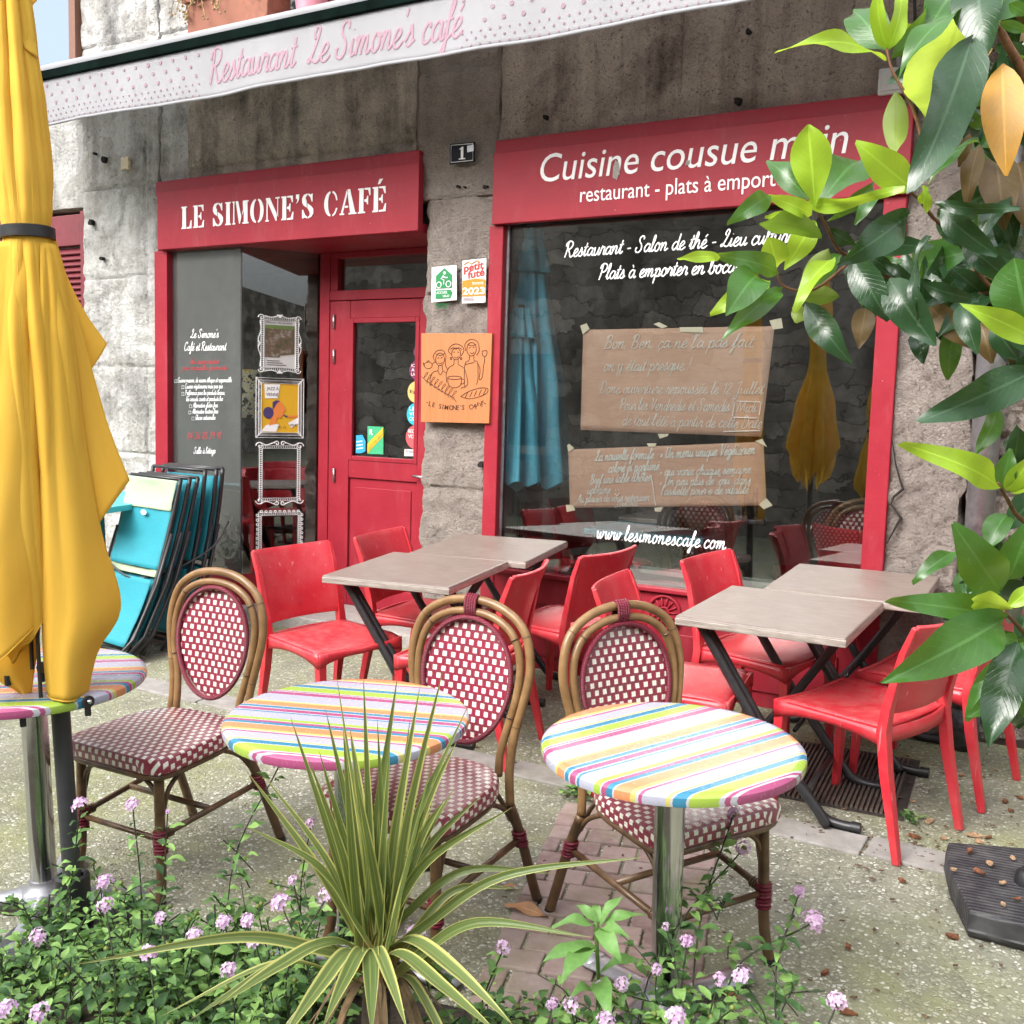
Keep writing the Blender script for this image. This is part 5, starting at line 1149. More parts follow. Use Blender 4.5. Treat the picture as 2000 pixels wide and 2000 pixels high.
def rattan_chair(tilt_back=.16):
    t = thing('rattan_chair', '', 'chair')
    zs = .462
    # seat: superellipse slab, narrower at the back
    N = 48; prof = [(.0, .012), (.55, .012), (.93, .011), (.975, .008), (1.0, -.002), (1.0, -.036), (.975, -.042), (.0, -.042)]
    vs = []; uv = []
    for k, (q, dz) in enumerate(prof):
        for i in range(N):
            a = 2*math.pi*i/N; ca, sa = math.cos(a), math.sin(a); p = 9.0 if sa < 0 else 2.9
            rr = (abs(ca)**p+abs(sa)**p)**(-1/p)
            y = rr*sa; x = rr*ca*(1-.07*(y+1)*.5)
            crown = .010*(1-min(1, q)**2)
            vs.append((x*.222*q, y*.212*q, zs+dz+crown*.6))
            e_ = max(0, .006-dz); uv.append((x*.222*q+e_*ca*(abs(ca) > .6)*1.0, y*.212*q+e_*(1 if sa > 0 else -1)*(abs(ca) <= .6)))
    m = MB(); fs = [(k*N+i, k*N+(i+1) % N, (k+1)*N+(i+1) % N, (k+1)*N+i) for k in range(len(prof)-1) for i in range(N)]
    m._add(vs, fs)
    part0(m, 'seat', M['weave'], t, smooth='auto', uvs=uv, recalc=True)
    # backrest panel: egg shape, tilted
    bt = Matrix.Translation((0, .205, zs)) @ Matrix.Rotation(-tilt_back, 4, 'X')
    def egg(a, k=1.0):
        y = .190*math.sin(a); x = .157*math.cos(a)*(1+.085*math.sin(a))
        return x*k, .247+y*k
    NA = 48; vs = []; uv = []
    rings = [0, .25, .5, .75, .92, 1.0]
    for side in (-1, 1):
        for k in rings:
            for i in range(NA):
                x, z = egg(2*math.pi*i/NA, max(k, .001)); vs.append(bt @ Vector((x, .022*(1-(x/.18)**2) + side*.007*(1-k**6), z))); uv.append((x, z))
    nr = len(rings); fs = []
    for s in range(2):
        b = s*nr*NA
        fs += [(b+k*NA+i, b+k*NA+(i+1) % NA, b+(k+1)*NA+(i+1) % NA, b+(k+1)*NA+i) for k in range(nr-1) for i in range(NA)]
    m = MB(); m._add(vs, fs); part0(m, 'backrest', M['weave'], t, smooth=True, uvs=uv)
    m = MB(); m.tube([bt @ Vector((egg(2*math.pi*i/NA)[0], .0, egg(2*math.pi*i/NA)[1])) for i in range(NA)], .0085, 8, closed=True); part0(m, 'backrest_piping', M['bind'], t, smooth=True)
    # inner hoop (hugs the panel) and outer hoop running down into the back legs
    m = MB()
    inner = [(-.142, .0, -.02), (-.142, .0, .05), (-.156, .006, .13), (-.178, .004, .22), (-.181, .004, .32), (-.150, .002, .400), (-.085, .0, .443), (0, .0, .456), (.085, .0, .443), (.150, .002, .400), (.181, .004, .32), (.178, .004, .22), (.156, .006, .13), (.142, .0, .05), (.142, .0, -.02)]
    m.tube([bt @ Vector((p[0], p[1]+.004, p[2])) for p in spline(inner, 6)], .0124, 10); part0(m, 'inner_hoop', bam.m, t, smooth=True)
    m = MB()
    outer = [(-.186, .012, -.10), (-.174, .012, .0), (-.178, .014, .10), (-.198, .014, .20), (-.213, .014, .31), (-.184, .012, .416), (-.105, .010, .474), (0, .010, .492), (.105, .010, .474), (.184, .012, .416), (.213, .014, .31), (.198, .014, .20), (.178, .014, .10), (.174, .012, .0), (.186, .012, -.10)]
    m.tube([bt @ Vector(p) for p in spline(outer, 6)], .0138, 10); oh = part0(m, 'outer_hoop', bam.m, t, smooth=True)
    mk = MB()
    for P_, r in ((spline(outer, 6), .0142), (spline(inner, 6), .0128)):
        for k in (16, 31, 55, 70):
            if k < len(P_)-1: a = bt @ P_[k]; b = bt @ P_[k+1]; d = (b-a).normalized()*.0018; mk.tube([a-d, a+d], r, 10)
    part0(mk, 'node_marks', bad, oh, smooth=True)
    m = MB(); a = bt @ Vector((0, .006, .472))
    for k in range(5): m.tube([a+Vector((-.017+k*.0085, math.cos(j*.785)*.018, math.sin(j*.785)*.036)) for j in range(8)], .0048, 6, closed=True)
    part0(m, 'top_binding', M['bind'], t, smooth=True)
    # legs
    for s in (-1, 1):
        m = MB(); pts = [(s*.172, -.165, .43), (s*.176, -.172, .25), (s*.180, -.178, .10), (s*.190, -.196, .0)]
        m.tube(spline(pts, 5), .0158, 10); l = part0(m, 'leg', bad, t, smooth=True)
        m = MB()
        for k in range(7): m.tube([(s*.1765+.0185*math.cos(j*.628), -.1735+.0185*math.sin(j*.628), .165+k*.011) for j in range(10)], .0052, 5, closed=True)
        part0(m, 'binding', M['bind'], l, smooth=True); m = MB()
        for k in range(3): m.tube([(s*.172+.018*math.cos(j*.628), -.165+.018*math.sin(j*.628), .405+k*.010) for j in range(10)], .005, 5, closed=True)
        part0(m, 'binding', M['bind'], l, smooth=True)
        m = MB(); m.cyl((s*.1895, -.195, .0), (s*.1895, -.195, .018), .0165, seg=10); part0(m, 'foot_cap', M['black'], l, smooth='auto')
        top = bt @ Vector((s*.186, .012, -.10))
        m = MB(); pts = [tuple(top), (s*.198, .245, .25), (s*.204, .300, .10), (s*.210, .335, .0)]
        m.tube(spline(pts, 5), .0158, 10); l = part0(m, 'leg', bad, t, smooth=True)
        m = MB()
        for k in range(5): m.tube([(s*.198+.0185*math.cos(j*.628), .247-.0036*k+.0185*math.sin(j*.628), .225+k*.011) for j in range(10)], .0052, 5, closed=True)
        part0(m, 'binding', M['bind'], l, smooth=True)
        m = MB(); m.cyl((s*.210, .334, .0), (s*.2095, .329, .02), .0165, seg=10); part0(m, 'foot_cap', M['black'], l, smooth='auto')
    m = MB()
    for s in (-1, 1):
        m.tube([(s*.176, -.172, .215), (s*.198, .247, .245)], .010, 8)
        for k in range(3): m.tube([(s*.176+.013*math.cos(j*.785), -.150+k*.010, .217+.013*math.sin(j*.785)) for j in range(8)], .004, 5, closed=True)
    m.tube([(-.178, -.172, .215), (.178, -.172, .215)][:0]+[(-.182, .03, .230), (.182, .03, .230)], .010, 8)
    m.tube([(-.176, -.172, .205), (.176, -.172, .205)], .009, 8)
    part0(m, 'stretcher', bad, t, smooth=True)
    m = MB()
    for s in (-1, 1):
        m.tube(spline([(s*.174, -.168, .28), (s*.150, -.168, .36), (s*.085, -.170, .405), (s*.03, -.172, .43)], 5), .0075, 8)
        m.tube(spline([(s*.176, -.160, .28), (s*.178, -.13, .36), (s*.182, -.06, .405), (s*.184, 0, .43)], 5), .0075, 8)
        m.tube(spline([(s*.186, .235, .28), (s*.184, .17, .36), (s*.182, .09, .405), (s*.18, .03, .43)], 5), .0075, 8)
        m.tube(spline([(s*.17, .23, .30), (s*.13, .225, .37), (s*.06, .22, .41), (0, .215, .43)], 5), .0075, 8)
    part0(m, 'brace', bad, t, smooth=True)
    m = MB(); pts = []
    for i in range(40):
        a = 2*math.pi*i/40; ca, sa = math.cos(a), math.sin(a); p = 9.0 if sa < 0 else 2.9; rr = (abs(ca)**p+abs(sa)**p)**(-1/p); y = rr*sa; x = rr*ca*(1-.07*(y+1)*.5); pts.append((x*.206, y*.198, zs-.052))
    m.tube(pts, .011, 8, closed=True); part0(m, 'seat_frame', bad, t, smooth=True)
    return t
rt = rattan_chair()
for i, (x, y, a, lab) in enumerate([(-2.63, 2.29, R(2), 'rattan bistro chair in front of the deck chairs, its seat fully in view'), (-1.665, 2.39, R(0), 'rattan bistro chair behind the spiky plant, facing the middle striped table'), (-1.0, 2.70, R(60), 'rattan bistro chair pushed under the right-hand striped table')]):
    o = rt if i == 0 else copy_tree(rt); on_ground(o, x, y, a); tag(o, lab, 'chair', 'rattan bistro chairs with burgundy and white weave')
for ch in list(bpy.data.objects):
    if ch.parent is rt and ch.name.startswith('top_binding'): bpy.data.objects.remove(ch)

# ---------------------------------------------------------------- round striped tables
def stripes():
    t = NT('striped melamine'); c = t.coord(); s = t.sep(c)
    f = t.math('FRACT', t.math('ADD', t.math('DIVIDE', s[1], .44), 10.0))
    W_, Lm, Tq, Pk, Ye, Or, Lv = (.46, .46, .50), (.29, .43, .03), (.008, .18, .31), (.34, .045, .15), (.54, .46, .12), (.60, .22, .08), (.37, .37, .46)
    wid = [(Tq, 12), (W_, 4), (Or, 30), (Ye, 7), (W_, 4), (Lv, 55), (Pk, 20), (W_, 6), (Pk, 4), (W_, 6), (Lm, 34), (W_, 4), (Tq, 18), (W_, 4), (Ye, 6), (Lv, 40), (Pk, 6), (W_, 6), (Ye, 9), (Or, 34), (W_, 4), (Tq, 14), (Pk, 12), (W_, 4), (Lm, 14), (Lv, 44), (Tq, 6), (W_, 6), (Pk, 18), (W_, 6)]
    tot = sum(w for _, w in wid); seq = []; q_ = 0
    for c_, w in wid: seq.append((q_/tot, c_)); q_ += w
    f2 = f
    cc = t.mix(.06, t.ramp(f, seq, 'CONSTANT'), (.50, .50, .54))
    d = t.noise(c, 60, 3)
    t.set(Base_Color=cc, Roughness=t.math('MULTIPLY_ADD', d, .12, .20), Specular_IOR_Level=.55, Coat_Weight=.12, Coat_Roughness=.2)
    return t.m
M['stripes'] = stripes()
def round_table():
    t = thing('round_table', '', 'table'); Rr_ = .322
    m = MB(); m.lathe([(.0, .74), (Rr_*.5, .74), (Rr_-.022, .74), (Rr_-.010, .7385), (Rr_-.002, .732), (Rr_, .722), (Rr_-.002, .712), (Rr_-.010, .708), (0, .708)], 72, cap=False); part0(m, 'tabletop', M['stripes'], t, smooth='auto', recalc=True)
    m = MB(); m.lathe([(.0375, .05), (.0375, .70)], 32); part0(m, 'column', M['chrome'], t, smooth='auto')
    m = MB(); m.lathe([(.12, .69), (.12, .707)], 24); part0(m, 'top_plate', M['black_metal'], t, smooth='auto')
    m = MB()
    for k in range(4):
        a = k*math.pi/2; d = Vector((math.cos(a), math.sin(a), 0)); n = Vector((-d.y, d.x, 0))
        def arm(u, v, d=d, n=n):
            r = .03+.25*u; w = .030+.012*abs(2*u-.9)**2+.03*max(0, .3-u)*2
            a_ = 2*math.pi*v; z = .026+.034*(1-u)**1.4
            return d*r+n*(w*math.cos(a_))+Vector((0, 0, max(.002, z+(.016+.006*(1-u))*math.sin(a_))))
        m.grid(arm, 14, 14)
        e_ = d*.275; m.sphere((e_.x, e_.y, .026), .042, 14, 8, (1, 1, .52))
        f_ = d*.285; m.cyl((f_.x, f_.y, 0), (f_.x, f_.y, .016), .018, seg=10)
    m.lathe([(.075, .055), (.062, .075), (.046, .09), (.042, .105), (.038, .105)], 28, cap=False)
    part0(m, 'base', M['alu'], t, smooth='auto')
    return t
rtb = round_table()
for i, (x, y, a, lab) in enumerate([(-.893, 2.375, math.atan2(.31, .142), 'striped round table in front of the right rattan chair'), (-1.705, 2.125, math.atan2(.10, .31), 'striped round table behind the spiky plant, middle one'), (-2.72, 1.91, R(38), 'striped round table half hidden by the yellow parasol')]):
    o = rtb if i == 0 else copy_tree(rtb); on_ground(o, x, y, a); tag(o, lab, 'table', 'round tables with multicoloured striped tops')

# ---------------------------------------------------------------- folded deck chairs by the corner window
def deck_chair(pale, k):
    t = thing('deck_chair', '', 'deck chair')
    prof = [(.36, 1.0), (.30, .80), (.22, .56), (.10, .28), (-.06, .03)] if k < 3 else [(.30, 1.03), (.26, .80), (.20, .56), (.12, .28), (.02, .03)]
    sp = spline([(p[0], p[1], 0) for p in prof], 6)
    w = .245
    for s in (-1, 1):
        m = MB(); m.tube([(s*w, p.x, p.y) for p in sp], .0125, 8); part0(m, 'side_rail', M['black_metal'], t, smooth=True)
        m = MB(); m.tube([(s*(w+.026), prof[1][0]-.03, .70), (s*(w+.026), prof[2][0]-.06, .42), (s*(w+.026), prof[3][0]-.10, .14), (s*(w+.026), prof[4][0]-.10, .02)], .010, 8); part0(m, 'folded_leg', M['black_metal'], t, smooth=True)
    m = MB()
    for (y, z) in ((prof[0][0], prof[0][1]), (prof[2][0]-.02, .50), (prof[4][0], .05)): m.cyl((-w, y, z), (w, y, z), .010, seg=8)
    part0(m, 'cross_bar', M['black_metal'], t, smooth=True)
    def seg(z0, z1, off, name, mat):
        q = [p for p in sp]
        def at_z(z):
            for a, b in zip(q, q[1:]):
                if b.y <= z <= a.y: f = (z-b.y)/(a.y-b.y); return b.x+(a.x-b.x)*f
            return q[-1].x if z < q[-1].y else q[0].x
        m = MB(); m.grid(lambda u, v: Vector(((u-.5)*2*(w-.006), at_z(z0+(z1-z0)*v)-off+.016*(1-(2*u-1)**2)*math.sin(math.pi*v)+.004*noise.noise(Vector((u*6, v*5, k))), z0+(z1-z0)*v)), 12, 14)
        return part0(m, name, mat, t, smooth=True, solid=.002)
    if pale:
        hd = seg(.825, .995, .02, 'headrest', M['pale_green']); seg(.50, .84, .012, 'backrest', M['teal']); seg(.46, .515, .008, 'seat_fold', M['pale_green']); seg(.10, .45, .03, 'seat', M['teal'])
    else:
        seg(.50, .985, .012, 'backrest', M['teal']); seg(.10, .46, .03, 'seat', M['teal'])
    m = MB(); yy = prof[1][0]-.008 if pale else prof[0][0]-.02
    z = .80 if pale else .955
    m.prism([(.028*math.cos(a*.524), yy-.022, z+.016*math.sin(a*.524)) for a in range(12)], (0, .002, 0)); part0(m, 'maker_tag', M['white_vinyl'], t)
    return t
dlabs = ['deck chair in front of the folded stack, with a pale green headrest', 'turquoise deck chair just behind the pale topped one', 'turquoise deck chair in the middle of the folded stack', 'turquoise deck chair leaning upright, third from the window',
         'turquoise deck chair leaning upright, next to last in the stack', 'turquoise deck chair rearmost in the stack, nearest the window glass']
for k, (x, y, a) in enumerate([(-4.90, 3.86, R(-7)), (-4.89, 3.92, R(-6)), (-4.89, 3.98, R(-6)), (-4.93, 4.14, R(-4)), (-4.92, 4.22, R(-3)), (-4.93, 4.28, R(-2))]):
    o = deck_chair(k == 0, k); on_ground(o, x, y, a); tag(o, dlabs[k], 'deck chair', 'folded deck chairs stacked against the corner window')
m = MB(); m.tube(spline([(-5.12, 4.0, .72), (-4.85, 3.98, .62), (-4.66, 4.1, .66), (-4.58, 4.35, .78), (-4.60, 4.5, .92)], 6), .006, 6); t = m.build('cable_lock', M['dark_grey'], smooth=True); tag(t, 'grey security cable looped round the folded deck chairs', 'cable')
# turquoise side table and pot plant by the wall
t = thing('side_table', 'turquoise square table between the parasol and the deck chairs', 'table'); on_ground(t, -5.36, 4.22, R(4))
tq = plain('turquoise lacquer', (.06, .42, .48), .35, var=.05)
m = MB(); m.bx(-.35, .35, -.35, .35, .80, .835); part0(m, 'tabletop', tq, t, bevel=.004)
m = MB(); m.cyl((-.12, .1, .02), (-.12, .1, .80), .025, seg=12); part0(m, 'column', tq, t, smooth=True)
m = MB(); m.lathe([(.2, 0), (.2, .02), (.03, .04)], 24, (-.12, .1, 0)); part0(m, 'base', tq, t, smooth='auto')

# ---------------------------------------------------------------- ribbed parasol foot at the right
t = thing('parasol_weight', 'black ribbed plastic parasol weight with wood chips on it', 'parasol base')
bb = [atg(*p, .085) for p in ((1851, 1644), (1846, 1662), (1893, 1782), (2060, 1824), (2060, 1660))]
cen = sum(bb, Vector())/5; place(t, (cen.x, cen.y, gz(cen.x, cen.y)), 0, TILT)
inv = t.matrix_world.inverted()
loc = [inv @ p for p in bb]; out = [Vector((p.x, p.y)) for p in loc]
out = [Vector((v.x, v.y)) for v in spline([(out[0].x, out[0].y, 0), (out[1].x, out[1].y, 0)], 1)] + [(out[1]*.6+out[2]*.4)+(out[1]-out[4]).normalized()*.012] + [out[2], out[3], out[4]]
ctr = sum(out, Vector((0, 0)))/len(out)
m = MB(); N = len(out)
for k, (q, z) in enumerate(((.93, .0), (1.0, .02), (1.015, .03), (1.0, .034), (.985, .080), (.955, .088))):
    m.v += [(*(ctr+(p-ctr)*q), z) for p in out]
for k in range(5):
    for i in range(N): m.f.append([k*N+i, k*N+(i+1) % N, (k+1)*N+(i+1) % N, (k+1)*N+i]); m.mi.append(0)
m.f.append([5*N+i for i in range(N)]); m.mi.append(0); m.f.append([i for i in reversed(range(N))]); m.mi.append(0)
rb_ = NT('ribbed black plastic'); c = rb_.coord(); s = rb_.sep(c)
wv = rb_.math('SINE', rb_.math('MULTIPLY', rb_.math('ADD', s[1], rb_.math('MULTIPLY', s[0], -.12)), 330.0)); dn = rb_.noise(c, 12, 5)
rb_.set(Base_Color=rb_.mix(rb_.fr(dn, .4, .75), (.022, .022, .026), (.075, .073, .074)), Roughness=.55); rb_.bump(wv, .5, .004)
part0(m, 'shell', rb_.m, t, bevel=.006)
m = MB(); k_ = inv @ atg(2012, 1718, .10); m.lathe([(.0, .13), (.03, .13), (.04, .12), (.045, .085)], 20, (k_.x, k_.y, 0), cap=False); part0(m, 'filler_cap', M['black'], t, smooth='auto')
chipm = plain('bark chip', (.21, .075, .03), .8, var=.4, scale=90, bump=.4); chip2 = plain('pale bark chip', (.42, .26, .15), .8, var=.3, scale=90, bump=.4)
rn = random.Random(11)
def chip(p, L, mat, lab, g):
    m = MB(); a = rn.uniform(0, 3.14); pts = []
    for k in range(8):
        an = k*math.pi/4; r = rn.uniform(.7, 1.25); pts.append(Vector((L*.5*r*math.cos(an), L*.24*r*math.sin(an), rn.uniform(-.002, .003))))
    m.prism(pts, (0, 0, rn.uniform(.004, .009))); o = m.build('wood_chip', mat, bevel=.0012); o.matrix_world = Matrix.Translation(p+Vector((0, 0, .004))) @ Matrix.Rotation(TILT, 4, 'X') @ Matrix.Rotation(a, 4, 'Z') @ Matrix.Rotation(rn.uniform(-.15, .15), 4, 'X'); tag(o, lab, 'wood chip', g)
r3 = lambda x, y: (1300+.3623*x, 1300+.3623*y)
for (x, y, L, b) in ((1637, 1010, .035, 1), (1745, 1078, .04, 0), (1690, 1122, .042, 1), (1870, 1045, .03, 0), (1817, 1180, .026, 0), (1555, 1112, .022, 0), (1892, 1265, .024, 1), (1820, 1300, .018, 0)):
    chip(atg(*r3(x, y), .094), L, chipm if b else chip2, 'bark chip lying on the black ribbed parasol weight', 'bark chips on the parasol weight')
for (x, y, L) in ((1545, 1472, .045), (985, 1530, .03), (1270, 1168, .035), (1370, 1050, .035), (1448, 1105, .02), (975, 1880, .05), (860, 1670, .03), (1780, 570, .03), (1600, 600, .03), (1830, 740, .04), (1660, 925, .05), (1740, 935, .04), (1420, 845, .05), (1340, 930, .04), (1580, 870, .03), (1860, 790, .03), (1690, 960, .035), (1500, 940, .025), (1330, 740, .025), (1650, 740, .02), (1910, 720, .03)):
    chip(atg(*r3(x, y), .0), L, chipm if rn.random() < .5 else chip2, 'bark chip lying on the pebbled paving at the right', 'bark chips on the paving')
# ribbed door mat grate
t = thing('floor_grate', 'brown ribbed metal grate in the paving under the right tables', 'grate')
g0 = [atg(*p) for p in ((1520, 1560), (1545, 1462), (1745, 1470), (1752, 1590))]
cx = sum(p.x for p in g0)/4; cy = sum(p.y for p in g0)/4; on_ground(t, cx, cy, R(4))
m = MB(); w, d = .52, .62
for k in range(int(w/.018)): x = -w/2+.009+k*.018; m.bx(x-.005, x+.005, -d/2, d/2, .0, .014)
part0(m, 'bars', plain('rusty brown bars', (.10, .075, .062), .6, var=.25, scale=40), t)
m = MB(); m.bx(-w/2-.02, w/2+.02, -d/2-.02, d/2+.02, -.01, .004); part0(m, 'frame', plain('dark rust', (.05, .04, .035), .7, var=.3), t)

# ---------------------------------------------------------------- furniture seen dimly inside the room
def inside(o, x, y, rz, lab): place(o, (x, y, .262), rz); tag(o, lab, None); o['group'] = 'furniture inside the dim cafe room'
for x, y, rz, lab in ((-2.75, 5.9, R(80), 'red chair inside the cafe behind the blue parasols'), (-1.55, 6.3, R(-70), 'red chair inside the cafe behind the lower paper notice'), (-1.05, 5.75, R(150), 'red chair inside the cafe near the right edge of the window')): inside(copy_tree(rc), x, y, rz, lab)
for x, y, rz, lab in ((-2.05, 5.75, R(190), 'rattan hoop chair inside the cafe at the middle of the window'), (-1.25, 6.1, R(200), 'rattan hoop chair inside the cafe at the right of the window'), (-4.35, 5.95, R(30), 'rattan hoop chair inside the cafe behind the lace frames')): inside(copy_tree(rt), x, y, rz, lab)
inside(copy_tree(tb), -2.35, 6.2, 0, 'taupe table inside the cafe behind the website address'); inside(copy_tree(tb), -1.1, 6.55, 0, 'taupe table inside the cafe at the right of the window')
m = MB(); m.bx(-.35, .35, -.25, .25, .70, .735)
t = thing('bench_table', 'blue topped table inside the cafe below the website address', 'table'); place(t, (-2.2, 5.42, .262), 0)
part0(m, 'tabletop', plain('blue table top', (.04, .25, .33), .4), t, bevel=.004)
for s in (-1, 1):
    for q in (-1, 1): m = MB(); m.cyl((s*.3, q*.2, 0), (s*.3, q*.2, .70), .014, seg=8); part0(m, 'leg', M['black_metal'], t)
# ---------------------------------------------------------------- closed yellow parasol in the foreground
yel = NT('yellow parasol cloth'); c = yel.coord()
base_ = yel.mix(yel.fr(yel.noise(c, 4, 4), .35, .7), (.86, .57, .08), (.90, .62, .10))
base_ = yel.mix(yel.math('MULTIPLY', yel.fr(yel.noise(yel.map(c, (1, 1, .35)), 9, 6, .7), .55, .8), .22), base_, (.50, .33, .07))
yel.set(Base_Color=base_, Roughness=.8, Specular_IOR_Level=.2); yel.bump(yel.math('ADD', yel.math('MULTIPLY', yel.noise(c, 420, 2), .12), yel.noise(yel.map(c, (16, 16, 3.5)), 1.6, 5, .6, .5)), .35, .006)
tl = yel.new('ShaderNodeBsdfTranslucent'); tl.inputs[0].default_value = (.92, .60, .10, 1)
mx = yel.new('ShaderNodeMixShader'); mx.inputs[0].default_value = .38; yel.l.new(yel.p.outputs[0], mx.inputs[1]); yel.l.new(tl.outputs[0], mx.inputs[2]); yel.l.new(mx.outputs[0], yel.out.inputs[0])
M['yellow'] = yel.m
def canopy_fn(folds, prof, ncore=8, seed=0, amp=1.0):
    """folds: list of (azimuth, width, bulge curve [(z, r)], hem z at the corner, hem slope)"""
    def f(u, v, z0, z1):
        a = 2*math.pi*u
        hem = z0; out = 0
        for az, wd, cur, zc in folds:
            d = (a-az+math.pi) % (2*math.pi)-math.pi
            g = max(0, 1-abs(d)/wd); g = g*g*(3-2*g)
            hem = max(hem, z0+(zc-z0)*g)
        z = z1+(hem-z1)*v
        r = interp(prof, z)
        for az, wd, cur, zc in folds:
            d = (a-az+math.pi) % (2*math.pi)-math.pi
            d2 = d if d < 0 else d*1.5
            g = max(0, 1-abs(d2)/wd); g = g**1.25
            out = max(out, interp(cur, z)*g)
        r = r+out*amp
        r *= 1+.05*math.cos(ncore*a+seed)*min(1, .4+abs(z))+.03*noise.noise(Vector((math.cos(a)*3+seed, math.sin(a)*3, z*2.2)))
        return Vector((r*math.cos(a), r*math.sin(a), z))
    return f
def interp(tab, z):
    if z <= tab[0][0]: return tab[0][1]
    for (a, p), (b, q) in zip(tab, tab[1:]):
        if z <= b: t = (z-a)/(b-a); t = t*t*(3-2*t); return p+(q-p)*t
    return tab[-1][1]
pb = atg(150, 1840, 0)
def parasol(name, label, x, y, mats, H=2.35, hem=.78, lean=(0, 0), folds=None, strap=True, scale=1.0, detail=(220, 90), base=True):
    t = thing(name, label, 'parasol', (x, y, gz(x, y)))
    t.rotation_euler = (lean[1], lean[0], 0)
    m = MB(); m.cyl((0, 0, .02), (0, 0, hem+.25), .0245, seg=20); m.cyl((0, 0, hem+.2), (0, 0, H), .022, seg=14); part0(m, 'pole', M['dark_grey'], t, smooth='auto')
    return t
PH = 2.75
t = thing('yellow_parasol', 'closed yellow parasol with a black strap in the left foreground', 'parasol', (pb.x, pb.y, gz(pb.x, pb.y)))
t.rotation_mode = 'XYZ'
lean_dir = RGT.copy()
ax = Vector((0, 0, 1)).cross(-lean_dir).normalized()
t.matrix_world = Matrix.Translation((pb.x, pb.y, gz(pb.x, pb.y))) @ Matrix.Rotation(R(3.1), 4, ax)
inv = t.matrix_world.inverted(); ic = inv @ CAM
camaz = math.atan2(ic.y, ic.x)            # azimuth of the viewer as seen from the pole
def zpix(px, py):                          # height on the pole axis behind a picture point
    d = ray(px, py); s_ = ((pb-CAM).dot(FWD)); return (inv @ (CAM+d*s_)).z
m = MB(); m.cyl((0, 0, .1), (0, 0, .95), .0255, seg=24); m.cyl((0, 0, .9), (0, 0, PH), .022, seg=14); part0(m, 'pole', M['dark_grey'], t, smooth='auto')
zs_ = zpix(60, 480); zh = zpix(100, 1330)
right = lambda deg: camaz-R(deg)*-1       # positive = to the right in the picture
SC_ = ((pb-CAM).dot(FWD))/FPX
axpx = lambda py: 91+(py-900)*.066          # where the pole axis lies in the picture
prof = [(zh-.05, .050), (zpix(100, 1200), .060), (zpix(100, 950), .075), (zs_-.30, .078), (zs_-.08, .064), (zs_, .0585), (zs_+.06, .064), (zs_+.16, .070), (zpix(100, 250), .062), (zpix(100, 150), .050), (zpix(100, 0), .036), (PH-.1, .026), (PH, .012)]
HEM = [(-180, 1240), (-140, 1180), (-110, 1250), (-75, 1270), (-45, 1230), (-20, 1190), (0, 1180), (30, 1200), (58, 1190), (86, 1160), (105, 1230), (130, 1200), (180, 1240)]
LOBES = [(-70, 46, [(1310, .045), (1200, .085), (1050, .075), (850, .050), (650, .026), (475, 0)]), (70, 40, [(1270, .03), (1181, .06), (1060, .05), (880, .03), (650, .015), (475, 0)]), (112, 36, [(1240, .05), (1100, .08), (900, .05), (475, 0)]), (-120, 40, [(1250, .05), (1100, .08), (900, .05), (475, 0)]), (175, 40, [(1240, .05), (1100, .08), (900, .05), (475, 0)])]
LOBES = [(R(a), R(w), [(zpix(100, y), r) for y, r in c]) for a, w, c in LOBES]
def cloth(u, v):
    rel = 2*math.pi*u-math.pi                  # azimuth relative to the viewer, + is to the right
    dg_ = math.degrees(rel); zb = zpix(100, interp(HEM, dg_)); zt = PH-.05
    z = zt+(zb-zt)*v
    r = interp(prof, z); out = 0
    for a, w, cv in LOBES:
        d = (rel-a+math.pi) % (2*math.pi)-math.pi; g = max(0, 1-abs(d)/w)
        out = max(out, interp(cv, z)*g**.8)
    far = min(1, abs(z-zs_)/.28)
    low = 1 if z < zs_ else .55
    fr_ = 3.5 if z < zs_ else 2.5
    k = abs(math.sin(rel*fr_+.8+.7*math.sin(rel*2+.4)+.35*(z-zs_)))
    tie = math.exp(-((z-zs_)/.05)**2)
    r += out + (.028*low*(1-out*5))*(k**.8-.6)*(.15+.85*far)*(1-tie) + .006*math.exp(-((z-zs_)/.13)**2)*(1-tie)*(abs(math.sin(rel*7+1.3))-.5)
    low_ = 1-.75*max(0, min(1, (zpix(100, 1080)-z)/.18))
    r = out+interp(prof, z)+(r-out-interp(prof, z))*low_
    r += .006*far*noise.noise(Vector((math.cos(rel)*4, math.sin(rel)*4, z*3)))
    a = camaz+rel
    return Vector((r*math.cos(a), r*math.sin(a), z))
m = MB(); m.grid(cloth, 480, 170, True); cn_ = part0(m, 'canopy', M['yellow'], t, smooth=True, solid=.0016)
m = MB(); m.tube([cloth(k/240, .9985) for k in range(240)], .0028, 5, closed=True); part0(m, 'hem', M['yellow'], cn_, smooth=True)
m = MB()
for k_ in (.435, .55, .64): m.tube([cloth(k_, j/60)*1.0+Vector((0, 0, 0)) for j in range(3, 61)], .0016, 4)
part0(m, 'seams', M['yellow'], cn_, smooth=True)
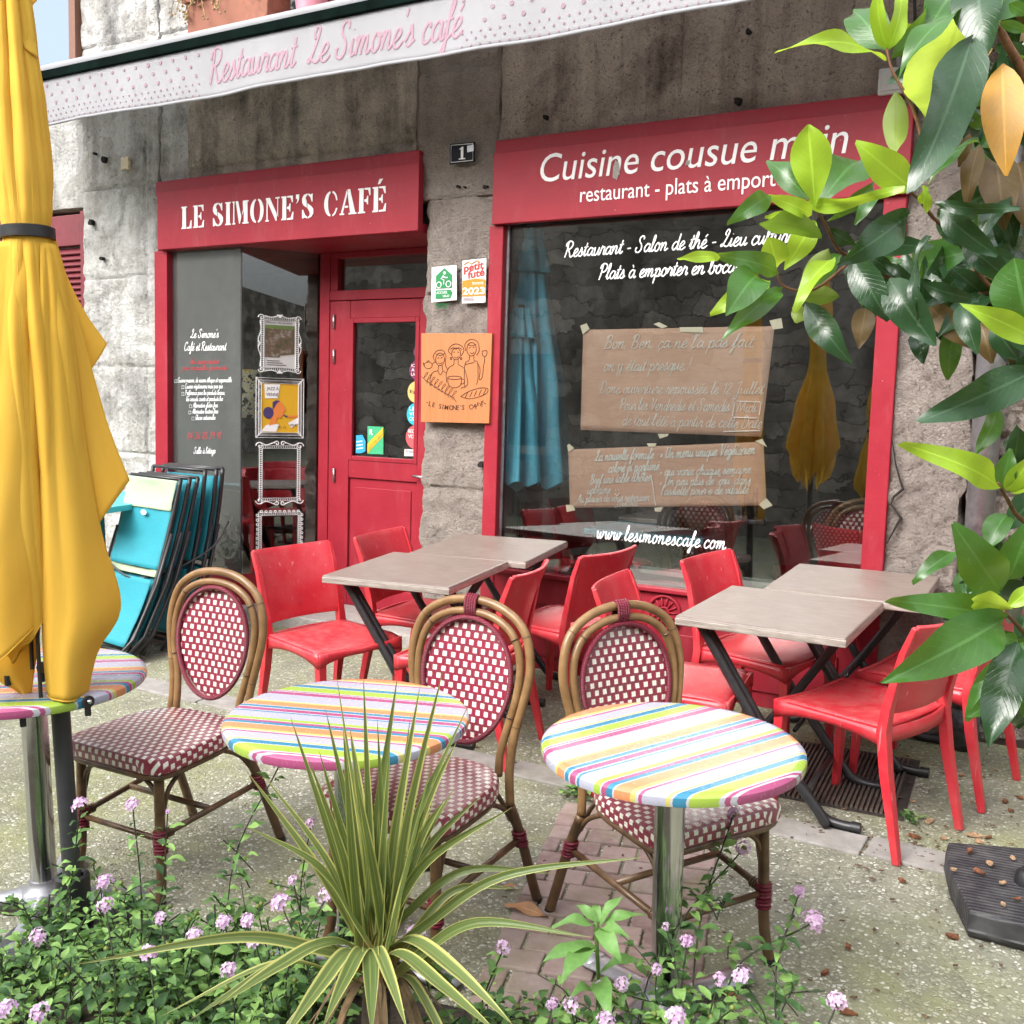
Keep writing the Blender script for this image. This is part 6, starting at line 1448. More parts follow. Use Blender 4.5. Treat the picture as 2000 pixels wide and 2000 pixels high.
def flap(name, outer, inner, deg, bulge, seed, wrap=.5):
    """hanging fold of cloth: outer and inner edges as picture points, swung round the pole"""
    n_ = 26
    def path(pts):
        P = spline([(x, y, 0) for x, y in pts], 8); L = [0]
        for q, w in zip(P, P[1:]): L.append(L[-1]+(w-q).length)
        res = []
        for k in range(n_+1):
            d = L[-1]*k/n_; i = max(0, min(len(P)-2, next((j for j in range(len(L)-1) if L[j+1] >= d), len(P)-2)))
            f = (d-L[i])/max(1e-6, L[i+1]-L[i]); res.append(P[i].lerp(P[i+1], f))
        return res
    O_, I_ = path(outer), path(inner)
    def fnc(u, v):
        k = v*n_; i = min(n_-1, int(k)); f = k-i
        o = O_[i].lerp(O_[i+1], f); q = I_[i].lerp(I_[i+1], f); p = q.lerp(o, u)
        z = zpix(100, p.y); r = (p.x-axpx(p.y))*SC_*.93
        b = bulge*math.sin(math.pi*min(1, u*1.05))*(.3+.7*v)+.006*math.sin(u*9+seed)*v*u+.012*wrap*u*u*v
        e_ = R(deg); right_ = Vector((math.cos(camaz+math.pi/2), math.sin(camaz+math.pi/2), 0)); to = Vector((math.cos(camaz), math.sin(camaz), 0))
        d_ = right_*math.cos(e_)+to*math.sin(e_); nn = to*math.cos(e_)-right_*math.sin(e_)
        return d_*(r/max(.5, math.cos(e_)))+nn*(b-.012)+Vector((0, 0, z))
    m = MB(); m.grid(fnc, 16, 40); return part0(m, name, M['yellow'], t, smooth=True, solid=.0016)
flap('canopy_fold', [(112, 478), (135, 545), (170, 615), (214, 677)], [(95, 480), (100, 580), (120, 660), (150, 770), (192, 708)][:3]+[(150, 775)], -12, .012, 1)
flap('canopy_fold', [(112, 476), (142, 580), (180, 720), (215, 840), (254, 940)], [(92, 480), (100, 700), (120, 900), (150, 1080)], 4, .028, 2)
def drape(outer, inner, seed):
    n_ = 34
    def path(pts):
        P = spline([(x, y, 0) for x, y in pts], 10); L = [0]
        for q, w in zip(P, P[1:]): L.append(L[-1]+(w-q).length)
        res = []
        for k in range(n_+1):
            d = L[-1]*k/n_; i = max(0, min(len(P)-2, next((j for j in range(len(L)-1) if L[j+1] >= d), len(P)-2)))
            f = (d-L[i])/max(1e-6, L[i+1]-L[i]); res.append(P[i].lerp(P[i+1], f))
        return res
    O_, I_ = path(outer), path(inner)
    to = Vector((math.cos(camaz), math.sin(camaz), 0)); right_ = Vector((math.cos(camaz+math.pi/2), math.sin(camaz+math.pi/2), 0))
    def fnc(u, v):
        k = v*n_; i = min(n_-1, int(k)); f = k-i
        o = O_[i].lerp(O_[i+1], f); q = I_[i].lerp(I_[i+1], f); p = q.lerp(o, u)
        off = (.054+.022*v)*math.sqrt(max(0, 1-(.9*u)**2)) + .050*v*math.sin(math.pi*min(1, u*.93+.07))**1.2 - .034*v*math.exp(-(u/.07)**2)
        off += .010*v*math.sin(u*7.5+seed+v*1.3)*(1-u) + .016*(1-v)*abs(math.sin(u*7+seed))*min(1, v*8)*(1-u) + .004*noise.noise(Vector((u*4, v*5, seed)))
        return right_*((p.x-axpx(p.y))*SC_*.955)+to*off+Vector((0, 0, zpix(100, p.y)))
    m = MB(); m.grid(fnc, 40, 70); o = part0(m, 'canopy_fold', M['yellow'], t, smooth=True, solid=.0016)
    m = MB(); m.tube([fnc(j/30, 1) for j in range(31)]+[fnc(1, 1-j/30*.32) for j in range(1, 31)], .0024, 5); part0(m, 'hem', M['yellow'], o, smooth=True)
drape([(112, 500), (126, 540), (150, 700), (168, 860), (196, 1030), (233, 1180), (190, 1262), (171, 1346)], [(86, 500), (86, 540), (86, 700), (86, 860), (86, 1030), (88, 1180), (91, 1262), (98, 1333)], 1.0)
drape([(0, 500), (-10, 540), (-26, 700), (-42, 860), (-60, 1030), (-78, 1150), (-84, 1240), (-60, 1312)], [(85, 500), (85, 540), (84, 700), (84, 860), (84, 1000), (84, 1080), (84, 1140), (84, 1192)], 2.2)
flap('canopy_fold', [(60, 900), (20, 1150), (0, 1290), (40, 1330), (57, 1352)], [(92, 900), (90, 1120), (84, 1220), (74, 1290), (66, 1352)], 6, .01, 3)
flap('canopy_fold', [(78, 500), (20, 650), (-40, 800), (-90, 960)], [(92, 480), (90, 700), (80, 900), (40, 1080)], -8, .02, 4)
flap('vent_cape', [(60, -60), (66, 0), (80, 28), (89, 54)], [(40, -60), (42, 20), (50, 60), (66, 88)], -5, .02, 5)
flap('vent_cape', [(52, -40), (58, 60), (72, 110), (84, 172)], [(20, -40), (18, 30), (26, 78), (58, 150)], 28, .034, 6)
flap('vent_cape', [(40, -60), (40, 10), (44, 50), (40, 100)], [(-20, -60), (-20, 40), (-16, 90), (-10, 140)], 12, .040, 7)
m = MB(); m.lathe([(.066, zs_-.017), (.0705, zs_-.015), (.0705, zs_+.013), (.066, zs_+.015)], 40, cap=False); part0(m, 'strap', M['black'], t, smooth='auto', solid=.002)
m = MB(); m.lathe([(.03, PH-.06), (.03, PH), (.015, PH+.05), (0, PH+.06)], 16, cap=False); part0(m, 'finial', M['black'], t, smooth='auto')
rgt_ = Vector((math.cos(camaz+math.pi/2), math.sin(camaz+math.pi/2), 0)); fwd_ = Vector((math.cos(camaz), math.sin(camaz), 0))
for px, py, dep in ((57, 1353, .088), (167, 1347, .098), (150, 1300, -.07), (90, 1300, -.08), (30, 1290, -.02)):
    c_ = rgt_*((px-axpx(py))*SC_)+fwd_*dep+Vector((0, 0, zpix(100, py))); d = (fwd_*.8+rgt_*(.5 if px > 110 else -.3)).normalized()*(1 if dep > 0 else -1)
    m = MB(); m.cyl(c_, c_+d*.010, .0165, seg=16); m.tube([c_+Vector((0, 0, -.012)), c_+Vector((0, 0, -.040))], .0085, 8); o = part0(m, 'rib_tip', M['black'], t, smooth='auto')
    m = MB(); m.sphere(c_+d*.010, .0075, 10, 6); part0(m, 'rivet', M['chrome'], o, smooth=True)
    m = MB(); q_ = Vector((c_.x*.3, c_.y*.3, zs_)); c_ = c_*.5+Vector((0, 0, c_.z*.5)); m.tube([c_, q_], .006, 6); part0(m, 'rib', M['dark_grey'], t)
m = MB(); m.lathe([(.20, .0), (.20, .03), (.18, .045), (.05, .055), (.047, .16), (.047, .20), (.038, .205), (.030, .20)], 32, cap=False); part0(m, 'base', M['black'], t, smooth='auto')

# ---------------------------------------------------------------- magnolia
def leaf_mat(name, top, under, trans, rough=.25, tr=.25, veins=.42):
    t = NT(name); uv = t.coord('UV'); s = t.sep(uv)
    ax_ = t.math('ABSOLUTE', t.math('SUBTRACT', s[1], .5))
    mid = t.ramp(ax_, [(0, (1, 1, 1)), (.022, (1, 1, 1)), (.04, (0, 0, 0))])
    vn = t.math('FRACT', t.math('ADD', t.math('MULTIPLY', s[0], 13.0), t.math('MULTIPLY', ax_, -6.0)))
    vn = t.ramp(vn, [(0, (1, 1, 1)), (.10, (0, 0, 0)), (.9, (0, 0, 0)), (1, (1, 1, 1))])
    c = t.coord(); n = t.noise(c, 26, 4); sp = t.noise(c, 160, 2)
    col = t.mix(t.fr(n, .3, .7), tuple(q*.78 for q in top), tuple(min(1, q*1.15) for q in top))
    col = t.mix(t.math('MULTIPLY', t.fr(sp, .68, .74), .18), col, (.34, .33, .20)); col = t.mix(t.math('MULTIPLY', t.fr(t.noise(c, 60, 5, .7), .60, .70), .35), col, tuple(q*.5 for q in top))
    lite = tuple(min(1, q*1.5+.03) for q in top)
    col = t.mix(t.math('MULTIPLY', mid, .75), col, lite); col = t.mix(t.math('MULTIPLY', vn, veins*.45), col, lite)
    ucol = t.mix(t.fr(n, .3, .7), tuple(q*.75 for q in under), under); ucol = t.mix(t.math('MULTIPLY', mid, .6), ucol, tuple(q*.6 for q in under)); ucol = t.mix(t.math('MULTIPLY', vn, .25), ucol, tuple(q*.6 for q in under))
    g = t.new('ShaderNodeNewGeometry')
    cc = t.mix(g.outputs['Backfacing'], col, ucol)
    t.set(Base_Color=cc, Specular_IOR_Level=.55)
    t.set(Roughness=t.math('MULTIPLY_ADD', g.outputs['Backfacing'], .35, t.math('MULTIPLY_ADD', n, .2, rough-.1)))
    t.bump(t.math('MULTIPLY_ADD', vn, -.35, t.math('MULTIPLY', n, 1.6)), .16, .003)
    tl = t.new('ShaderNodeBsdfTranslucent'); t.put(tl.inputs[0], trans)
    mx = t.new('ShaderNodeMixShader'); mx.inputs[0].default_value = tr; t.l.new(t.p.outputs[0], mx.inputs[1]); t.l.new(tl.outputs[0], mx.inputs[2]); t.l.new(mx.outputs[0], t.out.inputs[0])
    return t.m
LM = [leaf_mat('dark magnolia leaf', (.022, .062, .022), (.13, .15, .04), (.10, .20, .02), .24, .10, .18),
      leaf_mat('green magnolia leaf', (.040, .125, .022), (.22, .30, .05), (.30, .50, .04), .24, .25),
      leaf_mat('young magnolia leaf', (.30, .48, .03), (.46, .60, .04), (.55, .72, .05), .34, .34),
      leaf_mat('yellowed magnolia leaf', (.48, .23, .012), (.50, .26, .02), (.70, .38, .02), .45, .22),
      leaf_mat('rusty leaf underside', (.16, .10, .035), (.22, .125, .04), (.30, .18, .04), .5, .15)]
class Leaves(MB):
    def __init__(s): super().__init__(); s.uvl = []
    def leaf(s, a, b, w, kind=0, face=None, bend=.12, fold=.25, wave=.045, nl=12, nw=4, blunt=.5, curlt=0.0, roll=0.0):
        a, b = Vector(a), Vector(b); ax = b-a; L = ax.length; t = ax.normalized()
        nrm = Vector(face) if face is not None else (CAM-a).normalized()
        nrm = (nrm-t*nrm.dot(t)).normalized()
        if roll: nrm = Matrix.Rotation(roll, 3, t) @ nrm
        sd = t.cross(nrm).normalized()
        b0 = len(s.v); ph = random.random()*6
        for i in range(nl+1):
            q = i/nl
            wd = w*L*(math.sin(math.pi*q**(.9 if blunt < .6 else 1.15))**.75)*(1-.25*q if blunt < .6 else .72+.5*q) if 0 < q < 1 else (.01*L if q == 0 else .002)
            cpt = a+ax*q+nrm*(L*bend*math.sin(math.pi*q)-L*curlt*q*q)
            for j in range(nw+1):
                r = 2*j/nw-1
                p = cpt+sd*(wd*r)+nrm*(wd*fold*abs(r)**1.3+L*wave*abs(r)*math.sin(q*9+ph+(2 if r > 0 else 0)))
                s.v.append(tuple(p)); s.uvl.append((q, (r+1)/2))
        for i in range(nl):
            for j in range(nw):
                k = b0+i*(nw+1)+j
                s.f.append([k, k+1, k+nw+2, k+nw+1]); s.mi.append(kind)
mag = thing('magnolia_tree', 'magnolia with glossy dark and young yellow green leaves hanging in from the right', 'tree', (1.05, 1.62, gz(0, 1.6)))
lv = Leaves()
D0 = 1.45
def mleaf(O, a, b, w, kind, d0=D0, d1=D0, **k):
    s_ = .3623
    lv.leaf(atd(O[0]+s_*a[0], O[1]+s_*a[1], d0), atd(O[0]+s_*b[0], O[1]+s_*b[1], d1), w, kind, **k)
T3 = (1300, 0); T6 = (1300, 650); T8 = (1300, 1300)
# top cluster
for a, b, w, kd, d0, d1, kw in (
    ((1190, 280), (1010, 60), .24, 1, 1.42, 1.50, {'roll': .2}), ((1195, 260), (1140, -60), .19, 2, 1.42, 1.38, {'roll': -.4}), ((1200, 270), (1270, -70), .17, 2, 1.42, 1.42, {'roll': .5}),
    ((1180, 330), (620, 245), .085, 2, 1.42, 1.35, {'roll': .9, 'curlt': .05}), ((1220, 310), (1420, 0), .12, 1, 1.44, 1.5, {'roll': .6}), ((1420, 200), (1180, 120), .12, 2, 1.5, 1.46, {}),
    ((1540, -20), (1410, 170), .36, 1, 1.5, 1.46, {'roll': .2}), ((1690, -110), (1730, 290), .30, 0, 1.40, 1.36, {'roll': .2}), ((1600, 60), (1250, 430), .13, 1, 1.40, 1.36, {'roll': .8}),
    ((1590, 80), (1405, 670), .24, 2, 1.44, 1.36, {'roll': math.pi-.15, 'bend': .05}), ((1650, 210), (1330, 1030), .155, 0, 1.34, 1.27, {'roll': -.35, 'bend': .04}), ((1240, 490), (1240, 825), .20, 1, 1.44, 1.42, {'roll': math.pi}),
    ((1815, 345), (1835, 948), .20, 3, 1.38, 1.36, {'bend': .06, 'fold': .12, 'wave': .01}), ((1755, 260), (1640, 500), .13, 3, 1.46, 1.50, {'roll': .7}), ((1800, 120), (1960, 170), .2, 1, 1.4, 1.4, {}), ((1780, 240), (1990, 330), .25, 0, 1.5, 1.5, {}),
    ((1930, 640), (1880, 420), .3, 0, 1.5, 1.5, {}), ((1690, 760), (1410, 1010), .09, 1, 1.38, 1.34, {'roll': .8}), ((1640, 720), (1580, 900), .2, 4, 1.48, 1.5, {}), ((1690, 780), (1620, 1120), .18, 4, 1.5, 1.5, {'roll': .2}), ((1780, 830), (1830, 1240), .26, 4, 1.52, 1.50, {}), ((1900, 880), (1990, 1280), .24, 4, 1.52, 1.5, {}), ((1880, 880), (1700, 800), .2, 0, 1.5, 1.5, {}),
    ((1700, 700), (1600, 560), .22, 1, 1.5, 1.5, {}), ((1690, 590), (1610, 670), .3, 0, 1.5, 1.5, {}), ((1850, 20), (1960, 80), .3, 1, 1.42, 1.42, {}), ((1520, -60), (1560, 60), .3, 3, 1.52, 1.5, {}),
    # middle rosette
    ((805, 1110), (770, 672), .255, 2, 1.36, 1.33, {'bend': .05, 'fold': .1, 'blunt': 1}), ((775, 1085), (545, 865), .20, 1, 1.38, 1.42, {'roll': .3}), ((830, 1100), (1040, 870), .26, 1, 1.40, 1.46, {'roll': -.3, 'blunt': 1}), ((790, 1160), (545, 1055), .16, 2, 1.38, 1.34, {'roll': .2}), ((560, 1055), (315, 1215), .20, 1, 1.34, 1.32, {'bend': .25, 'curlt': -.1}),
    ((730, 1110), (1290, 1010), .085, 2, 1.38, 1.30, {'roll': .5, 'bend': .08}), ((1330, 1020), (1025, 765), .245, 2, 1.33, 1.30, {'fold': .12, 'bend': .06}), ((1340, 1040), (1340, 900), .3, 0, 1.4, 1.4, {}), ((870, 1190), (1150, 940), .10, 1, 1.42, 1.46, {'roll': .5}), ((1150, 1030), (1020, 1215), .17, 1, 1.42, 1.40, {'roll': .3}), ((1375, 1100), (1412, 1010), .3, 2, 1.36, 1.34, {}), ((1410, 1150), (1390, 1000), .17, 2, 1.36, 1.34, {'roll': .4}),
    ((840, 1275), (505, 1210), .19, 1, 1.38, 1.33, {'roll': math.pi-.5, 'fold': .4}), ((690, 1165), (535, 1170), .22, 2, 1.42, 1.42, {}), ((600, 1445), (560, 1280), .36, 2, 1.42, 1.38, {'blunt': 1, 'roll': .1}), ((640, 1455), (805, 1190), .24, 2, 1.42, 1.40, {'blunt': 1}), ((1320, 1150), (920, 1430), .165, 0, 1.34, 1.28, {'roll': -.3, 'bend': .05}), ((880, 1225), (1020, 1320), .22, 0, 1.42, 1.44, {'roll': .3}), ((1020, 1310), (1445, 1330), .17, 0, 1.44, 1.40, {}),
    ((610, 1470), (265, 1375), .15, 1, 1.40, 1.34, {'roll': .3}), ((290, 1395), (65, 1400), .14, 2, 1.33, 1.30, {'roll': .4}), ((500, 1480), (325, 1705), .27, 1, 1.36, 1.30, {'roll': .2, 'bend': .14}), ((555, 1515), (240, 1695), .20, 2, 1.38, 1.36, {'roll': .1}), ((625, 1570), (310, 1830), .13, 1, 1.38, 1.32, {'roll': .3}),
    ((880, 1340), (740, 1560), .24, 1, 1.44, 1.44, {'roll': math.pi}), ((910, 1390), (690, 1680), .14, 2, 1.40, 1.36, {'roll': .5}), ((935, 1600), (720, 1600), .27, 1, 1.44, 1.44, {'roll': math.pi-.2}), ((755, 1640), (1000, 1960), .20, 0, 1.42, 1.38, {'roll': .1}), ((740, 1650), (700, 1740), .5, 1, 1.46, 1.46, {'roll': math.pi}),
    ((1010, 1400), (1200, 1730), .25, 0, 1.42, 1.40, {}), ((960, 1420), (1240, 1660), .22, 0, 1.46, 1.46, {}), ((1100, 1380), (1240, 1480), .28, 0, 1.48, 1.48, {}), ((1205, 1500), (1455, 1865), .25, 0, 1.40, 1.36, {'roll': .15}), ((1420, 1270), (1360, 1720), .09, 0, 1.38, 1.36, {'roll': .9}), ((1180, 1420), (1350, 1520), .16, 0, 1.46, 1.44, {}), ((1080, 1660), (1040, 1880), .27, 4, 1.50, 1.48, {}),
    ((1450, 1095), (1910, 1120), .095, 0, 1.38, 1.34, {'roll': .3}), ((1480, 1130), (1790, 1380), .20, 0, 1.40, 1.38, {'roll': .2}), ((1600, 1300), (1880, 1530), .22, 0, 1.42, 1.40, {}), ((1690, 1350), (1900, 1420), .25, 0, 1.46, 1.46, {}), ((1460, 1180), (1600, 1330), .22, 0, 1.44, 1.44, {}), ((1385, 1530), (1690, 1620), .17, 0, 1.46, 1.44, {'roll': .2}), ((1590, 1640), (1680, 1910), .24, 0, 1.38, 1.36, {}), ((1390, 1620), (1660, 1880), .20, 4, 1.5, 1.48, {}), ((1680, 1400), (1760, 1640), .28, 4, 1.50, 1.5, {}),
    ((1960, 1800), (1880, 1390), .36, 1, 1.30, 1.28, {'blunt': 1}), ((1990, 1830), (1595, 1645), .155, 2, 1.30, 1.26, {'roll': .15}), ((1850, 1760), (1990, 1900), .3, 0, 1.4, 1.4, {}), ((1700, 1740), (1760, 1960), .3, 4, 1.45, 1.45, {}), ((1360, 1780), (1385, 1960), .3, 0, 1.44, 1.42, {}), ((1760, 1750), (1900, 1940), .33, 0, 1.42, 1.42, {})):
    mleaf(T3, a, b, w, kd, d0, d1, **kw)
for a, b, w, kd, d0, d1, kw in (
    ((1990, 205), (1365, 480), .16, 0, 1.28, 1.24, {'roll': -.2, 'bend': .05}), ((1800, 830), (1265, 595), .12, 2, 1.30, 1.24, {'roll': .3}), ((1810, 840), (1860, 625), .30, 1, 1.32, 1.30, {'roll': math.pi*0}), ((1840, 850), (1990, 640), .24, 2, 1.32, 1.28, {'roll': .2}), ((1860, 860), (1990, 790), .25, 2, 1.32, 1.30, {}),
    ((1840, 980), (1740, 1170), .34, 1, 1.36, 1.34, {'roll': .4}), ((1800, 1390), (1550, 1030), .24, 1, 1.32, 1.26, {'bend': .08}), ((1850, 1330), (1990, 990), .27, 1, 1.34, 1.30, {}), ((1560, 1180), (1330, 1350), .17, 1, 1.38, 1.36, {'roll': .3}), ((1600, 1450), (1590, 1280), .3, 1, 1.40, 1.42, {'roll': .2}), ((1640, 1430), (1700, 1300), .3, 1, 1.40, 1.40, {}),
    ((1820, 1530), (1195, 1440), .115, 1, 1.30, 1.24, {'roll': .2, 'bend': .05}), ((1590, 1440), (1680, 1300), .35, 0, 1.42, 1.40, {}), ((1860, 1490), (1660, 1450), .22, 2, 1.28, 1.24, {'roll': math.pi-.2}), ((1850, 1480), (1990, 1360), .28, 2, 1.28, 1.28, {}), ((1830, 1540), (1170, 1890), .165, 1, 1.28, 1.20, {'roll': -.1, 'bend': .09, 'fold': .3}), ((1900, 1660), (1800, 1640), .4, 1, 1.34, 1.34, {}), ((1920, 1670), (1700, 1990), .2, 1, 1.34, 1.32, {}), ((1900, 1650), (1960, 1500), .3, 0, 1.36, 1.36, {})):
    mleaf(T6, a, b, w, kd, d0, d1, **kw)
mleaf(T8, (1900, -120), (1745, 440), .20, 0, 1.30, 1.26, roll=.2, bend=.06)
mleaf(T8, (1960, -80), (1930, 280), .2, 1, 1.36, 1.34)
rn = random.Random(77)
for (cx_, cy_), n_ in (((1010, 1400), 4), ((1240, 1420), 5), ((1440, 1520), 5), ((1600, 1420), 5), ((1750, 1600), 4), ((1820, 1050), 4), ((1700, 500), 3), ((1880, 250), 3)):
    for k in range(n_):
        a_ = rn.uniform(0, 6.28); L_ = rn.uniform(260, 400); mleaf(T3, (cx_+rn.uniform(-60, 60), cy_+rn.uniform(-60, 60)), (cx_+L_*math.cos(a_)*.85, cy_+abs(L_*math.sin(a_))*.8+40), rn.uniform(.17, .24), rn.choice((0, 0, 0, 1)), rn.uniform(1.48, 1.58), rn.uniform(1.46, 1.6), roll=rn.uniform(-.5, .5))
for k in range(64):
    x_, y_ = rn.uniform(1480, 1990), rn.uniform(-120, 1850)
    if x_ < 1700 and 450 < y_ < 1050: continue
    if 1600 < x_ < 1960 and 180 < y_ < 900 and rn.random() < .6: continue
    a_ = rn.gauss(1.9, .8); L_ = rn.uniform(240, 400)
    mleaf(T3, (x_, y_), (x_+L_*math.cos(a_), y_+L_*math.sin(a_)), rn.uniform(.17, .25), rn.choice((0, 0, 0, 0, 1, 1, 4)), rn.uniform(1.54, 1.72), rn.uniform(1.5, 1.7), roll=rn.uniform(-.6, .6))
for k in range(16):
    x_, y_ = rn.uniform(1780, 1990), rn.uniform(100, 1900); a_ = rn.gauss(1.8, .9); L_ = rn.uniform(240, 360)
    mleaf(T6, (x_, y_), (x_+L_*math.cos(a_), y_+L_*math.sin(a_)), rn.uniform(.18, .25), rn.choice((0, 0, 1)), rn.uniform(1.42, 1.6), rn.uniform(1.42, 1.6), roll=rn.uniform(-.6, .6))
# twigs linking the rosettes to the limb
tw = MB()
def twig(O, pts, r0, r1, d0, d1):
    n = len(pts); P = [atd(O[0]+.3623*x, O[1]+.3623*y, d0+(d1-d0)*i/(n-1)) for i, (x, y) in enumerate(pts)]
    P = spline(P, 4); k = len(P); tw.tube(P, [(r0+(r1-r0)*i/(k-1))*.5 for i in range(k)], 7)
    return P
twig(T3, [(1190, 260), (1225, 390), (1330, 580), (1420, 900)], .0035, .005, 1.42, 1.42)
twig(T3, [(800, 1110), (870, 1225), (920, 1330), (1000, 1390), (1300, 1540), (1690, 1660)], .0035, .007, 1.38, 1.52)
twig(T3, [(600, 1460), (640, 1545), (800, 1560), (1010, 1400)], .003, .005, 1.42, 1.44)
twig(T3, [(1300, 1020), (1370, 1080), (1440, 1170), (1600, 1330), (1760, 1560), (2050, 1750)], .0035, .008, 1.34, 1.52)
twig(T3, [(1780, 120), (1860, 270), (1960, 440), (2200, 900)], .011, .016, 1.46, 1.52)
twig(T3, [(1540, 30), (1660, 80), (1800, 150)], .006, .008, 1.46, 1.46)
twig(T6, [(1790, 810), (1850, 910), (1900, 990), (2050, 1100)], .004, .008, 1.30, 1.40)
twig(T6, [(1820, 1500), (1880, 1560), (1960, 1640), (2100, 1700)], .004, .008, 1.28, 1.40)
# limbs and trunk outside the frame
root = Vector((1.05, 1.62, gz(0, 1.62)))
tr_ = MB(); P = spline([root, root+Vector((.02, 0, .5)), root+Vector((-.03, .02, 1.2)), root+Vector((.03, .0, 2.0)), root+Vector((.0, .03, 2.9))], 6)
tr_.tube(P, [.065-.045*i/(len(P)-1) for i in range(len(P))], 12)
part(tr_, 'trunk', M['bark'], mag, smooth=True)
LIMBS = []
for O, q, d, z in ((T3, (2200, 900), 1.52, 1.75), (T3, (2050, 1750), 1.52, 1.45), (T3, (1690, 1660), 1.52, 1.5), (T6, (2050, 1100), 1.40, 1.05), (T6, (2100, 1700), 1.40, .85)):
    e_ = atd(O[0]+.3623*q[0], O[1]+.3623*q[1], d); s_ = Vector((root.x, root.y, z-.15))
    Q = spline([e_, e_.lerp(s_, .3)+Vector((0, .03, .03)), e_.lerp(s_, .65)+Vector((.02, -.03, .07)), s_], 5); tw.tube(Q, [.006+.012*i/(len(Q)-1) for i in range(len(Q))], 8); LIMBS.append(Q)
part(tw, 'branches', M['twig'], mag, smooth=True)
# the rest of the crown, out of the picture to the right
rn = random.Random(5)
def scr(p): v_ = p-CAM; return 1000+FPX*v_.dot(RGT)/max(.01, v_.dot(FWD))
for Q in LIMBS:
    for k in range(46):
        p = Q[min(len(Q)-1, int(rn.random()*len(Q)*.95))]; a_ = rn.uniform(0, 6.28); d = Vector((math.cos(a_), math.sin(a_), rn.uniform(-.7, .6))).normalized(); e_ = p+d*rn.uniform(.13, .20)
        if scr(p) < 2050 or scr(e_) < 2060: continue
        lv.leaf(p+d*.015, e_, rn.uniform(.18, .23), rn.choice((0, 0, 0, 1, 1, 2)), face=(rn.uniform(-.5, .5), -.6, 1))
for k in range(70):
    c_ = Vector((rn.uniform(.62, 1.6), rn.uniform(1.0, 2.3), rn.uniform(.6, 3.1)))
    v_ = c_-CAM
    if v_.dot(FWD) > 0 and 1000+FPX*v_.dot(RGT)/v_.dot(FWD) < 2150: continue
    for j in range(7):
        a_ = j*2.4+rn.random(); d = Vector((math.cos(a_), math.sin(a_), rn.uniform(-.4, .5))).normalized()
        lv.leaf(c_+d*.02, c_+d*rn.uniform(.14, .2), .19, rn.choice((0, 0, 1, 1, 2)), face=(0, -.3, 1))
    Q = [c_, (c_+Vector((root.x, root.y, c_.z-.2)))/2, Vector((root.x, root.y, c_.z-.25))]
part(lv, 'foliage', LM, mag, smooth=True, uvs=lv.uvl)

# ---------------------------------------------------------------- spiky variegated plant
def blade_mat():
    t = NT('variegated blade'); uv = t.coord('UV'); s = t.sep(uv)
    ax_ = t.math('ABSOLUTE', t.math('SUBTRACT', s[1], .5))
    isl = t.new('ShaderNodeNewGeometry').outputs['Random Per Island']; st_ = t.noise(t.map(uv, (1.2, 26, 1)), 1, 3)
    gcol = t.mix(t.fr(st_, .35, .7), (.060, .10, .030), (.15, .21, .06)); gcol = t.mix(t.fr(isl, .3, 1.0), gcol, t.mix(.5, gcol, (.20, .26, .09)))
    ycol = t.mix(t.fr(st_, .35, .7), (.46, .45, .13), (.60, .59, .22))
    edge = t.fr(t.math('ADD', ax_, t.math('MULTIPLY_ADD', isl, .16, -.09)), .35, .42)
    col = t.mix(edge, gcol, ycol)
    strp = t.math('MULTIPLY', t.fr(t.noise(t.map(uv, (.5, 14, 1)), 1, 2), .60, .66), .55)
    col = t.mix(strp, col, ycol)
    col = t.mix(t.ramp(s[0], [(0, (1, 1, 1)), (.07, (.8, .8, .8)), (.26, (0, 0, 0)), (.975, (0, 0, 0)), (1, (1, 1, 1))]), col, (.30, .16, .06))
    col = t.mix(t.math('MULTIPLY', t.fr(t.noise(t.coord(), 45, 4), .66, .72), .6), col, (.24, .15, .06))
    t.set(Base_Color=col, Roughness=.42)
    tl = t.new('ShaderNodeBsdfTranslucent'); t.put(tl.inputs[0], t.mix(.5, col, (.5, .6, .1)))
    mx = t.new('ShaderNodeMixShader'); mx.inputs[0].default_value = .22; t.l.new(t.p.outputs[0], mx.inputs[1]); t.l.new(tl.outputs[0], mx.inputs[2]); t.l.new(mx.outputs[0], t.out.inputs[0])
    return t.m
class Blades(Leaves):
    def blade(s, pts, w, face, nw=4, fold=.5):
        P = spline(pts, 8); n = len(P); b0 = len(s.v)
        for i in range(n):
            a = P[max(0, i-1)]; b = P[min(n-1, i+1)]; t = (b-a).normalized(); q = i/(n-1)
            nm = Vector(face); nm = (nm-t*nm.dot(t)).normalized(); sd = t.cross(nm)
            wd = w*(.45+.55*min(1, q/.25))*(1 if q < .55 else max(.02, 1-((q-.55)/.45)**1.6))
            for j in range(nw+1):
                r = 2*j/nw-1; p = P[i]+sd*(wd*r)+nm*(wd*fold*abs(r)); s.v.append(tuple(p)); s.uvl.append((q, (r+1)/2))
        for i in range(n-1):
            for j in range(nw): k = b0+i*(nw+1)+j; s.f.append([k, k+1, k+nw+2, k+nw+1]); s.mi.append(0)
bs = atd(736, 1892, 2.30)
KD = 1.10
sp = thing('spiky_plant', 'spiky cordyline with yellow edged green blades in the foreground flower bed', 'plant', (bs.x, bs.y, gz(bs.x, bs.y)))
bl = Blades(); rn = random.Random(9)
p5 = lambda x, y: (650+.3623*x, 1300+.3623*y)
p0_ = lambda x, y: (.3623*x, 1300+.3623*y)
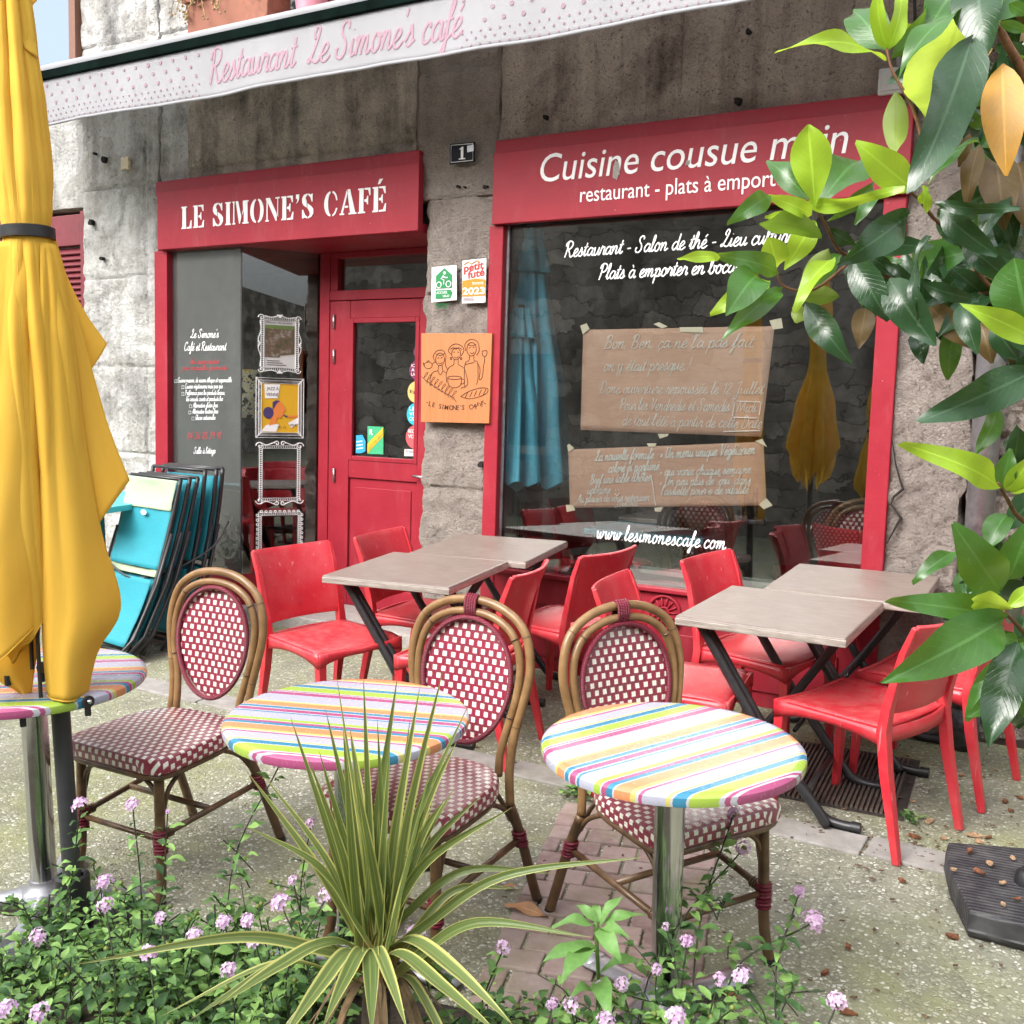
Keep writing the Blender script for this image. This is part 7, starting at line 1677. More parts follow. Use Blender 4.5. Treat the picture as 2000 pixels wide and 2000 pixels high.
tips = [(p5(165, 60), 2.02, 0), (p5(350, 50), 1.98, 0), (p5(470, 110), 2.0, 0), (p5(595, 20), 1.92, 0), (p5(735, 205), 1.96, .05), (p5(240, 290), 1.94, 0), (p5(660, 650), 2.05, .06), (p5(965, 765), 1.95, .10), (p5(1690, 1030), 1.95, .12), (p5(420, 260), 2.1, 0), (p5(545, 480), 1.85, 0),
    (p0_(1330, 570), 2.0, .02), (p0_(1420, 590), 2.05, .05), (p0_(1565, 275), 2.0, .03), (p0_(1755, 235), 2.08, .02), (p0_(1720, 460), 1.95, .0), (p0_(1810, 30), 2.0, .0), (p0_(1310, 860), 1.92, .10), (p0_(1660, 490), 1.9, .03), (p0_(1850, 330), 1.9, .0),
    (p0_(415, 1610), 1.80, .07), (p0_(870, 1890), 1.75, .12), (p5(1400, 1465), 1.85, .14), (p5(1190, 1120), 2.1, .15), (p5(990, 1200), 2.15, .14), (p5(60, 330), 2.05, 0), (p5(310, 380), 1.9, 0), (p5(120, 560), 1.92, .0), (p5(560, 700), 1.86, .04), (p5(800, 700), 2.1, .1), (p0_(1900, 620), 1.85, 0)]
for (px, py), d, droop in tips:
    e_ = atd(px, py, d*KD); b_ = bs+Vector((rn.uniform(-.035, .035), rn.uniform(-.03, .03), rn.uniform(-.04, .03)))
    mid_ = (b_*.5+e_*.5)+Vector((0, 0, droop*.55+.015))+Vector((rn.uniform(-.01, .01), rn.uniform(-.01, .01), 0)); m1 = (b_*.8+e_*.2)+Vector((0, 0, droop*.40))
    bl.blade([b_, m1, mid_, e_], rn.uniform(.0095, .0135), (CAM-b_)+Vector((rn.uniform(-2.2, 2.2), 0, .5)))
# drooping front blades
for (px, py), d in ((p5(210, 1990), 1.72), (p5(400, 1960), 1.70), (p5(975, 1940), 1.74), (p0_(1030, 1905), 1.72), (p0_(1740, 1950), 1.68), (p5(900, 1990), 1.6), (p0_(1500, 2050), 1.6), (p0_(1180, 1830), 1.72)):
    e_ = atd(px, py, d*KD); b_ = bs+Vector((rn.uniform(-.03, .03), rn.uniform(-.03, .03), .0))
    dv = e_-b_; h = Vector((dv.x, dv.y, 0))
    bl.blade([b_, b_+h*.28+Vector((0, 0, .10+dv.z*.1)), b_+h*.62+Vector((0, 0, .08+dv.z*.4)), e_+Vector((0, 0, .0))], rn.uniform(.013, .018), (CAM-b_).normalized()*.4+Vector((0, 0, 1)), fold=.35)
for k in range(7):
    a_ = rn.uniform(0, 6.28); h = Vector((math.cos(a_), math.sin(a_), 0))*rn.uniform(.18, .38); b_ = bs+Vector((rn.uniform(-.02, .02), rn.uniform(-.02, .02), -.03)); dz_ = -rn.uniform(.05, .2)
    bl.blade([b_, b_+h*.3+Vector((0, 0, .05)), b_+h*.7+Vector((0, 0, .02+dz_*.4)), b_+h+Vector((0, 0, dz_))], rn.uniform(.009, .014), (h.x*.3, h.y*.3, 1), fold=.4)
for k in range(4):
    a_ = rn.uniform(0, 6.28); L = rn.uniform(.40, .62); el = rn.uniform(1.2, 1.5); d = Vector((math.cos(a_)*math.cos(el), math.sin(a_)*math.cos(el), math.sin(el)))
    b_ = bs+Vector((rn.uniform(-.02, .02), rn.uniform(-.02, .02), .02)); bl.blade([b_, b_+d*L*.35, b_+d*L*.7+Vector((d.x, d.y, 0))*.02, b_+d*L+Vector((d.x*.06, d.y*.06, -.03))], rn.uniform(.009, .012), (CAM-b_)+Vector((rn.uniform(-1, 1), 0, .5)))
dryb = Blades()
for k in range(22):
    a_ = k*.9+rn.uniform(-.3, .3); h = Vector((math.cos(a_), math.sin(a_), 0)); b_ = bs+h*.025+Vector((0, 0, .0)); L_ = rn.uniform(.10, .24)
    dryb.blade([b_, b_+h*.05+Vector((0, 0, -.02)), b_+h*(.07+L_*.15)+Vector((0, 0, -L_*.5)), b_+h*(.08+L_*.25+rn.uniform(0, .05))+Vector((0, 0, -L_))], rn.uniform(.006, .011), h, fold=.3)
part(dryb, 'dry_leaves', plain('dry brown blade', (.23, .15, .075), .8, var=.35, scale=25), sp, smooth=True)
part(bl, 'blades', blade_mat(), sp, smooth=True, uvs=bl.uvl)
m = MB(); m.tube([(bs.x, bs.y, gz(0, bs.y)-.02), (bs.x, bs.y, bs.z+.01)], [.04, .03], 10); part(m, 'stem', M['bark'], sp, smooth=True)

# ---------------------------------------------------------------- lantana in the bed
def small_leaf(name, c1, c2, tr):
    t = NT(name); n = t.noise(t.coord(), 9, 4); f = t.noise(t.coord(), 90, 2)
    col = t.mix(t.fr(n, .35, .65), c1, c2); col = t.mix(t.math('MULTIPLY', t.fr(f, .4, .7), .4), col, tuple(q*1.35 for q in c2))
    t.set(Base_Color=col, Roughness=.5, Specular_IOR_Level=.4)
    tl = t.new('ShaderNodeBsdfTranslucent'); tl.inputs[0].default_value = (*tr, 1)
    mx = t.new('ShaderNodeMixShader'); mx.inputs[0].default_value = .25; t.l.new(t.p.outputs[0], mx.inputs[1]); t.l.new(tl.outputs[0], mx.inputs[2]); t.l.new(mx.outputs[0], t.out.inputs[0])
    return t.m
LG = [small_leaf('lantana leaf', (.072, .158, .047), (.13, .25, .072), (.22, .40, .07)), small_leaf('lantana young leaf', (.19, .34, .09), (.27, .45, .13), (.34, .55, .10)), small_leaf('dark lantana leaf', (.035, .085, .030), (.06, .13, .045), (.06, .14, .03)), plain('bud green', (.16, .20, .04), .6)]
M['lilac'] = NT('lilac petals'); q_ = M['lilac']; n = q_.noise(q_.coord(), 60, 2); q_.set(Base_Color=q_.mix(q_.fr(n, .35, .65), (.66, .42, .66), (.84, .66, .83)), Roughness=.6)
tl = q_.new('ShaderNodeBsdfTranslucent'); tl.inputs[0].default_value = (.8, .5, .8, 1); mx = q_.new('ShaderNodeMixShader'); mx.inputs[0].default_value = .3; q_.l.new(q_.p.outputs[0], mx.inputs[1]); q_.l.new(tl.outputs[0], mx.inputs[2]); q_.l.new(mx.outputs[0], q_.out.inputs[0]); M['lilac'] = q_.m
M['stem'] = plain('thin dark stem', (.045, .055, .028), .7, var=.3)
class Lantana:
    def __init__(s, label, x, y):
        s.t = thing('lantana', label, 'flowering plant', (x, y, gz(x, y)), group='lantanas in the foreground flower bed'); s.lv = Leaves(); s.st = MB(); s.bud = MB(); s.rn = random.Random(int(x*100)); s.fl = []
    def pair(s, p, d, L, kinds=(0, 0, 1, 2)):
        rn = s.rn; a = rn.uniform(0, 6.28)
        for k in (0, math.pi):
            q = Vector((math.cos(a+k), math.sin(a+k), rn.uniform(-.25, .45))).normalized(); l = L*rn.uniform(.45, 1.3)
            s.lv.leaf(p+q*.006, p+q*l, rn.uniform(.22, .31), rn.choice(kinds), face=(q.x*.1+rn.uniform(-.3, .3), q.y*.1-.25+rn.uniform(-.3, .3), 1), nl=5, nw=2, bend=rn.uniform(.02, .22), fold=.35, wave=.05)
    def shoot(s, a, b, n=6, L=.034, r=.0018, flower=False, kinds=(0, 0, 1, 2), bow=.05):
        rn = s.rn; mid = (a+b)/2+Vector((rn.gauss(0, bow), rn.gauss(0, bow), bow*.6)); P = spline([a, mid, b], 6); s.st.tube(P, r, 4, cap=False)
        m_ = len(P)
        for k in range(n):
            q = (k+1.2)/(n+.8); p = P[min(m_-1, int(q*(m_-1)))]; s.pair(p, b-a, L*(1.15-.45*q), kinds)
        if flower:
            s.fl.append(s.head(b, flower))
        elif rn.random() < .3: s.bud.sphere(b+Vector((0, 0, .004)), .0065, 7, 5)
    def head(s, c, r):
        rn = s.rn; m = MB(); up = (Vector((0, -.45, 1))+Vector((rn.uniform(-.5, .5), rn.uniform(-.4, .2), 0))).normalized()
        sd = up.orthogonal().normalized(); fw = up.cross(sd)
        for k in range(17):
            if rn.random() < .12: continue
            q = (k+.5)/17; th = math.acos(1-.92*q); ph = k*2.4
            d = (up*math.cos(th)+(sd*math.cos(ph)+fw*math.sin(ph))*math.sin(th)).normalized(); p = c+d*r*rn.uniform(.72, 1.18)
            e1 = d.orthogonal().normalized(); e2 = d.cross(e1); rr = r*.44; a0 = rn.random()*6; pts = []
            for j in range(12):
                a = a0+j*math.pi/6; w = rr*(1.0 if j % 3 else .55); pts.append(p+(e1*math.cos(a)+e2*math.sin(a))*w+d*(.0015 if j % 3 else 0)*rn.random())
            b0 = len(m.v); m.v += [tuple(x) for x in pts]+[tuple(p-d*.0015)]
            for j in range(12): m.f.append([b0+j, b0+(j+1) % 12, b0+12]); m.mi.append(0)
        s.bud.sphere(c-up*r*.15, r*.45, 7, 5)
        return m
    def done(s):
        part(s.st, 'stems', M['stem'], s.t, smooth=True); part(s.lv, 'foliage', LG[:3], s.t, smooth=True); 
        if s.bud.v: part(s.bud, 'buds', LG[3], s.t, smooth=True)
        for m in s.fl: part(m, 'flower_head', M['lilac'], s.t)
def bedtop(x): return interp([(-2.7, 1.62), (-2.45, 1.78), (-2.1, 1.96), (-1.7, 2.03), (-1.3, 2.13), (-.95, 2.17), (-.6, 2.28), (-.4, 2.2), (-.3, 1.8)], x)
def bedpt(x, y): return Vector((x, y, gz(x, y)))
heads_l = [((435, 755), 1.88, .020), ((715, 755), 1.86, .017), ((565, 1170), 1.84, .018), ((570, 1290), 1.78, .018), ((870, 1365), 1.78, .015), ((210, 1465), 1.70, .018), ((35, 1855), 1.56, .020), ((220, 1875), 1.54, .019), ((805, 1555), 1.68, .020), ((905, 790), 1.86, .006)]
heads_m = [((1205, 1385), 1.80, .018), ((1340, 1380), 1.80, .018), ((1515, 1285), 1.80, .022), ((1765, 1240), 1.82, .019), ((1580, 1160), 1.85, .012), ((1050, 1460), 1.74, .018), ((1375, 1490), 1.72, .018), ((1235, 1645), 1.66, .017), ((1510, 530), 2.0, .019), ((1675, 855), 1.95, .015)]
heads_r = [((1185, 1830), 1.72, .014), ((1290, 1840), 1.70, .018), ((1445, 1730), 1.76, .015), ((1555, 1720), 1.76, .017), ((1745, 1640), 1.78, .014), ((1845, 1900), 1.68, .020), ((1470, 1915), 1.66, .018), ((1910, 1490), 1.84, .016), ((1795, 1410), 1.86, .010), ((450, 1450), 1.76, .022), ((920, 1525), 1.76, .018)]
heads_s = [((370, 795), 2.02, .017), ((420, 985), 1.98, .021), ((720, 1220), 1.92, .016), ((795, 1385), 1.88, .027), ((120, 1490), 1.84, .014), ((290, 1695), 1.74, .015), ((410, 1675), 1.74, .021), ((925, 1815), 1.74, .022), ((50, 1900), 1.64, .022)]
def lbush(label, x0, x1, y0, y1, heads, f, nfill, h, seed):
    b = Lantana(label, (x0+x1)/2, (y0+y1)/2); b.rn = random.Random(seed); rn = b.rn
    for q, d, r in heads:
        px, py = f(*q); e_ = atd(px, py, d*1.36)
        gx = e_.x+rn.uniform(-.12, .12); g = bedpt(gx, min(e_.y, bedtop(gx)-.02)-rn.uniform(.0, .10)); n = max(5, int((e_-g).length/.032))
        b.shoot(g, e_, n, .052, .0022, r*1.0, bow=.05)
        for j in range(2):
            h_ = g.lerp(e_, rn.uniform(.25, .6)); b.shoot(h_, h_+Vector((rn.gauss(0, .08), rn.gauss(0, .05), rn.uniform(.03, .10))), 4, .045, .0018, False, (0, 0, 1, 2), .02)
    for k in range(nfill):
        x = rn.uniform(x0, x1); y = bedtop(x)-.03-abs(rn.gauss(0, y1)); g = bedpt(x, y); hh = h*rn.uniform(.35, 1.0)*(1 if y1 > .1 else .8)
        e_ = g+Vector((rn.gauss(0, .08), rn.gauss(-.02, .08), hh)); b.shoot(g, e_, 5+int(hh/.034), .050, .0019, False, (0, 0, 0, 1, 1, 2), .04)
    b.done(); return b
def inbed(px, py, d): p = atd(px, py, d); return p.x, p.y
lbush('lantana with lilac flowers under the yellow parasol at the left', -2.50, -1.98, 0, .26, heads_l, p0_, 85, .24, 3)
lbush('lantana with lilac flowers between the parasol and the spiky plant', -2.05, -1.55, 0, .20, heads_m, p0_, 85, .28, 4)
lbush('lantana with few lilac flowers right below the striped table column', -1.25, -.80, 0, .12, heads_r, p5, 50, .15, 5)
lbush('tall lantana with a large lilac flower beside the pebbled paving', -.85, -.50, 0, .10, heads_s, r3, 45, .26, 6)
# leggy stems around the spiky plant
b = Lantana('low bushy lantana without flowers at the bottom edge of the picture', -1.5, 1.2); rn = b.rn = random.Random(21)
for k in range(170):
    x = rn.uniform(-2.5, -.55); g = bedpt(x, bedtop(x)-.12-abs(rn.gauss(0, .4))); hh = rn.uniform(.05, .20)
    b.shoot(g, g+Vector((rn.gauss(0, .07), rn.gauss(0, .07), hh)), 5, .044, .0017, False, (0, 1, 1, 1), .02)
for k in range(60):
    g = bedpt(bs.x+rn.gauss(0, .16), bs.y+rn.uniform(-.28, .10)); b.shoot(g, g+Vector((rn.gauss(0, .06), rn.gauss(0, .06), rn.uniform(.06, .22))), 5, .046, .0018, False, (0, 0, 1, 2, 2), .03)
b.done()
# tall weed with long soft leaves
wp = atg(1170, 2010); t = thing('tall_weed', 'tall pale green weed with long drooping leaves before the right striped table', 'plant', (wp.x, wp.y, gz(wp.x, wp.y)))
wl = Leaves(); top = atd(1163, 1800, 2.42); st = MB(); st.tube(spline([bedpt(wp.x, wp.y), (wp+atd(1168, 1890, 2.46))/2, atd(1168, 1890, 2.46), top], 5), [.008]*8+[.005]*8, 7)
part(st, 'stem', plain('pale green stem', (.16, .27, .07), .6), t, smooth=True)
WM = small_leaf('weed leaf', (.13, .28, .07), (.20, .38, .11), (.3, .55, .1))
for a, b_, w, d1 in (((1430, 1390), (1310, 1290), .20, 1.74), ((1410, 1400), (1180, 1410), .16, 1.70), ((1440, 1400), (1570, 1240), .15, 1.74), ((1450, 1400), (1680, 1350), .14, 1.72), ((1430, 1420), (1550, 1600), .20, 1.64), ((1420, 1530), (1125, 1610), .14, 1.66), ((1410, 1540), (1235, 1725), .17, 1.62), ((1440, 1650), (1680, 1590), .13, 1.74), ((1430, 1700), (1500, 1900), .2, 1.62), ((1430, 1390), (1420, 1290), .2, 1.76), ((1440, 1420), (1600, 1470), .15, 1.66), ((1430, 1760), (1270, 1800), .16, 1.66)):
    wl.leaf(atd(*p5(*a), 2.42), atd(*p5(*b_), d1*1.41), w, 0, face=(0, -.5, 1), bend=.18, fold=.25, wave=.05, nl=8, nw=3)
part(wl, 'leaves', WM, t, smooth=True)
# small weed at the kerb, pot plant by the wall
def tuft(name, label, cat, p, n, L, mats, seed, w=.3, up=.6):
    t = thing(name, label, cat, p); l = Leaves(); rn = random.Random(seed)
    for k in range(n):
        a = rn.uniform(0, 6.28); d = Vector((math.cos(a), math.sin(a), rn.uniform(.1, up))).normalized(); o = Vector((rn.gauss(0, L*.5), rn.gauss(0, L*.5), rn.uniform(0, L*.5)))
        l.leaf(p+o, p+o+d*L*rn.uniform(.5, 1.1), w, rn.randrange(len(mats)), face=(0, 0, 1), nl=4, nw=2)
    part(l, 'leaves', mats, t, smooth=True); return t
tuft('small_weed', 'small weed growing at the edge of the brick pavers', 'plant', atg(*p5(1310, 700)), 40, .05, LG[:3], 2)
tuft('small_weed', 'small ferny weed in the crack beside the grate', 'plant', atg(*r3(1310, 840)), 24, .04, LG[:3], 3)
t = thing('pot_plant', 'bushy green pot plant beside the folded deck chairs', 'plant', (-5.32, 4.55, gz(0, 4.5)))
m = MB(); m.lathe([(.10, 0), (.14, .28), (.155, .28), (.155, .31), (.13, .31), (.12, .27), (0, .27)], 24, (-5.32, 4.55, gz(0, 4.5)), cap=False); part(m, 'pot', M['terracotta'], t, smooth='auto')
l = Leaves(); rn = random.Random(8)
for k in range(260):
    o = Vector((-5.32+rn.gauss(0, .09), 4.55+rn.gauss(0, .09), gz(0, 4.5)+.30+abs(rn.gauss(0, .15)))); d = Vector((rn.gauss(0, 1), rn.gauss(0, 1), rn.uniform(.2, 1.5))).normalized(); l.leaf(o, o+d*.08, .13, rn.randrange(3), nl=4, nw=2, face=(0, -.4, 1))
part(l, 'foliage', LG[:3], t, smooth=True)
# fallen leaves
dl = leaf_mat('fallen tan leaf', (.42, .22, .10), (.42, .24, .12), (.4, .2, .1), .55, .1)
dr = leaf_mat('fallen rusty leaf', (.30, .10, .03), (.30, .12, .04), (.3, .1, .03), .55, .1)
def fallen(lab, a, b, w, mat, h=.012):
    l = Leaves(); l.leaf(atg(*a, h), atg(*b, h), w, 0, face=(0, -.2, 1), bend=.05, fold=.15); o = l.build('fallen_leaf', mat, smooth=True, uvs=l.uvl); tag(o, lab, 'leaf', 'fallen leaves on the ground')
fallen('large tan fallen leaf on the brick pavers', p5(925, 1285), p5(1165, 1360), .17, dl); fallen('small pinkish fallen leaf on the pebbles by the rattan chair leg', p5(915, 1190), p5(995, 1185), .22, dl); fallen('rusty fallen leaf behind the lantana', p0_(1580, 1390), p0_(1705, 1345), .2, dr, .03); fallen('rusty fallen leaf at the foot of the striped table', r3(290, 1750), r3(400, 1800), .2, dr, .03)
# ---------------------------------------------------------------- ground
def ground_mat():
    t = NT('exposed aggregate paving'); c = t.coord()
    v = t.new('ShaderNodeTexVoronoi'); t.l.new(c, v.inputs['Vector']); v.inputs['Scale'].default_value = 74
    ed = t.voro(c, 74, 'DISTANCE_TO_EDGE')
    colr = t.sep(v.outputs['Color'])
    big = t.noise(c, 1.3, 5, .6); mid = t.noise(c, 7, 5)
    st = t.ramp(colr[0], [(0, (.15, .147, .112)), (.2, (.24, .238, .18)), (.5, (.30, .298, .226)), (.75, (.37, .367, .285)), (.92, (.50, .497, .42)), (1, (.58, .575, .52))])
    grout = t.mix(t.fr(mid, .35, .7), (.175, .173, .128), (.26, .258, .192))
    show = t.math('MULTIPLY', t.fr(ed, .06, .16), t.fr(colr[1], .22, .30))
    col = t.mix(show, grout, st)
    moss = t.math('MULTIPLY', t.fr(big, .44, .62), t.math('MULTIPLY_ADD', t.fr(mid, .35, .6), .5, .25))
    col = t.mix(t.math('MULTIPLY', moss, .75), col, (.20, .215, .065), 'MIX')
    col = t.mix(t.math('MULTIPLY', t.fr(t.noise(t.map(c, loc=(4, 9, 0)), 2.1, 6, .62), .50, .70), .55), col, (.10, .09, .075))
    t.set(Base_Color=col, Roughness=.85, Specular_IOR_Level=.3)
    h = t.math('MULTIPLY', show, t.math('MULTIPLY_ADD', t.fr(ed, 0, .5), .7, .3))
    t.bump(t.math('MULTIPLY_ADD', mid, .3, h), .8, .004); return t.m
def sheet(name, x0, x1, y0, y1, mat, dz, nx=60, ny=60, bumps=.004):
    m = MB(); m.grid(lambda u, v: Vector((x0+(x1-x0)*u, y0+(y1-y0)*v, gz(0, y0+(y1-y0)*v)+dz+bumps*noise.noise(Vector(((x0+(x1-x0)*u)*1.6, (y0+(y1-y0)*v)*1.6, 3))))), nx, ny)
    o = m.build(name, mat, smooth=True); tag(o, None, None, None, 'structure'); return o
GA = ground_mat()
sheet('ground', -40, 40, -12, 6.0, GA, 0, 160, 90, .006)
def slab_mat():
    t = NT('grey gutter stone'); c = t.coord(); n = t.noise(c, 14, 6, .65); b = t.noise(c, 3, 5)
    col = t.mix(t.fr(n, .3, .7), (.20, .185, .17), (.33, .31, .29)); col = t.mix(t.math('MULTIPLY', t.fr(b, .45, .7), .6), col, (.15, .15, .085))
    t.set(Base_Color=col, Roughness=.85); t.bump(n, .5, .006); return t.m
SL = slab_mat()
def slab_strip():
    m = MB(); rn = random.Random(3); y = [3.54, 3.53]; x = -7.6
    while x < 2.5:
        L = rn.uniform(.42, .62); t_ = (x+7.6)/10
        yc = 3.54 + (.06 if x < -3 else .06+.06*(x+3)/3); w = .075
        pts = [(x+.004, yc-w), (x+L-.004, yc-w+rn.uniform(-.004, .004)), (x+L-.004, yc+w), (x+.004, yc+w+rn.uniform(-.004, .004))]
        m.prism([(p[0], p[1], gz(0, p[1])+.011+rn.uniform(-.001, .002)) for p in pts], (0, 0, -.05)); x += L+.004
    o = m.build('gutter_slabs', SL, bevel=.006); tag(o, kind='structure'); return o
slab_strip()
# brick pavers: a path of small setts running towards the shop
def sett_mat():
    t = NT('purple brown setts'); c = t.coord(); oi = t.new('ShaderNodeNewGeometry').outputs['Random Per Island']
    n = t.noise(c, 22, 5, .65); b = t.noise(c, 4, 5)
    col = t.ramp(oi, [(0, (.17, .105, .095)), (.4, (.235, .15, .135)), (.7, (.29, .20, .18)), (1, (.22, .165, .15))])
    col = t.mix(t.fr(n, .35, .7), col, t.mix(.5, col, (.38, .33, .29))); col = t.mix(t.math('MULTIPLY', t.fr(b, .52, .72), .55), col, (.17, .17, .08))
    t.set(Base_Color=col, Roughness=.85); t.bump(n, .6, .006); return t.m
A_ = [atg(932, 1923), atg(1099, 1575), atg(1423, 1648)]
ux = Vector((A_[1].x-A_[0].x, A_[1].y-A_[0].y, 0)).normalized(); vx = Vector((ux.y, -ux.x, 0)); Lp = 1.62; Wp = .585
o2 = Vector((A_[1].x, A_[1].y, 0))-ux*Lp
m = MB(); rn = random.Random(12); k = 0; s_ = 0
while s_ < Lp:
    d = rn.uniform(.098, .108); c_ = 0 if k % 2 else -.07
    while c_ < Wp:
        w = rn.uniform(.125, .155); a, b = max(0, c_+.004), min(Wp, c_+w-.004)
        if b-a > .03:
            q = [(s_+.004+rn.uniform(-.002, .002), a), (s_+d-.004, a+rn.uniform(-.002, .002)), (s_+d-.004+rn.uniform(-.002, .002), b), (s_+.004, b)]
            z = .010+rn.uniform(-.002, .003)
            m.prism([(*(o2+ux*x+vx*y).xy, gz(0, (o2+ux*x+vx*y).y)+z) for x, y in q], (0, 0, -.04))
        c_ += w
    s_ += d; k += 1
o = m.build('paver_path', sett_mat(), bevel=.006); tag(o, kind='structure')
# planted bed
m = MB(); edge = [(-2.75, 1.50), (-2.45, 1.80), (-2.1, 1.98), (-1.7, 2.05), (-1.3, 2.15), (-.95, 2.19), (-.62, 2.30), (-.42, 2.24), (-.35, 1.9), (-.3, 1.2), (-.4, .35), (-3.2, .35), (-3.1, 1.1)]
ring = spline([(x, y, 0) for x, y in edge], 4, True); cx, cy = -1.55, 1.25
n_ = len(ring); m.v = []
for q, z in ((1.0, -.02), (.985, .02), (.9, .035), (.6, .05), (.3, .055), (.02, .06)):
    for p in ring:
        x, y = cx+(p.x-cx)*q, cy+(p.y-cy)*q; m.v.append((x, y, gz(0, y)+z+(.014*noise.noise(Vector((x*12, y*12, 0)))+.02*noise.noise(Vector((x*4, y*4, 5))) if q < .97 else 0)))
for k in range(5):
    for i in range(n_): m.f.append([k*n_+i, k*n_+(i+1) % n_, (k+1)*n_+(i+1) % n_, (k+1)*n_+i]); m.mi.append(0)
o = m.build('bed_soil', M['soil'], smooth=True); tag(o, kind='structure')
# loose leaf litter and fine gravel near the wall
m = MB(); rn = random.Random(31)
for k in range(480):
    if k % 3: x, y = rn.uniform(-.9, .6), rn.gauss(3.75, .10) if rn.random() < .6 else rn.uniform(3.0, 4.85)
    else: x, y = rn.uniform(-1.9, .4), rn.uniform(2.4, 4.8)
    p = Vector((x, y, gz(0, y)+.010)); L = rn.uniform(.004, .012); a = rn.uniform(0, 6.28)
    d = Vector((math.cos(a), math.sin(a), rn.uniform(-.1, .1)))*L; n = Vector((-d.y, d.x, 0))*.5
    m.prism([p-d, p-d*.2+n, p+d, p+d*.1-n], (0, 0, .0025))
o = m.build('leaf_litter', plain('brown litter', (.16, .09, .05), .9, var=.5, scale=200)); tag(o, 'scattered brown bark crumbs and leaf litter on the paving', 'litter', kind='stuff')

# loose pebbles standing proud of the paving
m = MB(); rn = random.Random(51); pm = []
for k in range(5200):
    x = rn.uniform(-3.6, .3); y = rn.uniform(2.05, 3.9)
    r = rn.uniform(.0028, .0065); sx, sy = rn.uniform(.8, 1.5), rn.uniform(.7, 1.1); a = rn.uniform(0, 6.28); ca, sa = math.cos(a), math.sin(a); z = gz(x, y)+.001+.006*noise.noise(Vector((x*1.6, y*1.6, 3)))
    b0 = len(m.v)
    for q in range(6): t_ = q*math.pi/3; px_, py_ = r*sx*math.cos(t_), r*sy*math.sin(t_); m.v.append((x+px_*ca-py_*sa, y+px_*sa+py_*ca, z))
    m.v.append((x, y, z+r*.65))
    for q in range(6): m.f.append([b0+q, b0+(q+1) % 6, b0+6]); m.mi.append(0)
pt = NT('loose pebble'); ri = pt.new('ShaderNodeNewGeometry').outputs['Random Per Island']; pt.set(Base_Color=pt.ramp(ri, [(0, (.16, .14, .10)), (.4, (.32, .30, .23)), (.8, (.48, .46, .39)), (1, (.62, .60, .56))]), Roughness=.7)
o = m.build('loose_pebbles', pt.m, smooth=True); tag(o, 'small loose pebbles standing proud of the paving', 'pebbles', kind='stuff')

# ---------------------------------------------------------------- the other side of the street (seen mirrored in the glass)
opp = thing('opposite_building', 'dark rubble stone building across the street, mirrored in the window glass', 'building', (-4, -6.0, 0))
def opp_stone():
    t = NT('rubble masonry'); c = t.coord(); s = t.sep(c); cb = t.new('ShaderNodeCombineXYZ'); w_ = t.noise(c, 2.2, 3)
    t.l.new(t.math('MULTIPLY_ADD', w_, .9, s[0]), cb.inputs[0]); t.l.new(t.math('MULTIPLY_ADD', w_, .55, s[2]), cb.inputs[1])
    br = t.new('ShaderNodeTexBrick'); t.l.new(cb.outputs[0], br.inputs['Vector']); br.inputs['Scale'].default_value = 1.0; br.inputs['Brick Width'].default_value = .62; br.inputs['Row Height'].default_value = .27; br.inputs['Mortar Size'].default_value = .014; br.inputs['Mortar Smooth'].default_value = .6
    br.inputs['Color1'].default_value = (.20, .175, .15, 1); br.inputs['Color2'].default_value = (.60, .54, .47, 1); br.inputs['Mortar'].default_value = (.10, .09, .08, 1)
    n = t.noise(c, 7, 6, .65); b = t.noise(c, .9, 5, .6)
    col = t.mix(t.fr(n, .3, .7), t.mix(.5, br.outputs['Color'], (.10, .085, .07)), br.outputs['Color']); col = t.mix(t.math('MULTIPLY', t.fr(b, .45, .62), .6), col, (.055, .05, .045)); col = t.mix(t.math('MULTIPLY', t.fr(t.noise(t.map(c, loc=(9, 4, 2)), 1.4, 4), .60, .66), .6), col, (.45, .42, .38))
    t.set(Base_Color=col, Roughness=.95); t.bump(n, .7, .03); return t.m
m = MB(); m.bx(-15.5, 34, -6.6, -6.0, -1, 5.6); part(m, 'wall', opp_stone(), opp)
m = MB(); m.bx(-60, -15.5, -6.7, -6.0, -1, 5.0); q = part(m, 'wall', plain('pale grey render', (.70, .69, .66), .9, var=.12, scale=3), opp); q['label'] = 'pale rendered wall'
for x in (-9.2, -2.0, 3.2, 7, 12, 17):
    m = MB(); m.bx(x-.55, x+.55, -6.02, -5.96, 1.0, 2.6); f_ = part(m, 'window', M['dark_grey'], opp)
    m = MB(); m.bx(x-.7, x+.7, -6.02, -5.92, 2.6, 2.85); m.bx(x-.7, x+.7, -6.02, -5.9, .85, 1.0); part(m, 'window_surround', M['stone_dark'], opp)
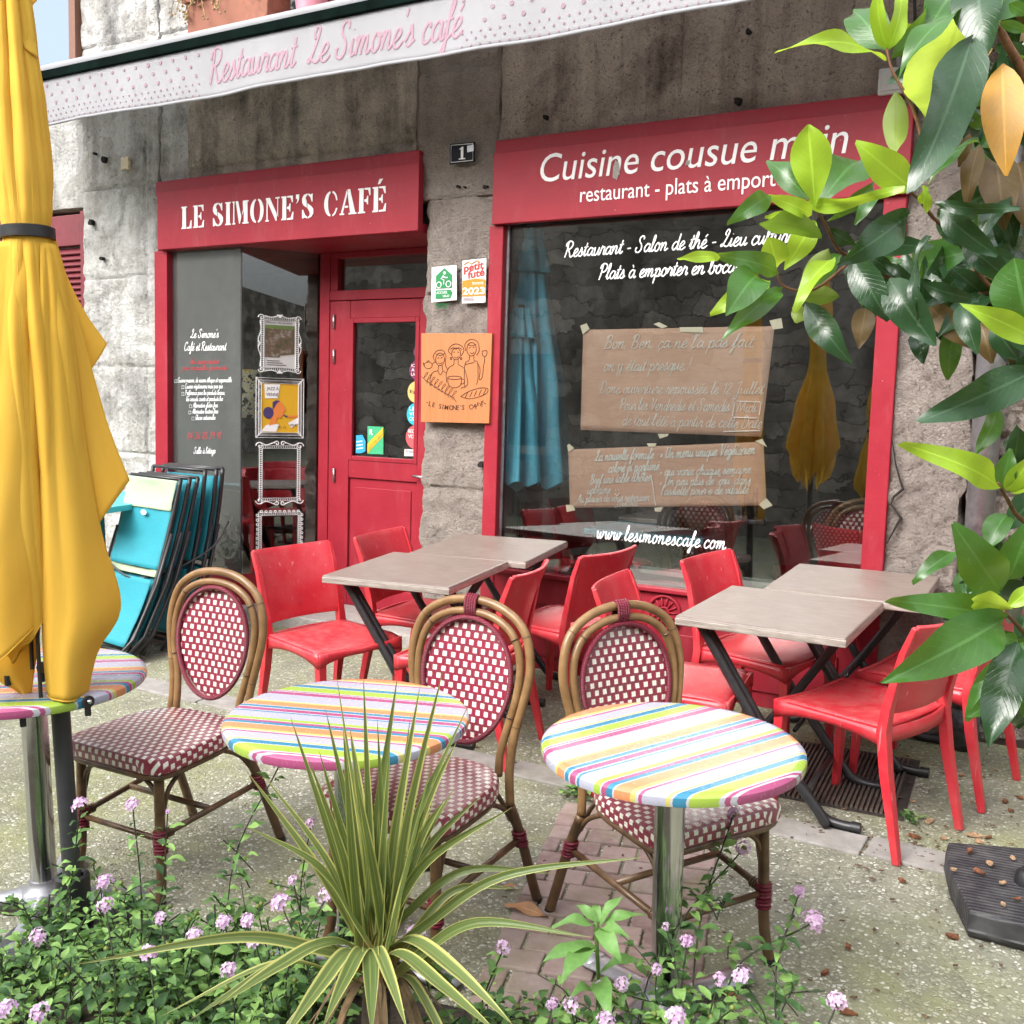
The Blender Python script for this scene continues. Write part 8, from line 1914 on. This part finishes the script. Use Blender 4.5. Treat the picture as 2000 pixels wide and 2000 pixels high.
def street_parasol(label, x, y, mat, col, s=1.0, seed=0, strap=True):
    t = thing('street_parasol', label, 'parasol', (x, y, gz(x, y)), group='closed parasols across the terrace, mirrored in the glass')
    F_ = []; rn = random.Random(seed)
    for k in range(7): F_.append((k*.9+rn.uniform(-.15, .15), .62, [(.7, .06), (1.0, .14), (1.4, .07), (1.75, 0)], .85+rn.uniform(0, .3)))
    pr = [(.6, .055), (1.3, .085), (1.75, .065), (1.8, .06), (2.1, .09), (2.55, .03)] if strap else [(.6, .17), (1.3, .12), (1.9, .085), (2.3, .06), (2.55, .03)]
    f = canopy_fn(F_, pr, 9, seed, 1 if strap else .5); m = MB(); m.grid(lambda u, v: f(u, v, .72, 2.5) * s, 90, 40, True); part0(m, 'canopy', mat, t, smooth=True)
    m = MB(); m.cyl((0, 0, 0), (0, 0, 2.55*s), .024, seg=10); m.lathe([(.22, 0), (.22, .05), (.04, .08)], 20); part0(m, 'pole', M['dark_grey'], t)
    if strap: m = MB(); m.lathe([(.063, 1.76*s), (.066, 1.765*s), (.066, 1.79*s), (.063, 1.795*s)], 20, cap=False); part0(m, 'strap', M['black'], t)
    return t
blu = plain('blue parasol cloth', (.16, .64, .88), .8, var=.06)
def mirror(px, py, Yv, z=None):
    """a thing seen mirrored: virtual point behind the pane at depth Yv"""
    p = aty(px, py, Yv); return p.x, 2*(YW+.02)-Yv
street_parasol('closed yellow parasol across the street, mirrored next to the right window frame', -2.9, -4.6, M['yellow'], None, .95, 2, True)
street_parasol('unseen closed yellow parasol added behind the viewer to be mirrored right of the paper notices', -2.60, -.35, M['yellow'], None, 1.25, 1, True)  # added parasol, never in view, placed only for its reflection in the window
def indoor_parasol(label, px, pyt, pyb, Yv, rpx, seed):
    a, b = aty(px, pyt, Yv), aty(px, pyb, Yv); d_ = (a-CAM).dot(FWD); rr = rpx*d_/FPX
    t = thing('indoor_parasol', label, 'parasol', (a.x, Yv, .262), group='closed blue parasols inside the window')
    z1, z0 = a.z-.262, b.z-.262; H_ = z1-z0; rn = random.Random(seed); F_ = [(k*.9+rn.uniform(-.15, .15), .6, [(z0, rr*.35), (z0+.3*H_, rr*.28), (z0+.7*H_, rr*.10), (z1, 0)], z0+rn.uniform(0, .10)) for k in range(7)]
    f = canopy_fn(F_, [(z0-.05, rr*.62), (z0+.4*H_, rr*.50), (z1-.1, rr*.28), (z1, .02)], 11, seed)
    m = MB(); m.grid(lambda u, v: f(u, v, z0-.03, z1), 120, 50, True); part0(m, 'canopy', blu, t, smooth=True)
    m = MB(); m.grid(lambda u, v: Vector(((rr*(.22+.20*v)+.012*math.cos(14*math.pi*u))*math.cos(2*math.pi*u), (rr*(.22+.20*v)+.012*math.cos(14*math.pi*u))*math.sin(2*math.pi*u), z1+.01-.17*H_*v)), 70, 6, True); part0(m, 'vent_cape', blu, t, smooth=True)
    m = MB(); m.cyl((0, 0, 0), (0, 0, z1+.03), .02, seg=10); m.lathe([(.16, 0), (.16, .03), (.03, .05)], 20); part0(m, 'pole', M['dark_grey'], t)
indoor_parasol('tall closed blue parasol inside the window, with broken reflections over it', 1035, 452, 952, 5.34, 108, 3)
indoor_parasol('shorter bright blue closed parasol inside the window, before the tall one', 1018, 606, 940, 5.16, 66, 4)

# ---------------------------------------------------------------- light, camera, world
W = bpy.data.worlds.new('World'); S.world = W; W.use_nodes = True
nt = W.node_tree; bg = nt.nodes['Background']; sky = nt.nodes.new('ShaderNodeTexSky'); sky.sky_type = 'NISHITA'; sky.sun_disc = False
SUN_EL, SUN_AZ = R(40), R(200)
sky.sun_elevation = SUN_EL; sky.sun_rotation = SUN_AZ; sky.air_density = 1.0; sky.dust_density = 4.0; sky.ozone_density = 1.0
hs = nt.nodes.new('ShaderNodeHueSaturation'); hs.inputs['Saturation'].default_value = .22
nt.links.new(sky.outputs[0], hs.inputs['Color'])
# an overcast sky: brightest overhead
tc = nt.nodes.new('ShaderNodeTexCoord'); sx = nt.nodes.new('ShaderNodeSeparateXYZ'); nt.links.new(tc.outputs['Generated'], sx.inputs[0])
ma = nt.nodes.new('ShaderNodeMath'); ma.operation = 'MULTIPLY_ADD'; ma.use_clamp = False; nt.links.new(sx.outputs[2], ma.inputs[0]); ma.inputs[1].default_value = 2.2; ma.inputs[2].default_value = .8
mm = nt.nodes.new('ShaderNodeVectorMath'); mm.operation = 'SCALE'; nt.links.new(hs.outputs[0], mm.inputs[0]); nt.links.new(ma.outputs[0], mm.inputs['Scale'])
nt.links.new(mm.outputs[0], bg.inputs['Color']); bg.inputs['Strength'].default_value = .15
sl = bpy.data.lights.new('sun', 'SUN'); sl.energy = .9; sl.angle = R(45); sl.color = (1, .97, .92)
so = bpy.data.objects.new('sun', sl); COL.objects.link(so)
sd = Vector((math.sin(SUN_AZ)*math.cos(SUN_EL), math.cos(SUN_AZ)*math.cos(SUN_EL), math.sin(SUN_EL)))
so.rotation_euler = sd.to_track_quat('Z', 'Y').to_euler(); so.location = (0, 0, 12)
cd = bpy.data.cameras.new('camera'); co = bpy.data.objects.new('camera', cd); COL.objects.link(co); S.camera = co
cd.sensor_width = 36; cd.sensor_fit = 'HORIZONTAL'; cd.lens = 36*FPX/2000; cd.clip_start = .02; cd.clip_end = 500
mw = Matrix((RGT, UPV, -FWD)).transposed().to_4x4(); mw.translation = CAM; co.matrix_world = mw
S.render.resolution_x = S.render.resolution_y = 1024
S.view_settings.view_transform = 'Standard'; S.view_settings.look = 'None'; S.view_settings.exposure = .82; S.view_settings.gamma = 1
S.cycles.use_denoising = True; S.cycles.max_bounces = 8; S.cycles.transparent_max_bounces = 12; S.cycles.caustics_reflective = False; S.cycles.caustics_refractive = False
S.cycles.sample_clamp_indirect = 8
